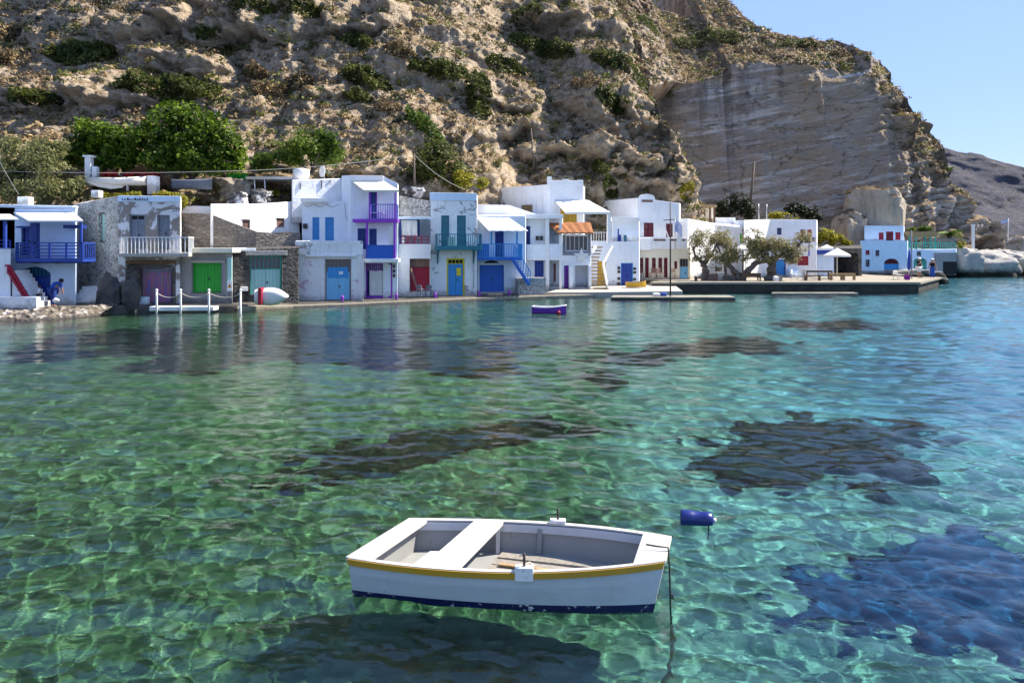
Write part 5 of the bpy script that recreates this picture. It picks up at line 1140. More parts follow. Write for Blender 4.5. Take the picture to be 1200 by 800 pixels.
tree('olive_tree', 'big grey-green olive tree behind the blue house at the left edge', (52,246,47.5), [(8,205,0,26,26),(45,190,0,34,26),(70,212,-1,28,22),(30,225,-1.5,34,16),(85,228,0,20,12),(20,172,1,24,14),(60,172,1,22,13),(-30,205,1,40,36)], 26000, .27, 'leaf_olive', [[(50,250,0,.35),(48,232,0,.28),(40,215,0,.2)],[(52,248,0,.25),(62,228,0,.16),(68,215,0,.1)]], asp=3.2)
tree('broadleaf_tree', 'wide bright green tree with dark hollow crown above the stone house', (190,218,50), [(165,165,0,30,24),(205,150,.5,34,30),(240,158,0,34,32),(268,178,-.5,24,26),(225,185,-1,36,20),(190,185,-1,28,18),(255,195,-1,32,10),(210,128,1,30,13)], 20000, .27, 'leaf_tree', [[(200,220,0,.22),(210,200,0,.16),(212,180,0,.12)],[(205,221,0,.2),(228,206,-.3,.13),(240,190,-.3,.09)],[(232,220,.3,.16),(222,205,.3,.12),(200,190,.2,.08)]], asp=1.5)
tree('broadleaf_tree', 'smaller bright green tree between the olive tree and the wide green tree', (130,212,50.5), [(105,158,0,24,20),(130,165,-.5,26,20),(92,180,0,22,16),(140,186,-.5,26,14),(112,188,-.7,26,12)], 11000, .26, 'leaf_tree', [[(120,214,0,.18),(124,196,0,.13),(118,180,0,.1)],[(140,214,0,.15),(146,198,0,.1),(140,182,0,.07)]], asp=1.5)
tree('olive_tree', 'leftmost gnarled dry olive tree on the pier by the light blue door', (826,328,62.8), [(820,283,0,15,14),(843,278,.5,18,13),(858,294,0,11,12),(832,298,-.3,17,8),(815,299,-.2,10,8),(848,303,-.5,14,7)], 7600, .24, 'leaf_dry', [[(826,329,0,.36),(827,318,0,.26),(824,308,0,.22)],[(824,309,0,.18),(815,300,0,.1),(812,292,0,.06)],[(825,309,0,.2),(834,298,0,.13),(840,286,0,.07)]], asp=3)
tree('olive_tree', 'middle forked olive tree on the pier with two low spreading trunks', (866,328,62.3), [(882,280,0,13,13),(872,300,.4,12,8),(886,296,0,12,9),(856,300,0,12,9)], 5400, .24, 'leaf_dry', [[(866,330,0,.42),(862,320,0,.26),(852,308,0,.16),(846,300,0,.1)],[(867,330,0,.42),(876,318,0,.26),(886,308,0,.2),(902,305,.2,.14)]], asp=3)
tree('olive_tree', 'thick-trunked olive tree on the pier in front of the tall corner house', (904,328,62.6), [(905,288,0,19,12),(928,290,0,18,13),(943,282,.5,13,13),(900,300,-.5,16,8),(925,303,-.4,14,8),(890,290,.5,12,12)], 8000, .24, 'leaf_dry', [[(904,330,0,.48),(904,318,0,.36),(905,305,0,.32)],[(905,306,0,.2),(918,297,0,.12),(930,290,0,.07)],[(904,306,0,.18),(896,296,0,.1),(892,288,0,.06)]], asp=3)
def hillpatch(px, py, rx, rz, tilt, n, hgt, size):
    """leaf points hugging the slope inside a tilted ellipse (sketch units)"""
    c = hit(px, py); k = c.y/F; a = R.uniform(0, 2*np.pi, n); r = R.uniform(0, 1, n)**.5
    r *= 1+.22*fbm(np.cos(a)*1.7+px, np.sin(a)*1.7, .5, 3)
    dx = np.cos(a)*r*rx*k; dz = np.sin(a)*r*rz*k - tilt*dx
    X, Z = c.x+dx, c.z+dz; dome = np.sqrt(np.clip(1-r*r*.9, 0.05, 1))*(.65+.5*fbm(X/.7, Z/.6, px*.1, 3))
    Y = hillD(X, Z); h = R.uniform(.0, 1, n)**.6*hgt*dome
    return np.stack([X, Y-h*.75, Z+h*.55], 1), c
def shrub(label, px, py, rx, rz, tilt, mat, n=None, hgt=1.7, size=.26, name='shrub', group='shrubs growing on the hillside'):
    n = n or int(180+rx*rz*6); P, c = hillpatch(px, py, rx, rz, tilt, n, hgt, size)
    o = thing(name, label, 'shrub', c, group); N_ = R.normal(size=(n, 3))*.6+np.array([0,-.5,.7]); N_ /= np.linalg.norm(N_, axis=1)[:, None]
    V, Q = leafquads(P, N_, size, 1.8)
    tint = np.clip(.45+.4*fbm(P[:, 0]*.8, P[:, 1]*.8, P[:, 2]*.8, 3)+R.normal(size=n)*.15, 0, 1)
    f = npmesh('foliage', V-np.array(c), Q, mat, False, np.repeat(tint, 4)); f.parent = o
    mb = MB()
    for q in range(5): j = R.integers(n); b = Vector(P[j]); limb(mb, c+Vector((0,.3,-.2)), b, .05, .015, .12, 5)
    mb.build('stem', 'bark', o); return o
for a in [
 ('broad dark shrub under the left upper rocks', 98,66,38,15,.0,'leaf_dark'), ('dry tan bush at the upper left picture edge', 10,42,14,14,0,'leaf_tan'), ('second dry tan bush lower at the left picture edge', 8,74,14,10,0,'leaf_tan'),
 ('round dark bush on the pale ledge above the wide green tree', 249,48,15,10,0,'leaf_dark'), ('large dark thicket just above the wide green tree', 205,106,54,18,.05,'leaf_dark'), ('dark shrub cut by the top edge above the big left boulder', 290,4,24,8,0,'leaf_dark'),
 ('olive green shrub below the big central boulder', 418,49,19,9,.25,'leaf_dark'), ('long dark green cushion shrub above the satellite dish', 430,95,29,12,.25,'leaf_dark'), ('small flat green cushion shrub under the long one', 421,117,17,6,.1,'leaf_dark'),
 ('long olive shrub band left of the central gully', 515,84,35,11,.05,'leaf_dark'), ('dark green tongue of shrubs running down the central gully', 562,112,17,30,.5,'leaf_dark'), ('dark round shrub on the lip of the central rock nose', 594,82,24,11,.1,'leaf_dark'),
 ('large dark cushion shrub high in the centre slope', 634,58,38,15,.35,'leaf_dark'), ('dark shrub under the top rocks in the centre', 617,18,18,10,0,'leaf_dark'), ('wide dark shrub above the right buttress', 722,73,32,12,.05,'leaf_dark'),
 ('dark round shrub at the top of the right buttress edge', 753,101,17,9,.1,'leaf_dark'), ('brownish shrub hanging on the right buttress', 716,121,19,13,.5,'leaf_dark'), ('dark shrub near the top right rocks', 759,31,19,11,.1,'leaf_dark'),
 ('narrow green shrub strip slanting above the green thicket', 497,149,24,9,.8,'leaf_bush'), ('small dark shrub hanging below the pale overhang, upper one', 701,200,8,10,.3,'leaf_dark'), ('small dark shrub hanging below the pale overhang, lower one', 714,223,11,10,.4,'leaf_dark'),
 ('dark shrub on the cliff top left corner', 843,44,27,12,.15,'leaf_dark'), ('dark low shrub left of the cliff top corner', 806,52,18,8,.1,'leaf_dark'), ('olive strip of scrub along the cliff rim', 932,54,27,5,0,'leaf_dark'), ('small brown bush at the right end of the cliff rim', 985,64,15,5,.0,'leaf_tan'),
 ('yellow-green bush above the pergola house', 803,226,10,9,0,'leaf_yellow'),
 ('tan bush right of the wide green tree', 318,108,20,9,.1,'leaf_tan'), ('golden dry bush on the left slope', 355,100,18,9,0,'leaf_tan'), ('dark shrub under the upper boulder row', 355,12,24,8,0,'leaf_dark'), ('dry straw bush below the pale ledge', 300,88,16,7,.2,'leaf_tan'),
 ('dry golden bush left of the central boulder', 470,62,18,8,.2,'leaf_tan'), ('straw bush between the cushion shrubs', 455,128,15,7,0,'leaf_tan'), ('dry brown bush in the middle of the centre slope', 690,98,20,6,.2,'leaf_tan'), ('dark bush at the foot of the left rocks', 40,118,26,9,0,'leaf_dark')]:
    shrub(*a)
def bush(name, label, px, py, Y, blobs, n, size, mat, cat='bush', group=None, asp=1.7):
    n = int(n*1.5); size *= 1.2; k = Y/F; o = thing(name, label, cat, W(px, py, Y), group)
    foliage('foliage', [tuple(W(b[0], b[1], Y)) + (b[2]*k, min(b[2], b[3]*1.3)*k, b[3]*k) for b in blobs], n, size, mat, o, asp)
    mb = MB()
    for b in blobs:
        for q in range(2): limb(mb, W(px, py, Y), W(b[0]+random.uniform(-.4,.4)*b[2], b[1], Y), .06, .02, .1, 5)
    mb.build('stem', 'bark', o); return o
bush('thicket', 'dark green thicket between the wide green tree and the roof room', 365, 203, 53, [(365,172,30,20),(340,180,22,16),(388,178,16,18),(310,190,18,12),(380,160,16,10)], 7500, .19, 'leaf_bush')
bush('thicket', 'big dark green thicket rising behind the teal balcony house', 515, 222, 58, [(512,190,30,26),(495,205,20,16),(535,205,20,16),(505,172,18,12)], 6500, .2, 'leaf_dark')
bush('bush', 'yellow-green bush at the right foot of the big thicket', 548, 222, 57, [(546,212,14,10),(562,214,12,7),(538,206,8,8)], 1900, .17, 'leaf_yellow')
bush('bush', 'low yellow-green bush on the terrace above the stone house', 190, 236, 46.8, [(150,229,26,5),(190,230,22,6),(120,230,14,5),(212,234,8,6)], 2600, .14, 'leaf_yellow')
bush('bougainvillea', 'red flowering creeper lying along the cloth-roofed terrace', 150, 210, 48.2, [(135,204,18,3),(160,205,20,4),(178,206,10,4)], 1700, .13, 'petal', 'creeper')
bush('bush', 'yellow flowering tuft beside the short white garden wall', 214, 246, 46.6, [(214,238,6,6),(208,232,8,3)], 500, .12, 'leaf_yellow')
bush('bush', 'small yellow-green bush below the roof pergola', 325, 230, 52.5, [(322,226,8,4),(332,228,7,3)], 450, .13, 'leaf_yellow')
bush('shade_tree', 'nearly black tree at the cliff foot left of the leaning pole', 862, 258, 84, [(850,246,14,12),(866,240,14,14),(878,248,10,11)], 3800, .24, 'leaf_black', 'tree')
bush('shade_tree', 'nearly black tree at the cliff foot right of the leaning pole', 940, 258, 84, [(932,247,13,9),(946,248,12,10),(956,254,8,7)], 3000, .24, 'leaf_black', 'tree')
bush('bush', 'light green bush between the two black trees', 918, 257, 82, [(912,253,12,5),(926,254,10,4)], 1300, .2, 'leaf_yellow')
bush('bush', 'large olive green bush above the taverna roof', 975, 290, 79, [(966,277,12,10),(978,281,13,8),(990,285,9,5)], 3600, .2, 'leaf_yellow')
bush('bush', 'round olive bush at the right end of the pergola terrace', 1125, 291, 90, [(1125,287,6,5)], 600, .2, 'leaf_yellow')
bush('bush', 'bright green bush on top of the terrace pergola', 1078, 272, 93, [(1072,269,8,3),(1084,268,9,4)], 800, .2, 'leaf_bush')
# palm
r = thing('palm_tree', 'small palm with drooping dry fronds behind the pergola terrace', 'palm', W(1113,289,93))
mb = MB(); mb.tube([W(1113,289,93), W(1113,281,93), W(1112,275,93)], [.35,.3,.26], 9); mb.build('trunk', 'bark', r)
Vp, Tp = [], []
for k in range(34):
    az = k*2.4; el = random.uniform(-.2, 1.2); L = random.uniform(1.2, 1.9); c = W(1112,274.5,93)
    for j in range(14):
        t_ = j/13; q = c + Vector((math.cos(az)*L*t_, math.sin(az)*L*t_, math.sin(el)*L*t_ - 1.0*t_*t_*L*.6)); 
        for sgn in (-1, 1):
            sd = Vector((-math.sin(az), math.cos(az), -.5))*sgn*.32*(1-t_*.7); tip = q+sd+Vector((math.cos(az),math.sin(az),0))*.15; w_ = Vector((math.cos(az),math.sin(az),0))*.05
            Vp += [q-w_, q+w_, tip+w_*.3, tip-w_*.3]; Tp.append(.15+.7*((k*7) % 5)/5)
V = np.array([tuple(v-ORG[r.name]) for v in Vp]); o = npmesh('crown', V, np.arange(len(V)).reshape(-1, 4), 'leaf_bush', False, np.repeat(np.array(Tp), 4)); o.parent = r
# low dry scrub and grass tufts, uncountable
Gx, Gy, Gz = GX[:nz], GY[:nz], GZ[:nz]
def scatter(n, test):
    i = R.integers(2, nz-2, n*6); j = R.integers(2, len(xs)-2, n*6)
    du = np.stack([Gx[i, j+1]-Gx[i, j-1], Gy[i, j+1]-Gy[i, j-1], Gz[i, j+1]-Gz[i, j-1]], 1); dv = np.stack([Gx[i+1, j]-Gx[i-1, j], Gy[i+1, j]-Gy[i-1, j], Gz[i+1, j]-Gz[i-1, j]], 1)
    N_ = np.cross(du, dv); N_ /= np.linalg.norm(N_, axis=1)[:, None]+1e-9
    P = np.stack([Gx[i, j], Gy[i, j], Gz[i, j]], 1); s_ = (P[:, 1]*900 > 0) & (np.abs(P[:, 0]) < 62) & ~((P[:, 1] > 91) & (P[:, 2] < np.interp(P[:, 0], [14, 30, 46, 50, 60], [19, 27.6, 26.5, 21, 9]))) & test(P, N_)
    P, N_ = P[s_][:n], N_[s_][:n]; return P + R.normal(size=P.shape)*.06, N_
def tufts(name, label, n, test, leaves, rad, size, mat):
    P, N_ = scatter(n, test); m = len(P); r_ = R.uniform(*rad, m)**1.0
    d = R.normal(size=(m, leaves, 3)); d /= np.linalg.norm(d, axis=2)[..., None]; d[..., 2] = np.abs(d[..., 2]); d[..., 1] -= .3
    Q_ = P[:, None] + d*r_[:, None, None]*R.uniform(.35, 1, (m, leaves, 1))*np.array([1.15, 1, .8]); Q_ = Q_.reshape(-1, 3)
    nn = d.reshape(-1, 3)+R.normal(size=(m*leaves, 3))*.5; nn /= np.linalg.norm(nn, axis=1)[:, None]
    V, F_ = leafquads(Q_, nn, size*np.repeat(r_/np.mean(rad), leaves), 1.9)
    tt = np.clip(np.repeat(.5+.55*fbm(P[:, 0]/5, P[:, 1]/5, P[:, 2]/5, 3)+R.normal(size=m)*.2, leaves)+R.normal(size=m*leaves)*.10, 0, 1)
    o = npmesh(name, V, F_, mat, False, np.repeat(tt, 4)); return tag(o, label, 'scrub', None, 'stuff')
dens = lambda P: fbm(P[:, 0]/6, P[:, 1]/6, P[:, 2]/5, 3)
tufts('dry_scrub', 'low tan scrub and straw tufts covering the hillside', 9500, lambda P, N_: (N_[:, 2] > .42) & (dens(P)+R.uniform(-.4, .5, len(P)) > -.15), 15, (.15, .55), .22, 'leaf_tan')
tufts('dark_scrub', 'small dark olive tufts dotted over the hillside', 4200, lambda P, N_: (N_[:, 2] > .30) & (-dens(P)+R.uniform(-.4, .5, len(P)) > -.1), 18, (.18, .65), .22, 'leaf_dark')

# ------------------------------------------------------------------ rocks on the right shore
t = NT('shore_rock'); pos = t.geo().outputs['Position']; z = t.sep(pos)[2]; n = t.noise(.8, 6, .7, pos); n2 = t.noise(3, 5, .7, pos)
mr = t.N.new('ShaderNodeMapRange'); mr.inputs[1].default_value = .35; mr.inputs[2].default_value = 1.0; t.link(t.math('ADD', z, t.math('MULTIPLY', t.math('SUBTRACT', n, .5), .8)), mr.inputs[0])
c = t.ramp(n, [(.3, (.27,.26,.25)), (.6, (.40,.38,.35)), (.8, (.52,.48,.42))])
t.base(t.mix(mr.outputs[0], (.035,.03,.025), t.mix(t.ramp(n2, [(.5, 0.0), (.75, .5)]), c, (.16,.15,.14))), .9, .2); t.bump(n2, .8, .15); M['shore_rock'] = t.m
rock('shore_rock', 'long pale rounded rock right of the boat cave', 1148, 313, 96, 30, 17, 'shore_rock', 31, 3.5, lump=.07, pw=.6)
rock('shore_rock', 'rounded pale rock at the right picture edge', 1182, 312, 98, 22, 16, 'shore_rock', 37, 3, lump=.08, pw=.6)
rock('shore_rock', 'flat pale rock ledge beside the concrete cave front', 1128, 310, 94, 14, 18, 'shore_rock', 41, 2.5, lump=.08, pw=.5)
rock('shore_rock', 'low rock running out of the picture on the right', 1225, 314, 97, 40, 16, 'shore_rock', 43, 4, lump=.09, pw=.6)
rock('shore_rock', 'dark sea-worn rock under the seaside house', 1035, 324, 88.5, 62, 8, 'shore_rock', 47, 2.0, lump=.05, pw=.4)
rock('shore_rock', 'small dark rocks off the right end of the pier', 1106, 329.5, 69, 5, 3, 'shore_rock', 48, .35, lump=.15)
mb = MB(); A = W(1152,310,104); mb.hexa([W(1152,308,104),W(1215,308,104),W(1215,308,112),W(1152,308,112),W(1168,281,105),W(1215,279,105),W(1215,277,112),W(1168,278,112)]); tag(mb.build('rock_slab', 'rock_pale', bevel=.1), 'grey slanting rock slab behind the rounded shore rocks', 'rock')
t = NT('cut_tuff'); pos = t.geo().outputs['Position']; mp = t.N.new('ShaderNodeMapping'); mp.inputs['Scale'].default_value = (1, 1, .22); t.link(pos, mp.inputs[0]); n = t.noise(.9, 6, .7, mp.outputs[0]); nzz = t.sep(t.geo().outputs['Normal'])[2]; n2 = t.noise(2.5, 5, .7, pos)
c = t.ramp(n, [(.3, (.22,.18,.135)), (.5, (.38,.32,.25)), (.75, (.48,.42,.33))]); c = t.mix(t.ramp(n2, [(.55, 0.0), (.75, .6)]), c, (.22,.18,.14))
t.base(t.mix(t.ramp(nzz, [(.45, 0.0), (.65, 1.0)]), c, (.13,.095,.065)), .95, .1); t.bump(n2, .8, .2); M['tuff'] = t.m
mb = MB(); mb.blob(W(1024,262,93.5), (3.1, 2.6, 3.9), .03, 51, 90, 60, .36, .12); c0 = W(1024,262,93.5); mb.v = [c0 + Matrix.Rotation(math.radians(-28), 3, 'Z') @ (v-c0) for v in mb.v]; o = mb.build('rock_stack', 'tuff'); tag(o, 'square pale rock stack with brown scrub cap above the seaside house', 'rock')
bush('scrub_cap', 'brown dry scrub covering the top of the square rock stack', 1022, 234, 93, [(1004,226,14,4.5),(1022,223,17,5),(1040,226,15,4.5)], 2200, .22, 'leaf_tan')
mb = MB(); mb.blob(W(1000,275,91), (1.6,1.6,2.6), .10, 53, 50, 36, .6, .2); tag(mb.build('rock_spur', 'tuff'), 'low broken rock spur left of the square rock stack', 'rock')

# ------------------------------------------------------------------ the moored dinghy in front
def lerp(a, b, t_): return a+(b-a)*t_
def dinghy():
    zs = lambda s_: .40*(1-s_)**2+.345*2*s_*(1-s_)+.475*s_*s_
    A, B = W(408.5, 655, 7.42), W(482, 608, 8.49); C, D = W(779, 659, 7.16), W(786, 630, 7.76)
    def edge(a, b, s_, bulge):
        p = a.lerp(b, s_); n = Vector((-(b-a).y, (b-a).x, 0)).normalized(); p = p + n*bulge*4*s_*(1-s_)*(1+.25*(s_-.5)); p.z = zs(s_); return p
    N_ = 30
    near = [edge(A, C, i/N_, -.17) for i in range(N_+1)]; farr = [edge(B, D, i/N_, .30) for i in range(N_+1)]
    r = thing('rowing_boat', 'white wooden dinghy with ochre rub strake and navy waterline floating in clear water', 'boat', ((A+D)/2).to_3d()*1.0)
    r.location.z = 0; ORG[r.name] = Vector(r.location)
    def ring(i, off=0.0, zlow=None):
        """section points from the near gunwale under the keel to the far gunwale"""
        s_ = i/N_; a, b = near[i], farr[i]; m = (a+b)/2; w = (b-a)/2; wl = w.length
        fl = .86; rk = Vector((-.10*(s_ < .02)*0, 0, 0))
        prof = [(1, a.z), (.97, a.z*.62), (fl+.035, .070), (fl, .0), (.74, -.09), (.40, -.125), (0, -.14)]
        sh = -.11*max(0, (s_-.72)/.28)**2          # the stem rakes forward above the water
        pts = []
        for k, z in prof: pts.append(Vector((m.x, m.y, 0)) - Vector((w.x, w.y, 0))*(k-off/wl if k else 0) + Vector((sh*(1-max(z, -.1)/zs(s_)), .0, z)))
        for k, z in prof[-2::-1]: pts.append(Vector((m.x, m.y, 0)) + Vector((w.x, w.y, 0))*(k-off/wl if k else 0) + Vector((sh*(1-max(z, -.1)/zs(s_)), .0, z)))
        return pts
    rings = [ring(i) for i in range(N_+1)]; K = len(rings[0])
    mb = MB(); i0 = 0
    for rg in rings: mb.v += rg
    for i in range(N_):
        for k in (0, 1, K-3, K-2): mb.f.append((i*K+k, i*K+k+1, (i+1)*K+k+1, (i+1)*K+k)); mb.sm.append(False)
    mb.f.append(tuple(range(K-1, -1, -1))); mb.sm.append(False); mb.f.append(tuple(N_*K+k for k in range(K))); mb.sm.append(False)
    hull = mb.build('hull', 'hull_white', r); b = hull.modifiers.new('skin', 'SOLIDIFY') if False else None
    # hull colour bands
    def band(name, za, zb, off, mat, sides=(0, 1), parent=None):
        mb = MB()
        for side in sides:
            P0, P1 = [], []
            for i in range(N_+1):
                rg = rings[i] if side == 0 else rings[i][::-1]
                zz = [p.z for p in rg[:7]]
                def at(z):
                    for q in range(6):
                        if zz[q] >= z >= zz[q+1]: t_ = (zz[q]-z)/(zz[q]-zz[q+1]); return rg[q].lerp(rg[q+1], t_)
                    return rg[0]
                m = (near[i]+farr[i])/2; o_ = (rg[0]-Vector((m.x, m.y, rg[0].z))).normalized()*off
                P0.append(at(za(i))+o_); P1.append(at(zb(i))+o_)
            for i in range(N_):
                inn = lambda p, q: p - (rings[q][0 if side == 0 else -1]-Vector(((near[q]+farr[q])/2).to_tuple()[:2]+(rings[q][0].z,))).normalized()*(off*1.6)
                a_, b_, c_, d_ = P0[i], P0[i+1], P1[i+1], P1[i]
                mb.hexa([inn(d_, i), inn(c_, i+1), c_, d_, inn(a_, i), inn(b_, i+1), b_, a_])
        return mb.build(name, mat, parent or r)
    for sd in (0, 1): band('rub_strake', lambda i: near[i].z+.003, lambda i: near[i].z-.060, .022, 'hull_ochre', (sd,))
    mb = MB()
    for rg in rings: mb.v += rg
    for i in range(N_):
        for k in range(2, K-3): mb.f.append((i*K+k, i*K+k+1, (i+1)*K+k+1, (i+1)*K+k)); mb.sm.append(False)
    e_ = Vector((-.004, 0, 0))
    for i_, sg in ((0, 1), (N_, -1)):
        o_ = len(mb.v); mb.v += [rings[i_][k] + e_*sg for k in range(2, K-2)]; q_ = list(range(o_, o_+K-4)); mb.f.append(tuple(q_ if sg < 0 else q_[::-1])); mb.sm.append(False)
    mb.build('waterline_band', 'hull_navy', hull)
    # inside skin
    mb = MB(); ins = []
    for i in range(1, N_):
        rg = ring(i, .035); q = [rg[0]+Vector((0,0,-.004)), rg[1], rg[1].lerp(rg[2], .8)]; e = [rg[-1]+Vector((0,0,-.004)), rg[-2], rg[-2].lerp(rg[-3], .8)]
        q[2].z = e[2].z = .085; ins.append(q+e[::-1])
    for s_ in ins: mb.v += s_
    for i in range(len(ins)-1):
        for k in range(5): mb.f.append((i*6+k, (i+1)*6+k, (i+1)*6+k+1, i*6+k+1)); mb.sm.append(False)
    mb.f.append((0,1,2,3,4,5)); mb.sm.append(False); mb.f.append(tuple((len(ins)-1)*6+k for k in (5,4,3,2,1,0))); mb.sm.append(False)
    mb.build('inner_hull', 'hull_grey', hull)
    inner = lambda i, side, d_: (near[i] if side == 0 else farr[i]).lerp(farr[i] if side == 0 else near[i], d_/(farr[i]-near[i]).length)
    for side, wd in ((0, .042), (1, .055)):      # gunwale caps
        mb = MB()
        for i in range(N_):
            e = .010
            o0, o1, n0, n1 = inner(i, side, -e), inner(i+1, side, -e), inner(i, side, wd), inner(i+1, side, wd)
            up = Vector((0,0,.010)); dn = Vector((0,0,-.004))
            pts = [o0+dn, o1+dn, n1+dn, n0+dn, o0+up, o1+up, n1+up, n0+up]
            if side: pts = [pts[k] for k in (1,0,3,2,5,4,7,6)]
            mb.hexa(pts)
        mb.build('gunwale', 'deck_white', r)
    for side in (0, 1):                          # inner wale strips and ribs
        mb = MB()
        for i in range(1, N_-1):
            a, b_ = inner(i, side, .05), inner(i+1, side, .05); a2, b2 = inner(i, side, .066), inner(i+1, side, .066); d0, d1 = Vector((0,0,-.014)), Vector((0,0,-.098))
            mb.hexa([a+d1, b_+d1, b2+d1, a2+d1, a+d0, b_+d0, b2+d0, a2+d0])
        mb.build('inner_wale', 'hull_white', r)
    for q, i in enumerate((4, 15, 22)):
        mb = MB()
        for side in (0, 1):
            a = inner(i, side, .055); c = inner(i, side, .115); mb.bar(a+Vector((0,0,-.05)), Vector((c.x, c.y, .09)), .05, .03)
        if i == 15: mb.build('rib', 'hull_grey', r)
    def plank(i0, i1, z0, z1, w0, w1, name, mat, dz=0.0):
        mb = MB(); lo = lambda p, z: Vector((p.x, p.y, z))
        n = int(round((i1-i0)*2)) or 1
        def I(f_, side, d_):
            k = min(N_-1, int(f_)); t_ = f_-k; return inner(k, side, d_).lerp(inner(k+1, side, d_), t_)
        a, b_, c, d_ = I(i0, 0, w0), I(i1, 0, w1), I(i1, 1, w1), I(i0, 1, w0)
        za, zb = near[0].z, near[0].z
        q = lambda p, z: Vector((p.x, p.y, p.z+z))
        mb.hexa([q(a,z0), q(b_,z0), q(c,z0), q(d_,z0), q(a,z1), q(b_,z1), q(c,z1), q(d_,z1)]); return mb.build(name, mat, r, bevel=.006)
    plank(-.3, 2.0, -.030, .014, -.004, -.004, 'stern_deck', 'deck_white')
    plank(7.3, 10.7, -.03, .012, .03, .03, 'thwart', 'deck_white')
    plank(27.0, 30.1, -.030, .015, -.004, -.004, 'bow_deck', 'deck_white')
    for i in (10.6,):
        mb = MB(); p = inner(10, 0, .09); q = inner(10, 1, .09); m = p.lerp(q, .25)
        for t_ in (.06, .94): c = p.lerp(q, t_); mb.wbox(c.x+.02, c.x+.06, c.y-.03, c.y+.03, .09, c.z-.03)
        mb.build('thwart_knee', 'hull_white', r)
    mb = MB(); p = inner(1, 0, .12); c = inner(2, 0, .30)
    P = [Vector((p.x+.10, p.y+.12, .10)), Vector((p.x+.36, p.y+.14, .10)), Vector((p.x+.36, p.y+.14, .26))]
    for y in (0,): mb.face(P); mb.face([v+Vector((0,.02,0)) for v in reversed(P)])
    for k in range(3): a, b_ = P[k], P[(k+1) % 3]; mb.face([a, a+Vector((0,.02,0)), b_+Vector((0,.02,0)), b_])
    mb.build('stern_triangle', 'deck_white', r)  # thin white upright triangle inside the stern
    mb = MB()                                    # floor: pale box lid in the stern, boards amidships
    fl = lambda f_, t_, z: (lambda a, b_: Vector((lerp(a.x, b_.x, t_), lerp(a.y, b_.y, t_), z)))(inner(int(f_), 0, .16), inner(int(f_), 1, .16))
    a, b_, c, d_ = fl(3, .35, .087), fl(8, .35, .087), fl(8, .95, .087), fl(3, .95, .087); u_ = Vector((0,0,.035))
    mb.hexa([a, b_, c, d_, a+u_, b_+u_, c+u_, d_+u_]); mb.build('stern_box', 'hull_white', r, bevel=.015)
    mb = MB()
    for k in range(6):
        t0, t1 = .04+k*.16, .04+k*.16+.13; i0, i1 = 11, 26
        a, b_, c, d_ = fl(i0, t0, .088), fl(i1-(k in (0,5))*3, t0, .088), fl(i1-(k in (0,5))*3, t1, .088), fl(i0, t1, .088); u_ = Vector((0,0,.02+.004*(k % 2)))
        mb.hexa([a, b_, c, d_, a+u_, b_+u_, c+u_, d_+u_])
    mb.build('floorboards', 'palewood', r)
    mb = MB()                                    # a couple of loose slats on the boards
    a, b_ = fl(12, .30, .13), fl(21, .22, .13); mb.bar(a, b_, .06, .02); a, b_ = fl(12, .62, .13), fl(19, .55, .13); mb.bar(a, b_, .05, .02); mb.build('loose_slat', 'tanwood', r)
    for side, i in ((0, 17), (1, 17)):
        p = inner(i, side, .018); u_ = (near[i+1]-near[i-1]).normalized(); v_ = (farr[i]-near[i]).normalized(); mb = MB()
        f = Fr((p.x-u_.x*.085, p.y-u_.y*.085), (p.x+u_.x*.085, p.y+u_.y*.085)); mb.box(f, 0, .17, -.045, .045, p.z-.075 if side == 0 else p.z+.012, p.z+.052)
        o = mb.build('oarlock_block', 'block_white', r, bevel=.008)
        mb = MB(); mb.tube([Vector((p.x, p.y, p.z+.04)), Vector((p.x, p.y, p.z+.175))], .013, 8); mb.build('thole_pin', 'iron', o)
        mb = MB()
        if side == 0:
            mb.tube([Vector((p.x+.10, p.y+.05, p.z+.03)), Vector((p.x+.05, p.y+.06, p.z+.06)), Vector((p.x, p.y+.02, p.z+.055)), Vector((p.x-.02, p.y-.02, p.z+.05))], .010, 6); mb.build('rope_loop', 'rope', o)
    hull.cycles.is_caustics_receiver = False
    return r, near, farr
boat, nearE, farE = dinghy()
# mooring line from the bow into the water, fouled with weed lower down
p0 = W(757, 640, 7.45); p1 = W(782, 648, 7.26); rp = [p0+Vector((0,0,.02)), W(770,641,7.42)+Vector((0,0,.01)), W(783,643,7.38)+Vector((0,0,.015)), Vector((p1.x+.02, p1.y, .38)), Vector((p1.x+.025, p1.y, .2)), Vector((p1.x+.03, p1.y, -.02)), Vector((p1.x+.04, p1.y-.03, -.3))]
mb = MB(); mb.tube(rp, .0085, 7); o = thing('mooring_rope', 'dark mooring rope hanging from the dinghy bow into the water', 'rope', p1); mb.build('rope', 'darkrope', o)
mb = MB(); mb.tube([Vector((p1.x+.04, p1.y-.03, -.28)), Vector((p1.x+.03, p1.y-.10, -.6)), Vector((p1.x-.02, p1.y-.2, float(bedZ(np.array(p1.x), np.array(p1.y-.2)))+.02)), Vector((p1.x-.12, p1.y-.9, float(bedZ(np.array(p1.x-.1), np.array(p1.y-.9)))+.03))], [.014,.022,.028,.02], 8); mb.build('fouled_rope', 'tanwood', o)
mb = MB(); mb.tube([Vector((p1.x+.025,p1.y,.10)), Vector((p1.x+.06,p1.y-.01,.085)), Vector((p1.x+.05,p1.y,.115)), Vector((p1.x+.02,p1.y,.12))], .009, 6); mb.build('knot', 'darkrope', o)
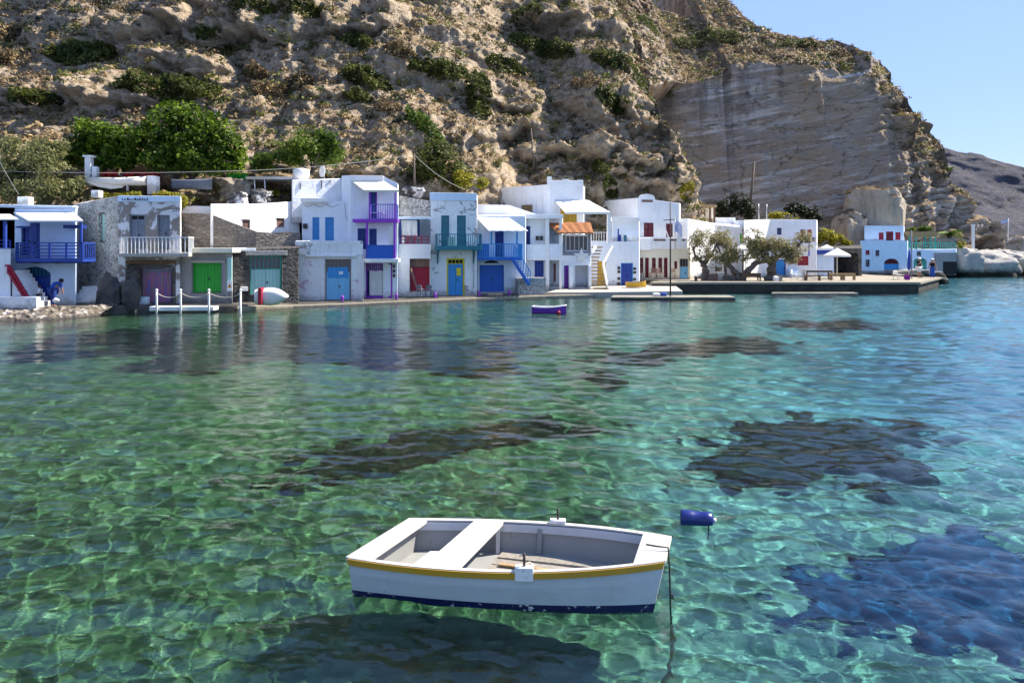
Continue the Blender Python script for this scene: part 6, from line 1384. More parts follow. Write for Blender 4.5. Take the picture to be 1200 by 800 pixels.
# floating blue barrel
c = W(818, 608, 9.45); r = thing('barrel_float', 'dark blue plastic barrel float lying on the water behind the dinghy bow', 'float', (c.x, c.y, 0))
ax = Vector((.985, -.12, -.05)).normalized(); mb = MB(); L = .43
mb.tube([c+ax*x for x in (-.215,-.21,-.195,-.08,-.07,.07,.08,.15,.172,.185)], [.07,.092,.1,.1,.096,.096,.1,.096,.075,.035], 20); mb.build('body', 'barrel', r)
mb = MB(); mb.tube([c+ax*x for x in (.18,.215)], [.034,.032], 12); mb.build('cap', 'whitepaint', r)
mb = MB(); mb.tube([c+ax*.12+Vector((0,-.03,-.06)), c+ax*.12+Vector((0,-.05,-.2)), Vector((c.x+.10, c.y-.06, -.42))], .008, 6); mb.build('tether', 'darkrope', r)

# ------------------------------------------------------------------ small boats
def skiff(name, label, L, Bm, Hh, hull, rim, inside, M4, bow=.35, transom=None, extra=None):
    """round-bowed little boat, length along x, moved into place by the matrix M4"""
    r = thing(name, label, 'boat', M4.translation); N_ = 14; K = 9; rings = []
    for i in range(N_+1):
        s_ = i/N_; w = Bm/2*(1-max(0, (s_-.45)/.55)**2.2)*(.82+.18*min(1, s_/.35)); sh = Hh*(1+.35*(s_-.35)**2*2)
        rings.append([Vector((-L/2+L*s_ - (0 if s_ > .1 else 0) - .10*Hh*0, w*math.cos(math.pi*k/(K-1))*(1 if 1 else 0)*abs(math.cos(math.pi*k/(K-1)))**-.35 if abs(math.cos(math.pi*k/(K-1))) > 1e-3 else 0, sh*(1-math.sin(math.pi*k/(K-1))**.75))) for k in range(K)])
    def loft(rs, flip=False, end=True):
        mb = MB()
        for rg in rs: mb.v += [M4 @ p for p in rg]
        for i in range(len(rs)-1):
            for k in range(K-1):
                q = (i*K+k, i*K+k+1, (i+1)*K+k+1, (i+1)*K+k); mb.f.append(q[::-1] if flip else q); mb.sm.append(True)
        return mb
    mb = loft(rings); mb.build('hull', hull, r)
    if transom: pass
    mb = MB(); mb.v += [M4 @ p for p in rings[0]]; mb.f.append(tuple(range(K))); mb.sm.append(False); mb.build('transom', transom or hull, r)
    mb = loft([[Vector((p.x*.97, p.y*.9, p.z*.92+Hh*.07)) for p in rg] for rg in rings], True); mb.build('inner_hull', inside, r)
    mb = MB()
    for side in (0, K-1):
        pts = [M4 @ (rg[side]+Vector((0,0,.0))) for rg in rings]; mb.tube(pts, .035*L/2, 6)
    mb.tube([M4 @ rings[0][0], M4 @ rings[0][K-1]], .03*L/2, 6); mb.build('gunwale', rim, r)
    for s_ in (4, 8):
        a, b_ = rings[s_][0], rings[s_][K-1]; mb = MB(); q = Hh*.72; hw = L*.05
        mb.hexa([M4 @ Vector(v) for v in ((a.x-hw,b_.y*.93,q),(a.x+hw,b_.y*.93,q),(a.x+hw,a.y*.93,q),(a.x-hw,a.y*.93,q),(a.x-hw,b_.y*.93,q+.03),(a.x+hw,b_.y*.93,q+.03),(a.x+hw,a.y*.93,q+.03),(a.x-hw,a.y*.93,q+.03))]); mb.build('thwart', rim, r)
    return r
TR = Matrix.Translation
sk = skiff('skiff', 'small purple skiff with white gunwale floating off the houses', 1.75, .8, .40, 'purple', 'whitepaint', 'cloth', TR((X_(644,39.6), 39.6, -.07)) @ Matrix.Rotation(math.radians(-14), 4, 'Z'))
mb = MB(); mb.blob(W(654.5,366,39.15), (.12,.10,.09), .05, 3, 10, 7); mb.build('fender', 'crimson', sk)
skiff('rowing_boat', 'white dinghy with red stern leaning on its side at the mint door', 1.75, .95, .38, 'cloth', 'whitepaint', 'tanwood', TR(W(318, 348, 42.2)) @ Matrix.Rotation(math.radians(8), 4, 'Z') @ Matrix.Rotation(math.radians(-84), 4, 'X') @ TR((0, 0, -.2)), transom='crimson')
mb = MB(); p = W(305.5, 347, 41.75); mb.wbox(p.x-.16, p.x+.05, 41.72, 42.3, Z_(357,42), Z_(337,42)); tag(mb.build('stern_board', 'crimson', bevel=.05), 'red board standing against the stern of the leaning dinghy', 'board')
skiff('rowing_boat', 'small ochre yellow boat pulled up by the royal blue door', 1.5, .7, .36, 'yellow', 'tanwood', 'tanwood', TR((X_(745.5,57.2), 57.2, .45)) @ Matrix.Rotation(math.radians(6), 4, 'Z'))
skiff('stored_boat', 'grey-blue boat stored under the wide green tree', 2.4, 1.0, .55, 'greywood', 'whitepaint', 'greywood', TR(W(226, 222, 49.6)) @ Matrix.Rotation(math.radians(5), 4, 'Z'))

# ------------------------------------------------------------------ waterside furniture
r = thing('plank_jetty', 'narrow white plank jetty before the many-coloured door', 'jetty', W(214, 362, 39.9))
mb = MB(); a, b_ = W(177, 358, 39.9), W(252, 358, 40.1); mb.hexa([(a.x,39.7,.12),(b_.x,39.9,.12),(b_.x,40.6,.12),(a.x,40.4,.12),(a.x,39.7,.34),(b_.x,39.9,.34),(b_.x,40.6,.34),(a.x,40.4,.34)]); mb.build('deck', 'whitepaint', r, bevel=.02)
for px in (186, 213, 246): mb = MB(); p = W(px, 360, 40.2); mb.tube([(p.x, 40.2, -1.6), (p.x, 40.2, .2)], .06, 8); mb.build('pile', 'greywood', r)
for k, px in enumerate((185, 213, 246, 283)):
    p = W(px, 341, 39.8); o = thing('rope_post', ['white rope post at the left end of the plank jetty','white rope post in the middle of the plank jetty','white rope post at the right end of the plank jetty','white rope post standing in the water before the stone wall'][k], 'post', (p.x, 39.66, 0), 'white rope posts along the jetty')
    mb = MB(); mb.tube([(p.x, 39.66, -1.2 if k == 3 else -.4), (p.x, 39.66, p.z)], .055, 8); mb.build('pole', 'whitepaint', o); mb = MB(); mb.blob((p.x, 39.66, p.z+.05), (.075,.075,.07), 0, 1, 10, 7); mb.build('knob', 'whitepaint', o)
for k, (a, b_) in enumerate(((185,213),(213,246),(246,283))):
    A, B = W(a, 343.5, 39.62), W(b_, 343.5, 39.62); mb = MB(); mb.tube([A.lerp(B, i/12) + Vector((0,-.06,-.9*(.25-(i/12-.5)**2)))*1.0 for i in range(13)], .028, 6)
    tag(mb.build('barrier_rope', 'rope'), ['sagging white rope between the first two jetty posts','sagging white rope between the middle jetty posts','sagging white rope reaching the post in the water'][k], 'rope', 'ropes hung between the jetty posts')
for k, px in enumerate((401, 464.5, 510, 562, 597)):
    Yk = float(np.interp(px, [p[0] for p in shore_line], [p[1] for p in shore_line]))+.15; p = W(px, 350, Yk)
    o = thing('bollard', ['violet mooring bollard before the peeling terrace house','violet mooring bollard before the violet house','violet mooring bollard before the teal house','violet mooring bollard left of the bright blue garage door','violet mooring bollard right of the bright blue garage door'][k], 'bollard', (p.x, Yk, .1), 'violet mooring bollards along the quay')
    mb = MB(); mb.tube([(p.x, Yk, .05), (p.x, Yk, .50), (p.x, Yk, .55)], [.085,.075,.05], 10); mb.build('post', 'violet', o); mb = MB(); mb.tube([(p.x, Yk, .40), (p.x, Yk, .46)], .10, 10); mb.build('collar', 'violet', o)
def chair(label, px, py, Y, mat, rz=0, h=.85, w=.45, group='chairs standing outside the houses', name='chair'):
    p = W(px, py, Y); o = thing(name, label, 'chair', p, group); M4 = TR(p) @ Matrix.Rotation(rz, 4, 'Z')
    def bx(nm, x0, x1, y0, y1, z0, z1):
        mb = MB(); mb.hexa([M4 @ Vector(v) for v in ((x0,y0,z0),(x1,y0,z0),(x1,y1,z0),(x0,y1,z0),(x0,y0,z1),(x1,y0,z1),(x1,y1,z1),(x0,y1,z1))]); mb.build(nm, mat, o)
    bx('seat', -w/2, w/2, -w/2, w/2, .42, .46)
    mb = MB()
    for k in range(4): z = .52+(h-.52)*k/4; mb.hexa([M4 @ Vector(v) for v in ((-w/2,w/2-.03,z),(w/2,w/2-.03,z),(w/2,w/2,z),(-w/2,w/2,z),(-w/2,w/2,z+.06),(w/2,w/2,z+.06),(w/2,w/2+.03,z+.06),(-w/2,w/2+.03,z+.06))])
    mb.build('backrest', mat, o)
    for sx in (-1, 1):
        bx('leg', sx*(w/2-.02)-.02, sx*(w/2-.02)+.02, -w/2, -w/2+.04, 0, .42); bx('leg', sx*(w/2-.02)-.02, sx*(w/2-.02)+.02, w/2-.04, w/2, 0, h)
    return o
chair('brown folding chair left of the first maroon door', 750.5, 326.2, 63.6, 'shutterbrown', .3); chair('brown folding chair between the two maroon doors', 765, 326.2, 63.5, 'shutterbrown', -.5); chair('brown folding chair nearest the second maroon door', 774, 326.2, 63.5, 'shutterbrown', .6)
chair('tan wicker chair right of the grey mast at the cream house', 788, 326.6, 63.3, 'tanwood', -.3, group='chairs standing outside the houses')
chair('white plastic chair left of the grey table on the pier', 930.5, 327.5, 63.5, 'whitepaint', .9); chair('white plastic chair close to the grey table on the pier', 938, 327.5, 63.8, 'whitepaint', -.6)
chair('small white chair before the dark red boat door, left one', 493, 347, 49.0, 'greywood', 2.6, .7, .35); chair('small white chair before the dark red boat door, right one', 502, 347, 49.3, 'greywood', 3.4, .7, .35)
o = chair('cream wicker armchair at the far right end of the pier', 1053, 328, 64.5, 'canvas', .5, .8, .62, None, 'armchair')
def table(label, px0, px1, py, Y, dep, ztop, mat, leg, cat='table', group=None, apron=.0, name='table'):
    a, b_ = X_(px0, Y), X_(px1, Y); z0 = Z_(py, Y); o = thing(name, label, cat, ((a+b_)/2, Y, z0), group)
    mb = MB(); mb.wbox(a, b_, Y, Y+dep, z0+ztop-.06, z0+ztop); mb.build('top', mat, o, bevel=.01)
    for x in (a+.06, b_-.06):
        for y in (Y+.06, Y+dep-.06): mb = MB(); mb.wbox(x-.045, x+.045, y-.045, y+.045, z0, z0+ztop-.06); mb.build('leg', leg, o)
    if apron: mb = MB(); mb.wbox(a+.1, b_-.1, Y+.04, Y+.08, z0+ztop-.06-apron, z0+ztop-.06); mb.build('apron', leg, o)
    return o
table('long grey weathered table near the pier edge', 945, 976, 328, 63.2, .8, .80, 'greywood', 'brownwood', apron=.12)
table('brown wooden bench in front of the long grey table', 944, 962, 329, 62.3, .35, .45, 'brownwood', 'brownwood', 'bench', 'benches on the pier', name='bench')
table('pale yellow wooden bench right of the long grey table', 974, 988.5, 328.3, 62.8, .4, .55, 'tanwood', 'tanwood', 'bench', 'benches on the pier', .1, 'bench')
table('pale yellow wooden bench at the right, before the dark cave', 989, 1003, 328.3, 62.8, .4, .55, 'tanwood', 'tanwood', 'bench', 'benches on the pier', .1, 'bench')
table('low brown wooden table under the forked olive tree', 869, 892, 329, 61.9, .7, .60, 'brownwood', 'brownwood', apron=.25)
def crate(label, px0, px1, py0, py1, Y, dep, mat, cat='crate', name='crate', lid=None):
    a, b_ = X_(px0, Y), X_(px1, Y); z0, z1 = Z_(py1, Y), Z_(py0, Y); o = thing(name, label, cat, ((a+b_)/2, Y, z0)); n = 5; mb = MB()
    for k in range(n): zz = z0+(z1-z0)*k/n; mb.wbox(a, b_, Y, Y+dep, zz+.006, zz+(z1-z0)/n-.006)
    mb.build('side_boards', mat, o); mb = MB()
    for x in (a, b_-.06): mb.wbox(x-.012, x+.072, Y-.02, Y+dep+.02, z0, z1)
    mb.build('corner_post', mat, o)
    if lid: mb = MB(); mb.wbox(a-.04, b_+.04, Y-.04, Y+dep+.04, z1, z1+.07); mb.build('lid', lid, o, bevel=.015)
    return o
crate('brown plank crate right of the leftmost olive trunk', 830, 841, 321, 329.5, 62.4, .8, 'shutterbrown'); crate('cream-topped plank crate beside the brown crate', 841.5, 848.5, 320, 329.5, 62.4, .8, 'beige', lid='cloth')
crate('green plastic bin by the roof pergola, left one', 267, 276.5, 204, 212.5, 52.5, .5, 'green', 'bin', 'bin', 'green'); crate('green plastic bin by the roof pergola, right one', 277.5, 287.5, 204, 212.5, 52.5, .5, 'green', 'bin', 'bin', 'green')
mb = MB(); p = W(815.5, 330, 60.4); mb.tube([(p.x,60.4,.72),(p.x,60.4,1.05),(p.x,60.4,1.15)], [.12,.12,.15], 10); tag(mb.build('bollard', 'iron'), 'black iron bollard on the pier edge left of the olive trees', 'bollard')
rock('stone', 'dark flat stone under the forked olive tree', 854, 327, 61.6, 6, 3.5, 'rock_dark', 61, .5, cat='stone'); rock('stone', 'white painted stone before the thick olive trunk', 909.5, 327.5, 60.9, 3, 3.3, 'cloth', 63, .2, cat='stone'); rock('stone', 'pale curved stone at the foot of the thick olive trunk', 913, 326, 61.6, 3.5, 3.5, 'rock_pale', 65, .3, cat='stone')
rock('stone', 'dark root stone left of the thick olive trunk', 899, 327, 61.5, 3.5, 3.2, 'rock_dark', 67, .3, cat='stone')
r = thing('lamp_post', 'short white lamp post beside the plank crates', 'lamp', W(847.5, 328, 63.4)); mb = MB(); p = W(847.5, 304, 63.4); mb.wbox(p.x-.05, p.x+.05, 63.4, 63.5, .7, p.z); mb.build('post', 'whitepaint', r); mb = MB(); mb.wbox(p.x-.12, p.x+.22, 63.3, 63.55, p.z, p.z+.12); mb.build('lamp_head', 'whitepaint', r)
r = thing('flag_mast', 'tall thin grey mast standing on the edge of the low dock', 'mast', (X_(785.6,50.35), 50.35, .17)); x = X_(785.6, 50.35)
mb = MB(); mb.tube([(x,50.35,.2),(x,50.35,Z_(237,50.35))], [.055,.035], 8); mb.build('pole', 'iron', r); mb = MB(); mb.bar((x-.45,50.33,Z_(258,50.35)), (x+.40,50.33,Z_(257,50.35)), .05); mb.build('cross_arm', 'iron', r)
def flag(name, label, px0, py0, px1, py1, Y, drop, stripes=9):
    o = thing(name, label, 'flag', W(px0, py1, Y)); n = 10; a, b_ = W(px0, py0, Y), W(px1, py1, Y); hgt = (a.z-b_.z)
    for nm, mat, par in (('white_stripes', 'cloth', 0), ('blue_stripes', 'flagblue', 1)):
        mb = MB()
        for s_ in range(stripes):
            if (s_ % 2 == 0) != (par == 1): continue
            for i in range(n):
                u0, u1 = i/n, (i+1)/n; g = lambda u, v_: Vector((lerp(a.x, b_.x, u), Y+.10*math.sin(u*5), a.z - hgt*v_ - drop*u*u))
                v0, v1 = s_/stripes, (s_+1)/stripes; p = [g(u0,v1), g(u1,v1), g(u1,v0), g(u0,v0)]; e = Vector((0,.012,0))
                mb.hexa([p[0],p[1],p[1]+e,p[0]+e,p[3],p[2],p[2]+e,p[3]+e])
        mb.build(nm, mat, o)
    return o
flag('flag', 'blue and white striped flag hanging by the terrace of the red shutter house', 791.5, 258.5, 799, 271, 63.6, .5)
mb = MB(); mb.tube([(X_(791,63.65),63.65,Z_(292,63.6)),(X_(791,63.65),63.65,Z_(256,63.6))], .035, 7); tag(mb.build('flag_pole', 'steel'), 'slim steel pole carrying the striped flag on the terrace', 'pole')
mb = MB(); f = Fr((X_(793,63.7),63.7),(X_(799,63.7),63.7)); mb.box(f, 0, .22, 0, .03, Z_(284,63.7), Z_(274,63.7)).box(f, .20, .42, .01, .04, Z_(290,63.7), Z_(276,63.7)); tag(mb.build('white_cloth', 'cloth'), 'white cloth hung out below the striped flag', 'cloth')
flag('flag', 'small white and blue flag flying on the shore rocks at the far right', 1173, 258.5, 1181, 262.5, 99, -.25); mb = MB(); mb.tube([W(1181.5,282,99.1), W(1181.5,256,99.1)], .05, 7); tag(mb.build('flag_pole', 'whitepaint'), 'white flagpole on the shore rocks at the far right', 'pole')
r = thing('light_column', 'pale square light column on the rocks right of the palm', 'column', W(1141,291,96)); mb = MB(); mb.wbox(X_(1139.8,96),X_(1142.2,96),96,96.3,Z_(295,96),Z_(265,96)); mb.build('shaft','whitepaint',r); mb = MB(); mb.wbox(X_(1139.2,96),X_(1142.8,96),95.95,96.35,Z_(265,96),Z_(263,96)); mb.build('cap','whitepaint',r)
mb = MB(); mb.wbox(X_(766,50.9), X_(774,50.9), 50.9, 51.4, .17, .37); tag(mb.build('tarpaulin_bundle', 'cloth', bevel=.08), 'folded white tarpaulin on the low dock by the mast', 'tarpaulin'); mb = MB(); mb.blob((X_(778.5,50.9), 51.1, .27), (.26,.2,.13), .1, 5, 14, 9); tag(mb.build('tarpaulin_bundle', 'bluecloth'), 'folded blue-grey tarpaulin on the low dock by the mast', 'tarpaulin')
# parasols and cloths
def parasol(label, px, py0, py1, Y, rad, hgt, mat):
    p = W(px, py0, Y); o = thing('parasol', label, 'parasol', (p.x, Y, Z_(py1, Y))); mb = MB(); n = 8
    for k in range(n):
        a, b_ = 2*math.pi*k/n, 2*math.pi*(k+1)/n; A = p+Vector((math.cos(a)*rad, math.sin(a)*rad, -hgt)); B = p+Vector((math.cos(b_)*rad, math.sin(b_)*rad, -hgt)); e = Vector((0,0,-.16))
        mb.face([p, A, B]); mb.face([p+Vector((0,0,-.03)), B+Vector((0,0,-.02)), A+Vector((0,0,-.02))]); mb.face([A, A+e, B+e, B]); mb.face([B*.999+e*0+p*.001, B*.999+e+p*.001, A*.999+e+p*.001, A*.999+p*.001])
    mb.build('canopy', mat, o); mb = MB(); mb.tube([(p.x, Y, Z_(py1, Y)), (p.x, Y, p.z)], .04, 8); mb.build('pole', 'whitepaint', o); return o
parasol('wide white parasol in front of the dark cave mouth', 981, 290.5, 325, 67.5, 1.2, .62, 'cloth'); parasol('smaller peaked white parasol above the blue fascia', 969, 286.5, 325, 74, .85, .4, 'cloth'); parasol('white parasol behind the forked olive tree', 874, 284, 326, 66, 1.1, .55, 'cloth')
r = thing('furled_parasol', 'furled blue and white parasol standing by the pier mast', 'parasol', W(1066,327,66)); mb = MB(); p = W(1066,308,66); mb.tube([(p.x-.05,66,.8),(p.x-.05,66,p.z+1.3)], .03, 7); mb.build('pole','whitepaint',r); mb = MB(); mb.tube([(p.x-.06,66,p.z-.6),(p.x-.06,66,p.z-.3),(p.x-.03,66,p.z+.6),(p.x-.02,66,p.z+1.25)], [.10,.16,.13,.04], 9); mb.build('canopy','bluecloth',r)
mb = MB(); mb.tube([W(1068.3,326,65.5), W(1068,270,65.5)], .055, 8); tag(mb.build('mast', 'greywood'), 'thin grey wooden mast near the right end of the pier', 'mast')
r = thing('beach_bag', 'purple beach bag on the pier beside the cream armchair', 'bag', W(1064,329,62.6)); mb = MB(); p = W(1064,326.5,62.6); mb.hexa([(p.x-.18,62.6,.76),(p.x+.18,62.6,.76),(p.x+.18,62.85,.76),(p.x-.18,62.85,.76),(p.x-.22,62.57,1.15),(p.x+.22,62.57,1.15),(p.x+.22,62.9,1.15),(p.x-.22,62.9,1.15)]); mb.build('body','purplecloth',r,bevel=.04); mb = MB(); mb.tube([(p.x-.12,62.6,1.14),(p.x-.08,62.6,1.33),(p.x+.08,62.6,1.33),(p.x+.12,62.6,1.14)], .018, 6); mb.build('handle','purplecloth',r)
# terrace under the green tree
r = thing('cloth_terrace', 'terrace with rolled beige cloth roof and white square pillars', 'terrace', W(140,222,47.6)); mb = MB(); mb.tube([W(103,213,47.6),W(140,213,47.4),W(172,212,47.4)], [.28,.26,.30], 10); mb.build('rolled_cloth','canvas',r)
mb = MB(); pts = [(103,214),(115,219),(130,221.5),(143,220),(147,215)]
for (a, b_) in zip(pts[:-1], pts[1:]): A, B = W(a[0],a[1],47.3), W(b_[0],b_[1],47.3); ta, tb = W(a[0],213,47.3), W(b_[0],213,47.3); e = Vector((0,.03,0)); mb.hexa([A,B,B+e,A+e,ta,tb,tb+e,ta+e])
mb.build('hanging_cloth','canvas',r)
for px, y0, y1, w_ in ((177.5,206,228,.55),(149,212,224,.12)): mb = MB(); mb.wbox(X_(px,47.2)-w_/2, X_(px,47.2)+w_/2, 47.2, 47.2+w_, Z_(y1,47.2), Z_(y0,47.2)); mb.build('pillar','white',r,bevel=.03)
r = thing('chimney', 'tall white chimney with slab cap between the olive and the green trees', 'chimney', W(103,212,48.4)); mb = MB(); mb.wbox(X_(99,48.4),X_(106,48.4),48.4,48.8,Z_(214,48.4),Z_(184,48.4)); mb.build('shaft','white',r,bevel=.02); mb = MB(); mb.wbox(X_(97.5,48.4),X_(108,48.4),48.3,48.9,Z_(184,48.4),Z_(182,48.4)); mb.build('cap','white',r)
mb = MB(); mb.wbox(X_(107,48.2),X_(113,48.2),48.2,48.6,Z_(212,48.2),Z_(195,48.2)); tag(mb.build('pillar','white',bevel=.06), 'short white pillar right beside the tall chimney', 'pillar')
r = thing('roof_pergola', 'flat beige pergola roof on thin white posts beside the roof tank', 'pergola', W(318,228,51.5)); mb = MB(); mb.wbox(X_(288,51.5),X_(343,51.5),51.5,54,Z_(210,51.5),Z_(207,51.5)); mb.build('roof','canvas',r)
for px in (299, 311): mb = MB(); mb.tube([W(px,226,51.6), W(px-1,210,51.6)], .045, 7); mb.build('post','whitepaint',r)
# roof things
r = thing('water_tank', 'white round water tank on the sunlit roof room', 'tank', W(353,211,51.5)); p = W(353,211,51.8); mb = MB(); mb.tube([p, p+Vector((0,0,.68)), p+Vector((0,0,.72))], [.55,.55,.5], 20); mb.build('body','cloth',r); mb = MB(); mb.tube([p+Vector((0,0,.72)), p+Vector((0,0,.78))], .2, 12); mb.build('lid','cloth',r)
r = thing('satellite_dish', 'small tilted satellite dish beside the water tank', 'dish', W(381,210,52)); p = W(378,201,52); mb = MB(); mb.tube([p+Vector((.1,.06,.0)), p+Vector((0,0,0)), p+Vector((-.02,-.02,0))], [.05,.38,.40], 16); d_ = mb.build('bowl','cloth',r); mb = MB(); mb.tube([W(380,210,52), W(380,201,52)], .03, 7); mb.build('stand','steel',r); mb = MB(); mb.tube([p, W(388,203,51.6)], .02, 6); mb.build('feed_arm','steel',r)
rock('rooftop_rock', 'jagged white limed rock heap above the low red door house', 487, 226, 54.5, 12, 5, 'rock_lime', 71, .6, lump=.2)
# poles and cables
def pole(label, a, b_, rad=.09, mat='bark', name='utility_pole'): mb = MB(); mb.tube([a, b_], [rad, rad*.7], 8); return tag(mb.build(name, mat), label, 'pole')
pole('thin wooden pole in front of the big dark thicket', W(486,222,54), W(485,180,54)); c = hit(627, 212); pole('bare wooden pole on the slope behind the large plain white house', c, c+Vector((-.35,0,4.6))); pole('leaning wooden pole in front of the bedded cliff', W(878,252,86), W(884,189,86), .16)
pole('slim aerial pole on the low house, left one', W(889.5,258,76), W(889,239,76), .05, 'steel', 'aerial_pole'); pole('slim aerial pole on the low house, right one', W(898.5,258,76), W(898.5,239.5,76), .05, 'steel', 'aerial_pole')
def cable(label, pts, sag, rad=.018):
    mb = MB(); out = []
    for a, b_ in zip(pts[:-1], pts[1:]): out += [a.lerp(b_, i/14) - Vector((0,0,sag*4*(i/14)*(1-i/14))) for i in range(14)]
    mb.tube(out+[pts[-1]], rad, 5); return tag(mb.build('power_cable', 'wire'), label, 'cable')
cable('long power cable strung from the left edge to the thicket pole', [W(-150,193,46), W(250,201,47), W(485,181,54)], .25); cable('power cable dropping from the thicket pole to the back wall', [W(485,181,54), W(545,222,56)], .3); cable('thin stay cable slanting down through the left olive tree', [W(0,190,45), W(22,228,43)], .05, .012)

# ------------------------------------------------------------------ people
def person(label, px, py, Y, h, joints, clothes, hair, rz=0, hat=None):
    """joints: relative heights, facing -y; one skinned body, clothes as looser skins over parts of it"""
    p = W(px, py, Y); o = thing('person', label, 'person', p)
    J = {'pelvis':(0,0,.52),'waist':(0,0,.62),'chest':(0,.0,.74),'neck':(0,-.01,.83),'head':(0,-.02,.92),'top':(0,-.02,.975)}
    for s_, n in ((-1,'l'),(1,'r')): J.update({'sh'+n:(s_*.11,0,.80),'el'+n:(s_*.15,.0,.64),'ha'+n:(s_*.15,-.05,.48),'fi'+n:(s_*.15,-.06,.44),'hi'+n:(s_*.055,0,.50),'kn'+n:(s_*.06,-.01,.28),'an'+n:(s_*.06,.01,.05),'to'+n:(s_*.07,-.08,.015)})
    J.update(joints or {})
    B = [('pelvis','waist'),('waist','chest'),('chest','neck'),('neck','head'),('head','top')]+[q for n in 'lr' for q in (('chest','sh'+n),('sh'+n,'el'+n),('el'+n,'ha'+n),('ha'+n,'fi'+n),('pelvis','hi'+n),('hi'+n,'kn'+n),('kn'+n,'an'+n),('an'+n,'to'+n))]
    RD = {'pelvis':.085,'waist':.075,'chest':.09,'neck':.032,'head':.062,'top':.035,'sh':.045,'el':.03,'ha':.022,'fi':.018,'hi':.06,'kn':.042,'an':.026,'to':.022}
    def skin(nm, names, grow, mat):
        ks = [k for k in J if k in names]; me = bpy.data.meshes.new(nm); me.from_pydata([tuple(Vector(J[k])*h) for k in ks], [(ks.index(a), ks.index(b_)) for a, b_ in B if a in ks and b_ in ks], []); me.materials.append(M[mat])
        q = bpy.data.objects.new(nm, me); COL.objects.link(q); q.parent = o; ORG[q.name] = p
        q.modifiers.new('skin', 'SKIN'); q.modifiers.new('smooth', 'SUBSURF').levels = 1; q.modifiers['smooth'].render_levels = 2
        for i, k in enumerate(ks):
            rr_ = RD.get(k, RD.get(k[:-1], .03))*h*grow; q.data.skin_vertices[0].data[i].radius = (rr_, rr_)
        q.data.skin_vertices[0].data[0].use_root = True
        for pl in q.data.polygons: pl.use_smooth = True
        return q
    skin('body', list(J), 1.0, 'skin')
    for nm, names, grow, mat in clothes: skin(nm, names, grow, mat)
    mb = MB(); c = p+Vector(J['head'])*h; mb.blob(c+Vector((0,.02*h,.02*h)), (.066*h,.07*h,.068*h), .03, 5, 12, 8); mb.build('hair', hair, o)
    if hat: mb = MB(); mb.tube([c+Vector((0,0,.035*h)), c+Vector((0,0,.045*h)), c+Vector((0,0,.05*h)), c+Vector((0,0,.10*h))], [.12*h,.12*h,.07*h,.055*h], 14); mb.build('hat', hat, o)
    o.rotation_euler.z = rz; return o
TOP = ['pelvis','waist','chest','shl','shr']; LEG = ['pelvis','hil','hir','knl','knr']
person('man in black shirt and white shorts standing on the pier', 1077, 325.5, 66.5, 1.72, {'ell':(-.2,-.08,.68),'hal':(-.1,-.16,.72),'fil':(-.06,-.17,.74)}, [('shirt', TOP+['ell'], 1.28, 'black'), ('shorts', LEG, 1.35, 'cloth')], 'hair', .4, 'cloth')
person('woman in long blue skirt and white hat on the pier end', 1092.5, 325.5, 67, 1.66, None, [('blouse', TOP, 1.2, 'black'), ], 'hair', -.3, 'cloth')
wo = [q for q in bpy.data.objects if q.get('label', '').startswith('woman')][0]; p = ORG[wo.name]; mb = MB(); mb.tube([p+Vector((0,0,z)) for z in (.10,.45,.8,.95,1.05)], [.24,.215,.175,.15,.125], 16); mb.build('skirt', 'bluecloth', wo)
person('child in white shirt and dark trousers before the arched blue door', 46, 358.5, 38.3, 1.05, None, [('shirt', TOP+['ell','elr'], 1.3, 'cloth'), ('trousers', LEG+['anl','anr'], 1.3, 'black')], 'hair', 2.2)
person('stooping adult in blue clothes with back turned at the arched door', 62, 359.5, 38.2, 1.62, {'waist':(0,-.02,.62),'chest':(.0,-.13,.70),'neck':(0,-.20,.74),'head':(0,-.27,.78),'top':(0,-.30,.81),'shl':(-.11,-.15,.72),'shr':(.11,-.15,.72),'ell':(-.14,-.2,.56),'elr':(.14,-.2,.56),'hal':(-.1,-.25,.42),'har':(.1,-.25,.42),'fil':(-.1,-.27,.38),'fir':(.1,-.27,.38)}, [('shirt', TOP+['ell','elr'], 1.35, 'bluecloth'), ('trousers', LEG+['anl','anr'], 1.3, 'deep')], 'hair', 2.6)
mb = MB(); p = W(66, 352, 38.0); mb.blob(p, (.14,.12,.13), .12, 9, 12, 8); tag(mb.build('bundle', 'cloth'), 'pale bundle on the ground beside the stooping adult', 'bundle')

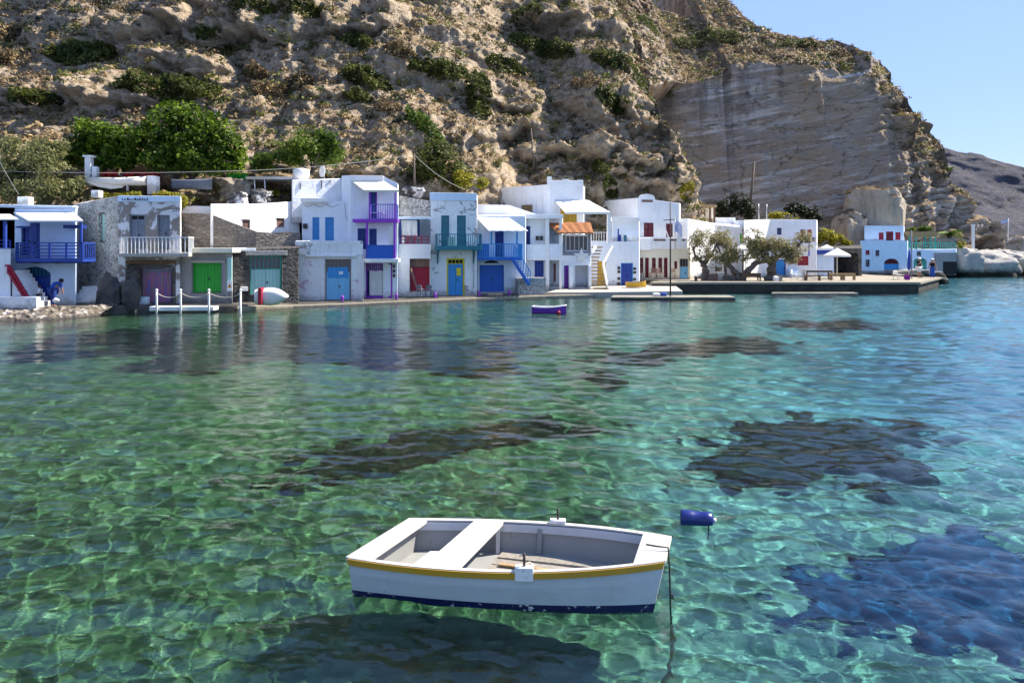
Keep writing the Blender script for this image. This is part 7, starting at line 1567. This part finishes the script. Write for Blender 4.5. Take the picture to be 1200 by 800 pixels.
# ------------------------------------------------------------------ light, sky, camera
SUN_AZ, SUN_EL = math.radians(70), math.radians(46)
d = Vector((math.cos(SUN_EL)*math.sin(SUN_AZ), math.cos(SUN_EL)*math.cos(SUN_AZ), math.sin(SUN_EL)))
l = bpy.data.lights.new('sun', 'SUN'); l.energy = 4.5; l.angle = math.radians(.5); l.color = (1, .92, .79); l.cycles.is_caustics_light = True
lo = bpy.data.objects.new('sun', l); COL.objects.link(lo); lo.rotation_euler = d.to_track_quat('Z', 'Y').to_euler(); lo.location = (30, 20, 60)
w = bpy.data.worlds.new('World'); S.world = w; w.use_nodes = True; wn_ = w.node_tree
s = wn_.nodes.new('ShaderNodeTexSky'); s.sky_type = 'NISHITA'; s.sun_disc = False; s.sun_elevation = SUN_EL; s.sun_rotation = SUN_AZ
s.air_density = 1.0; s.dust_density = 0.0; s.ozone_density = 2.5; s.altitude = 0
wn_.nodes['Background'].inputs[1].default_value = .095
mm = wn_.nodes.new('ShaderNodeMixRGB'); mm.blend_type = 'MULTIPLY'; mm.inputs[0].default_value = 1; mm.inputs[2].default_value = (.26,.225,.23,1)
ad = wn_.nodes.new('ShaderNodeMixRGB'); ad.blend_type = 'ADD'; ad.inputs[0].default_value = 1; ad.inputs[2].default_value = (1.12,1.80,3.45,1)      # even blue fill light added to the physical sky, lifts shaded fronts
wn_.links.new(s.outputs[0], mm.inputs[1]); wn_.links.new(mm.outputs[0], ad.inputs[1]); wn_.links.new(ad.outputs[0], wn_.nodes['Background'].inputs[0])
c = bpy.data.cameras.new('camera'); co = bpy.data.objects.new('camera', c); COL.objects.link(co); co.location = (0, 0, H); co.rotation_euler = (math.pi/2, 0, 0)
c.sensor_width = 36; c.lens = 36*F/1200; c.shift_y = -(400-HZ)/1200; c.clip_start = .1; c.clip_end = 3000; S.camera = co
S.view_settings.view_transform = 'Standard'; S.view_settings.look = 'None'; S.view_settings.exposure = 1.38; S.view_settings.gamma = 1
S.render.engine = 'CYCLES'; S.cycles.use_denoising = True; S.cycles.max_bounces = 8; S.cycles.diffuse_bounces = 3; S.cycles.transmission_bounces = 6
S.cycles.caustics_refractive = True; S.cycles.caustics_reflective = False; S.cycles.sample_clamp_indirect = 6; S.cycles.use_adaptive_sampling = False
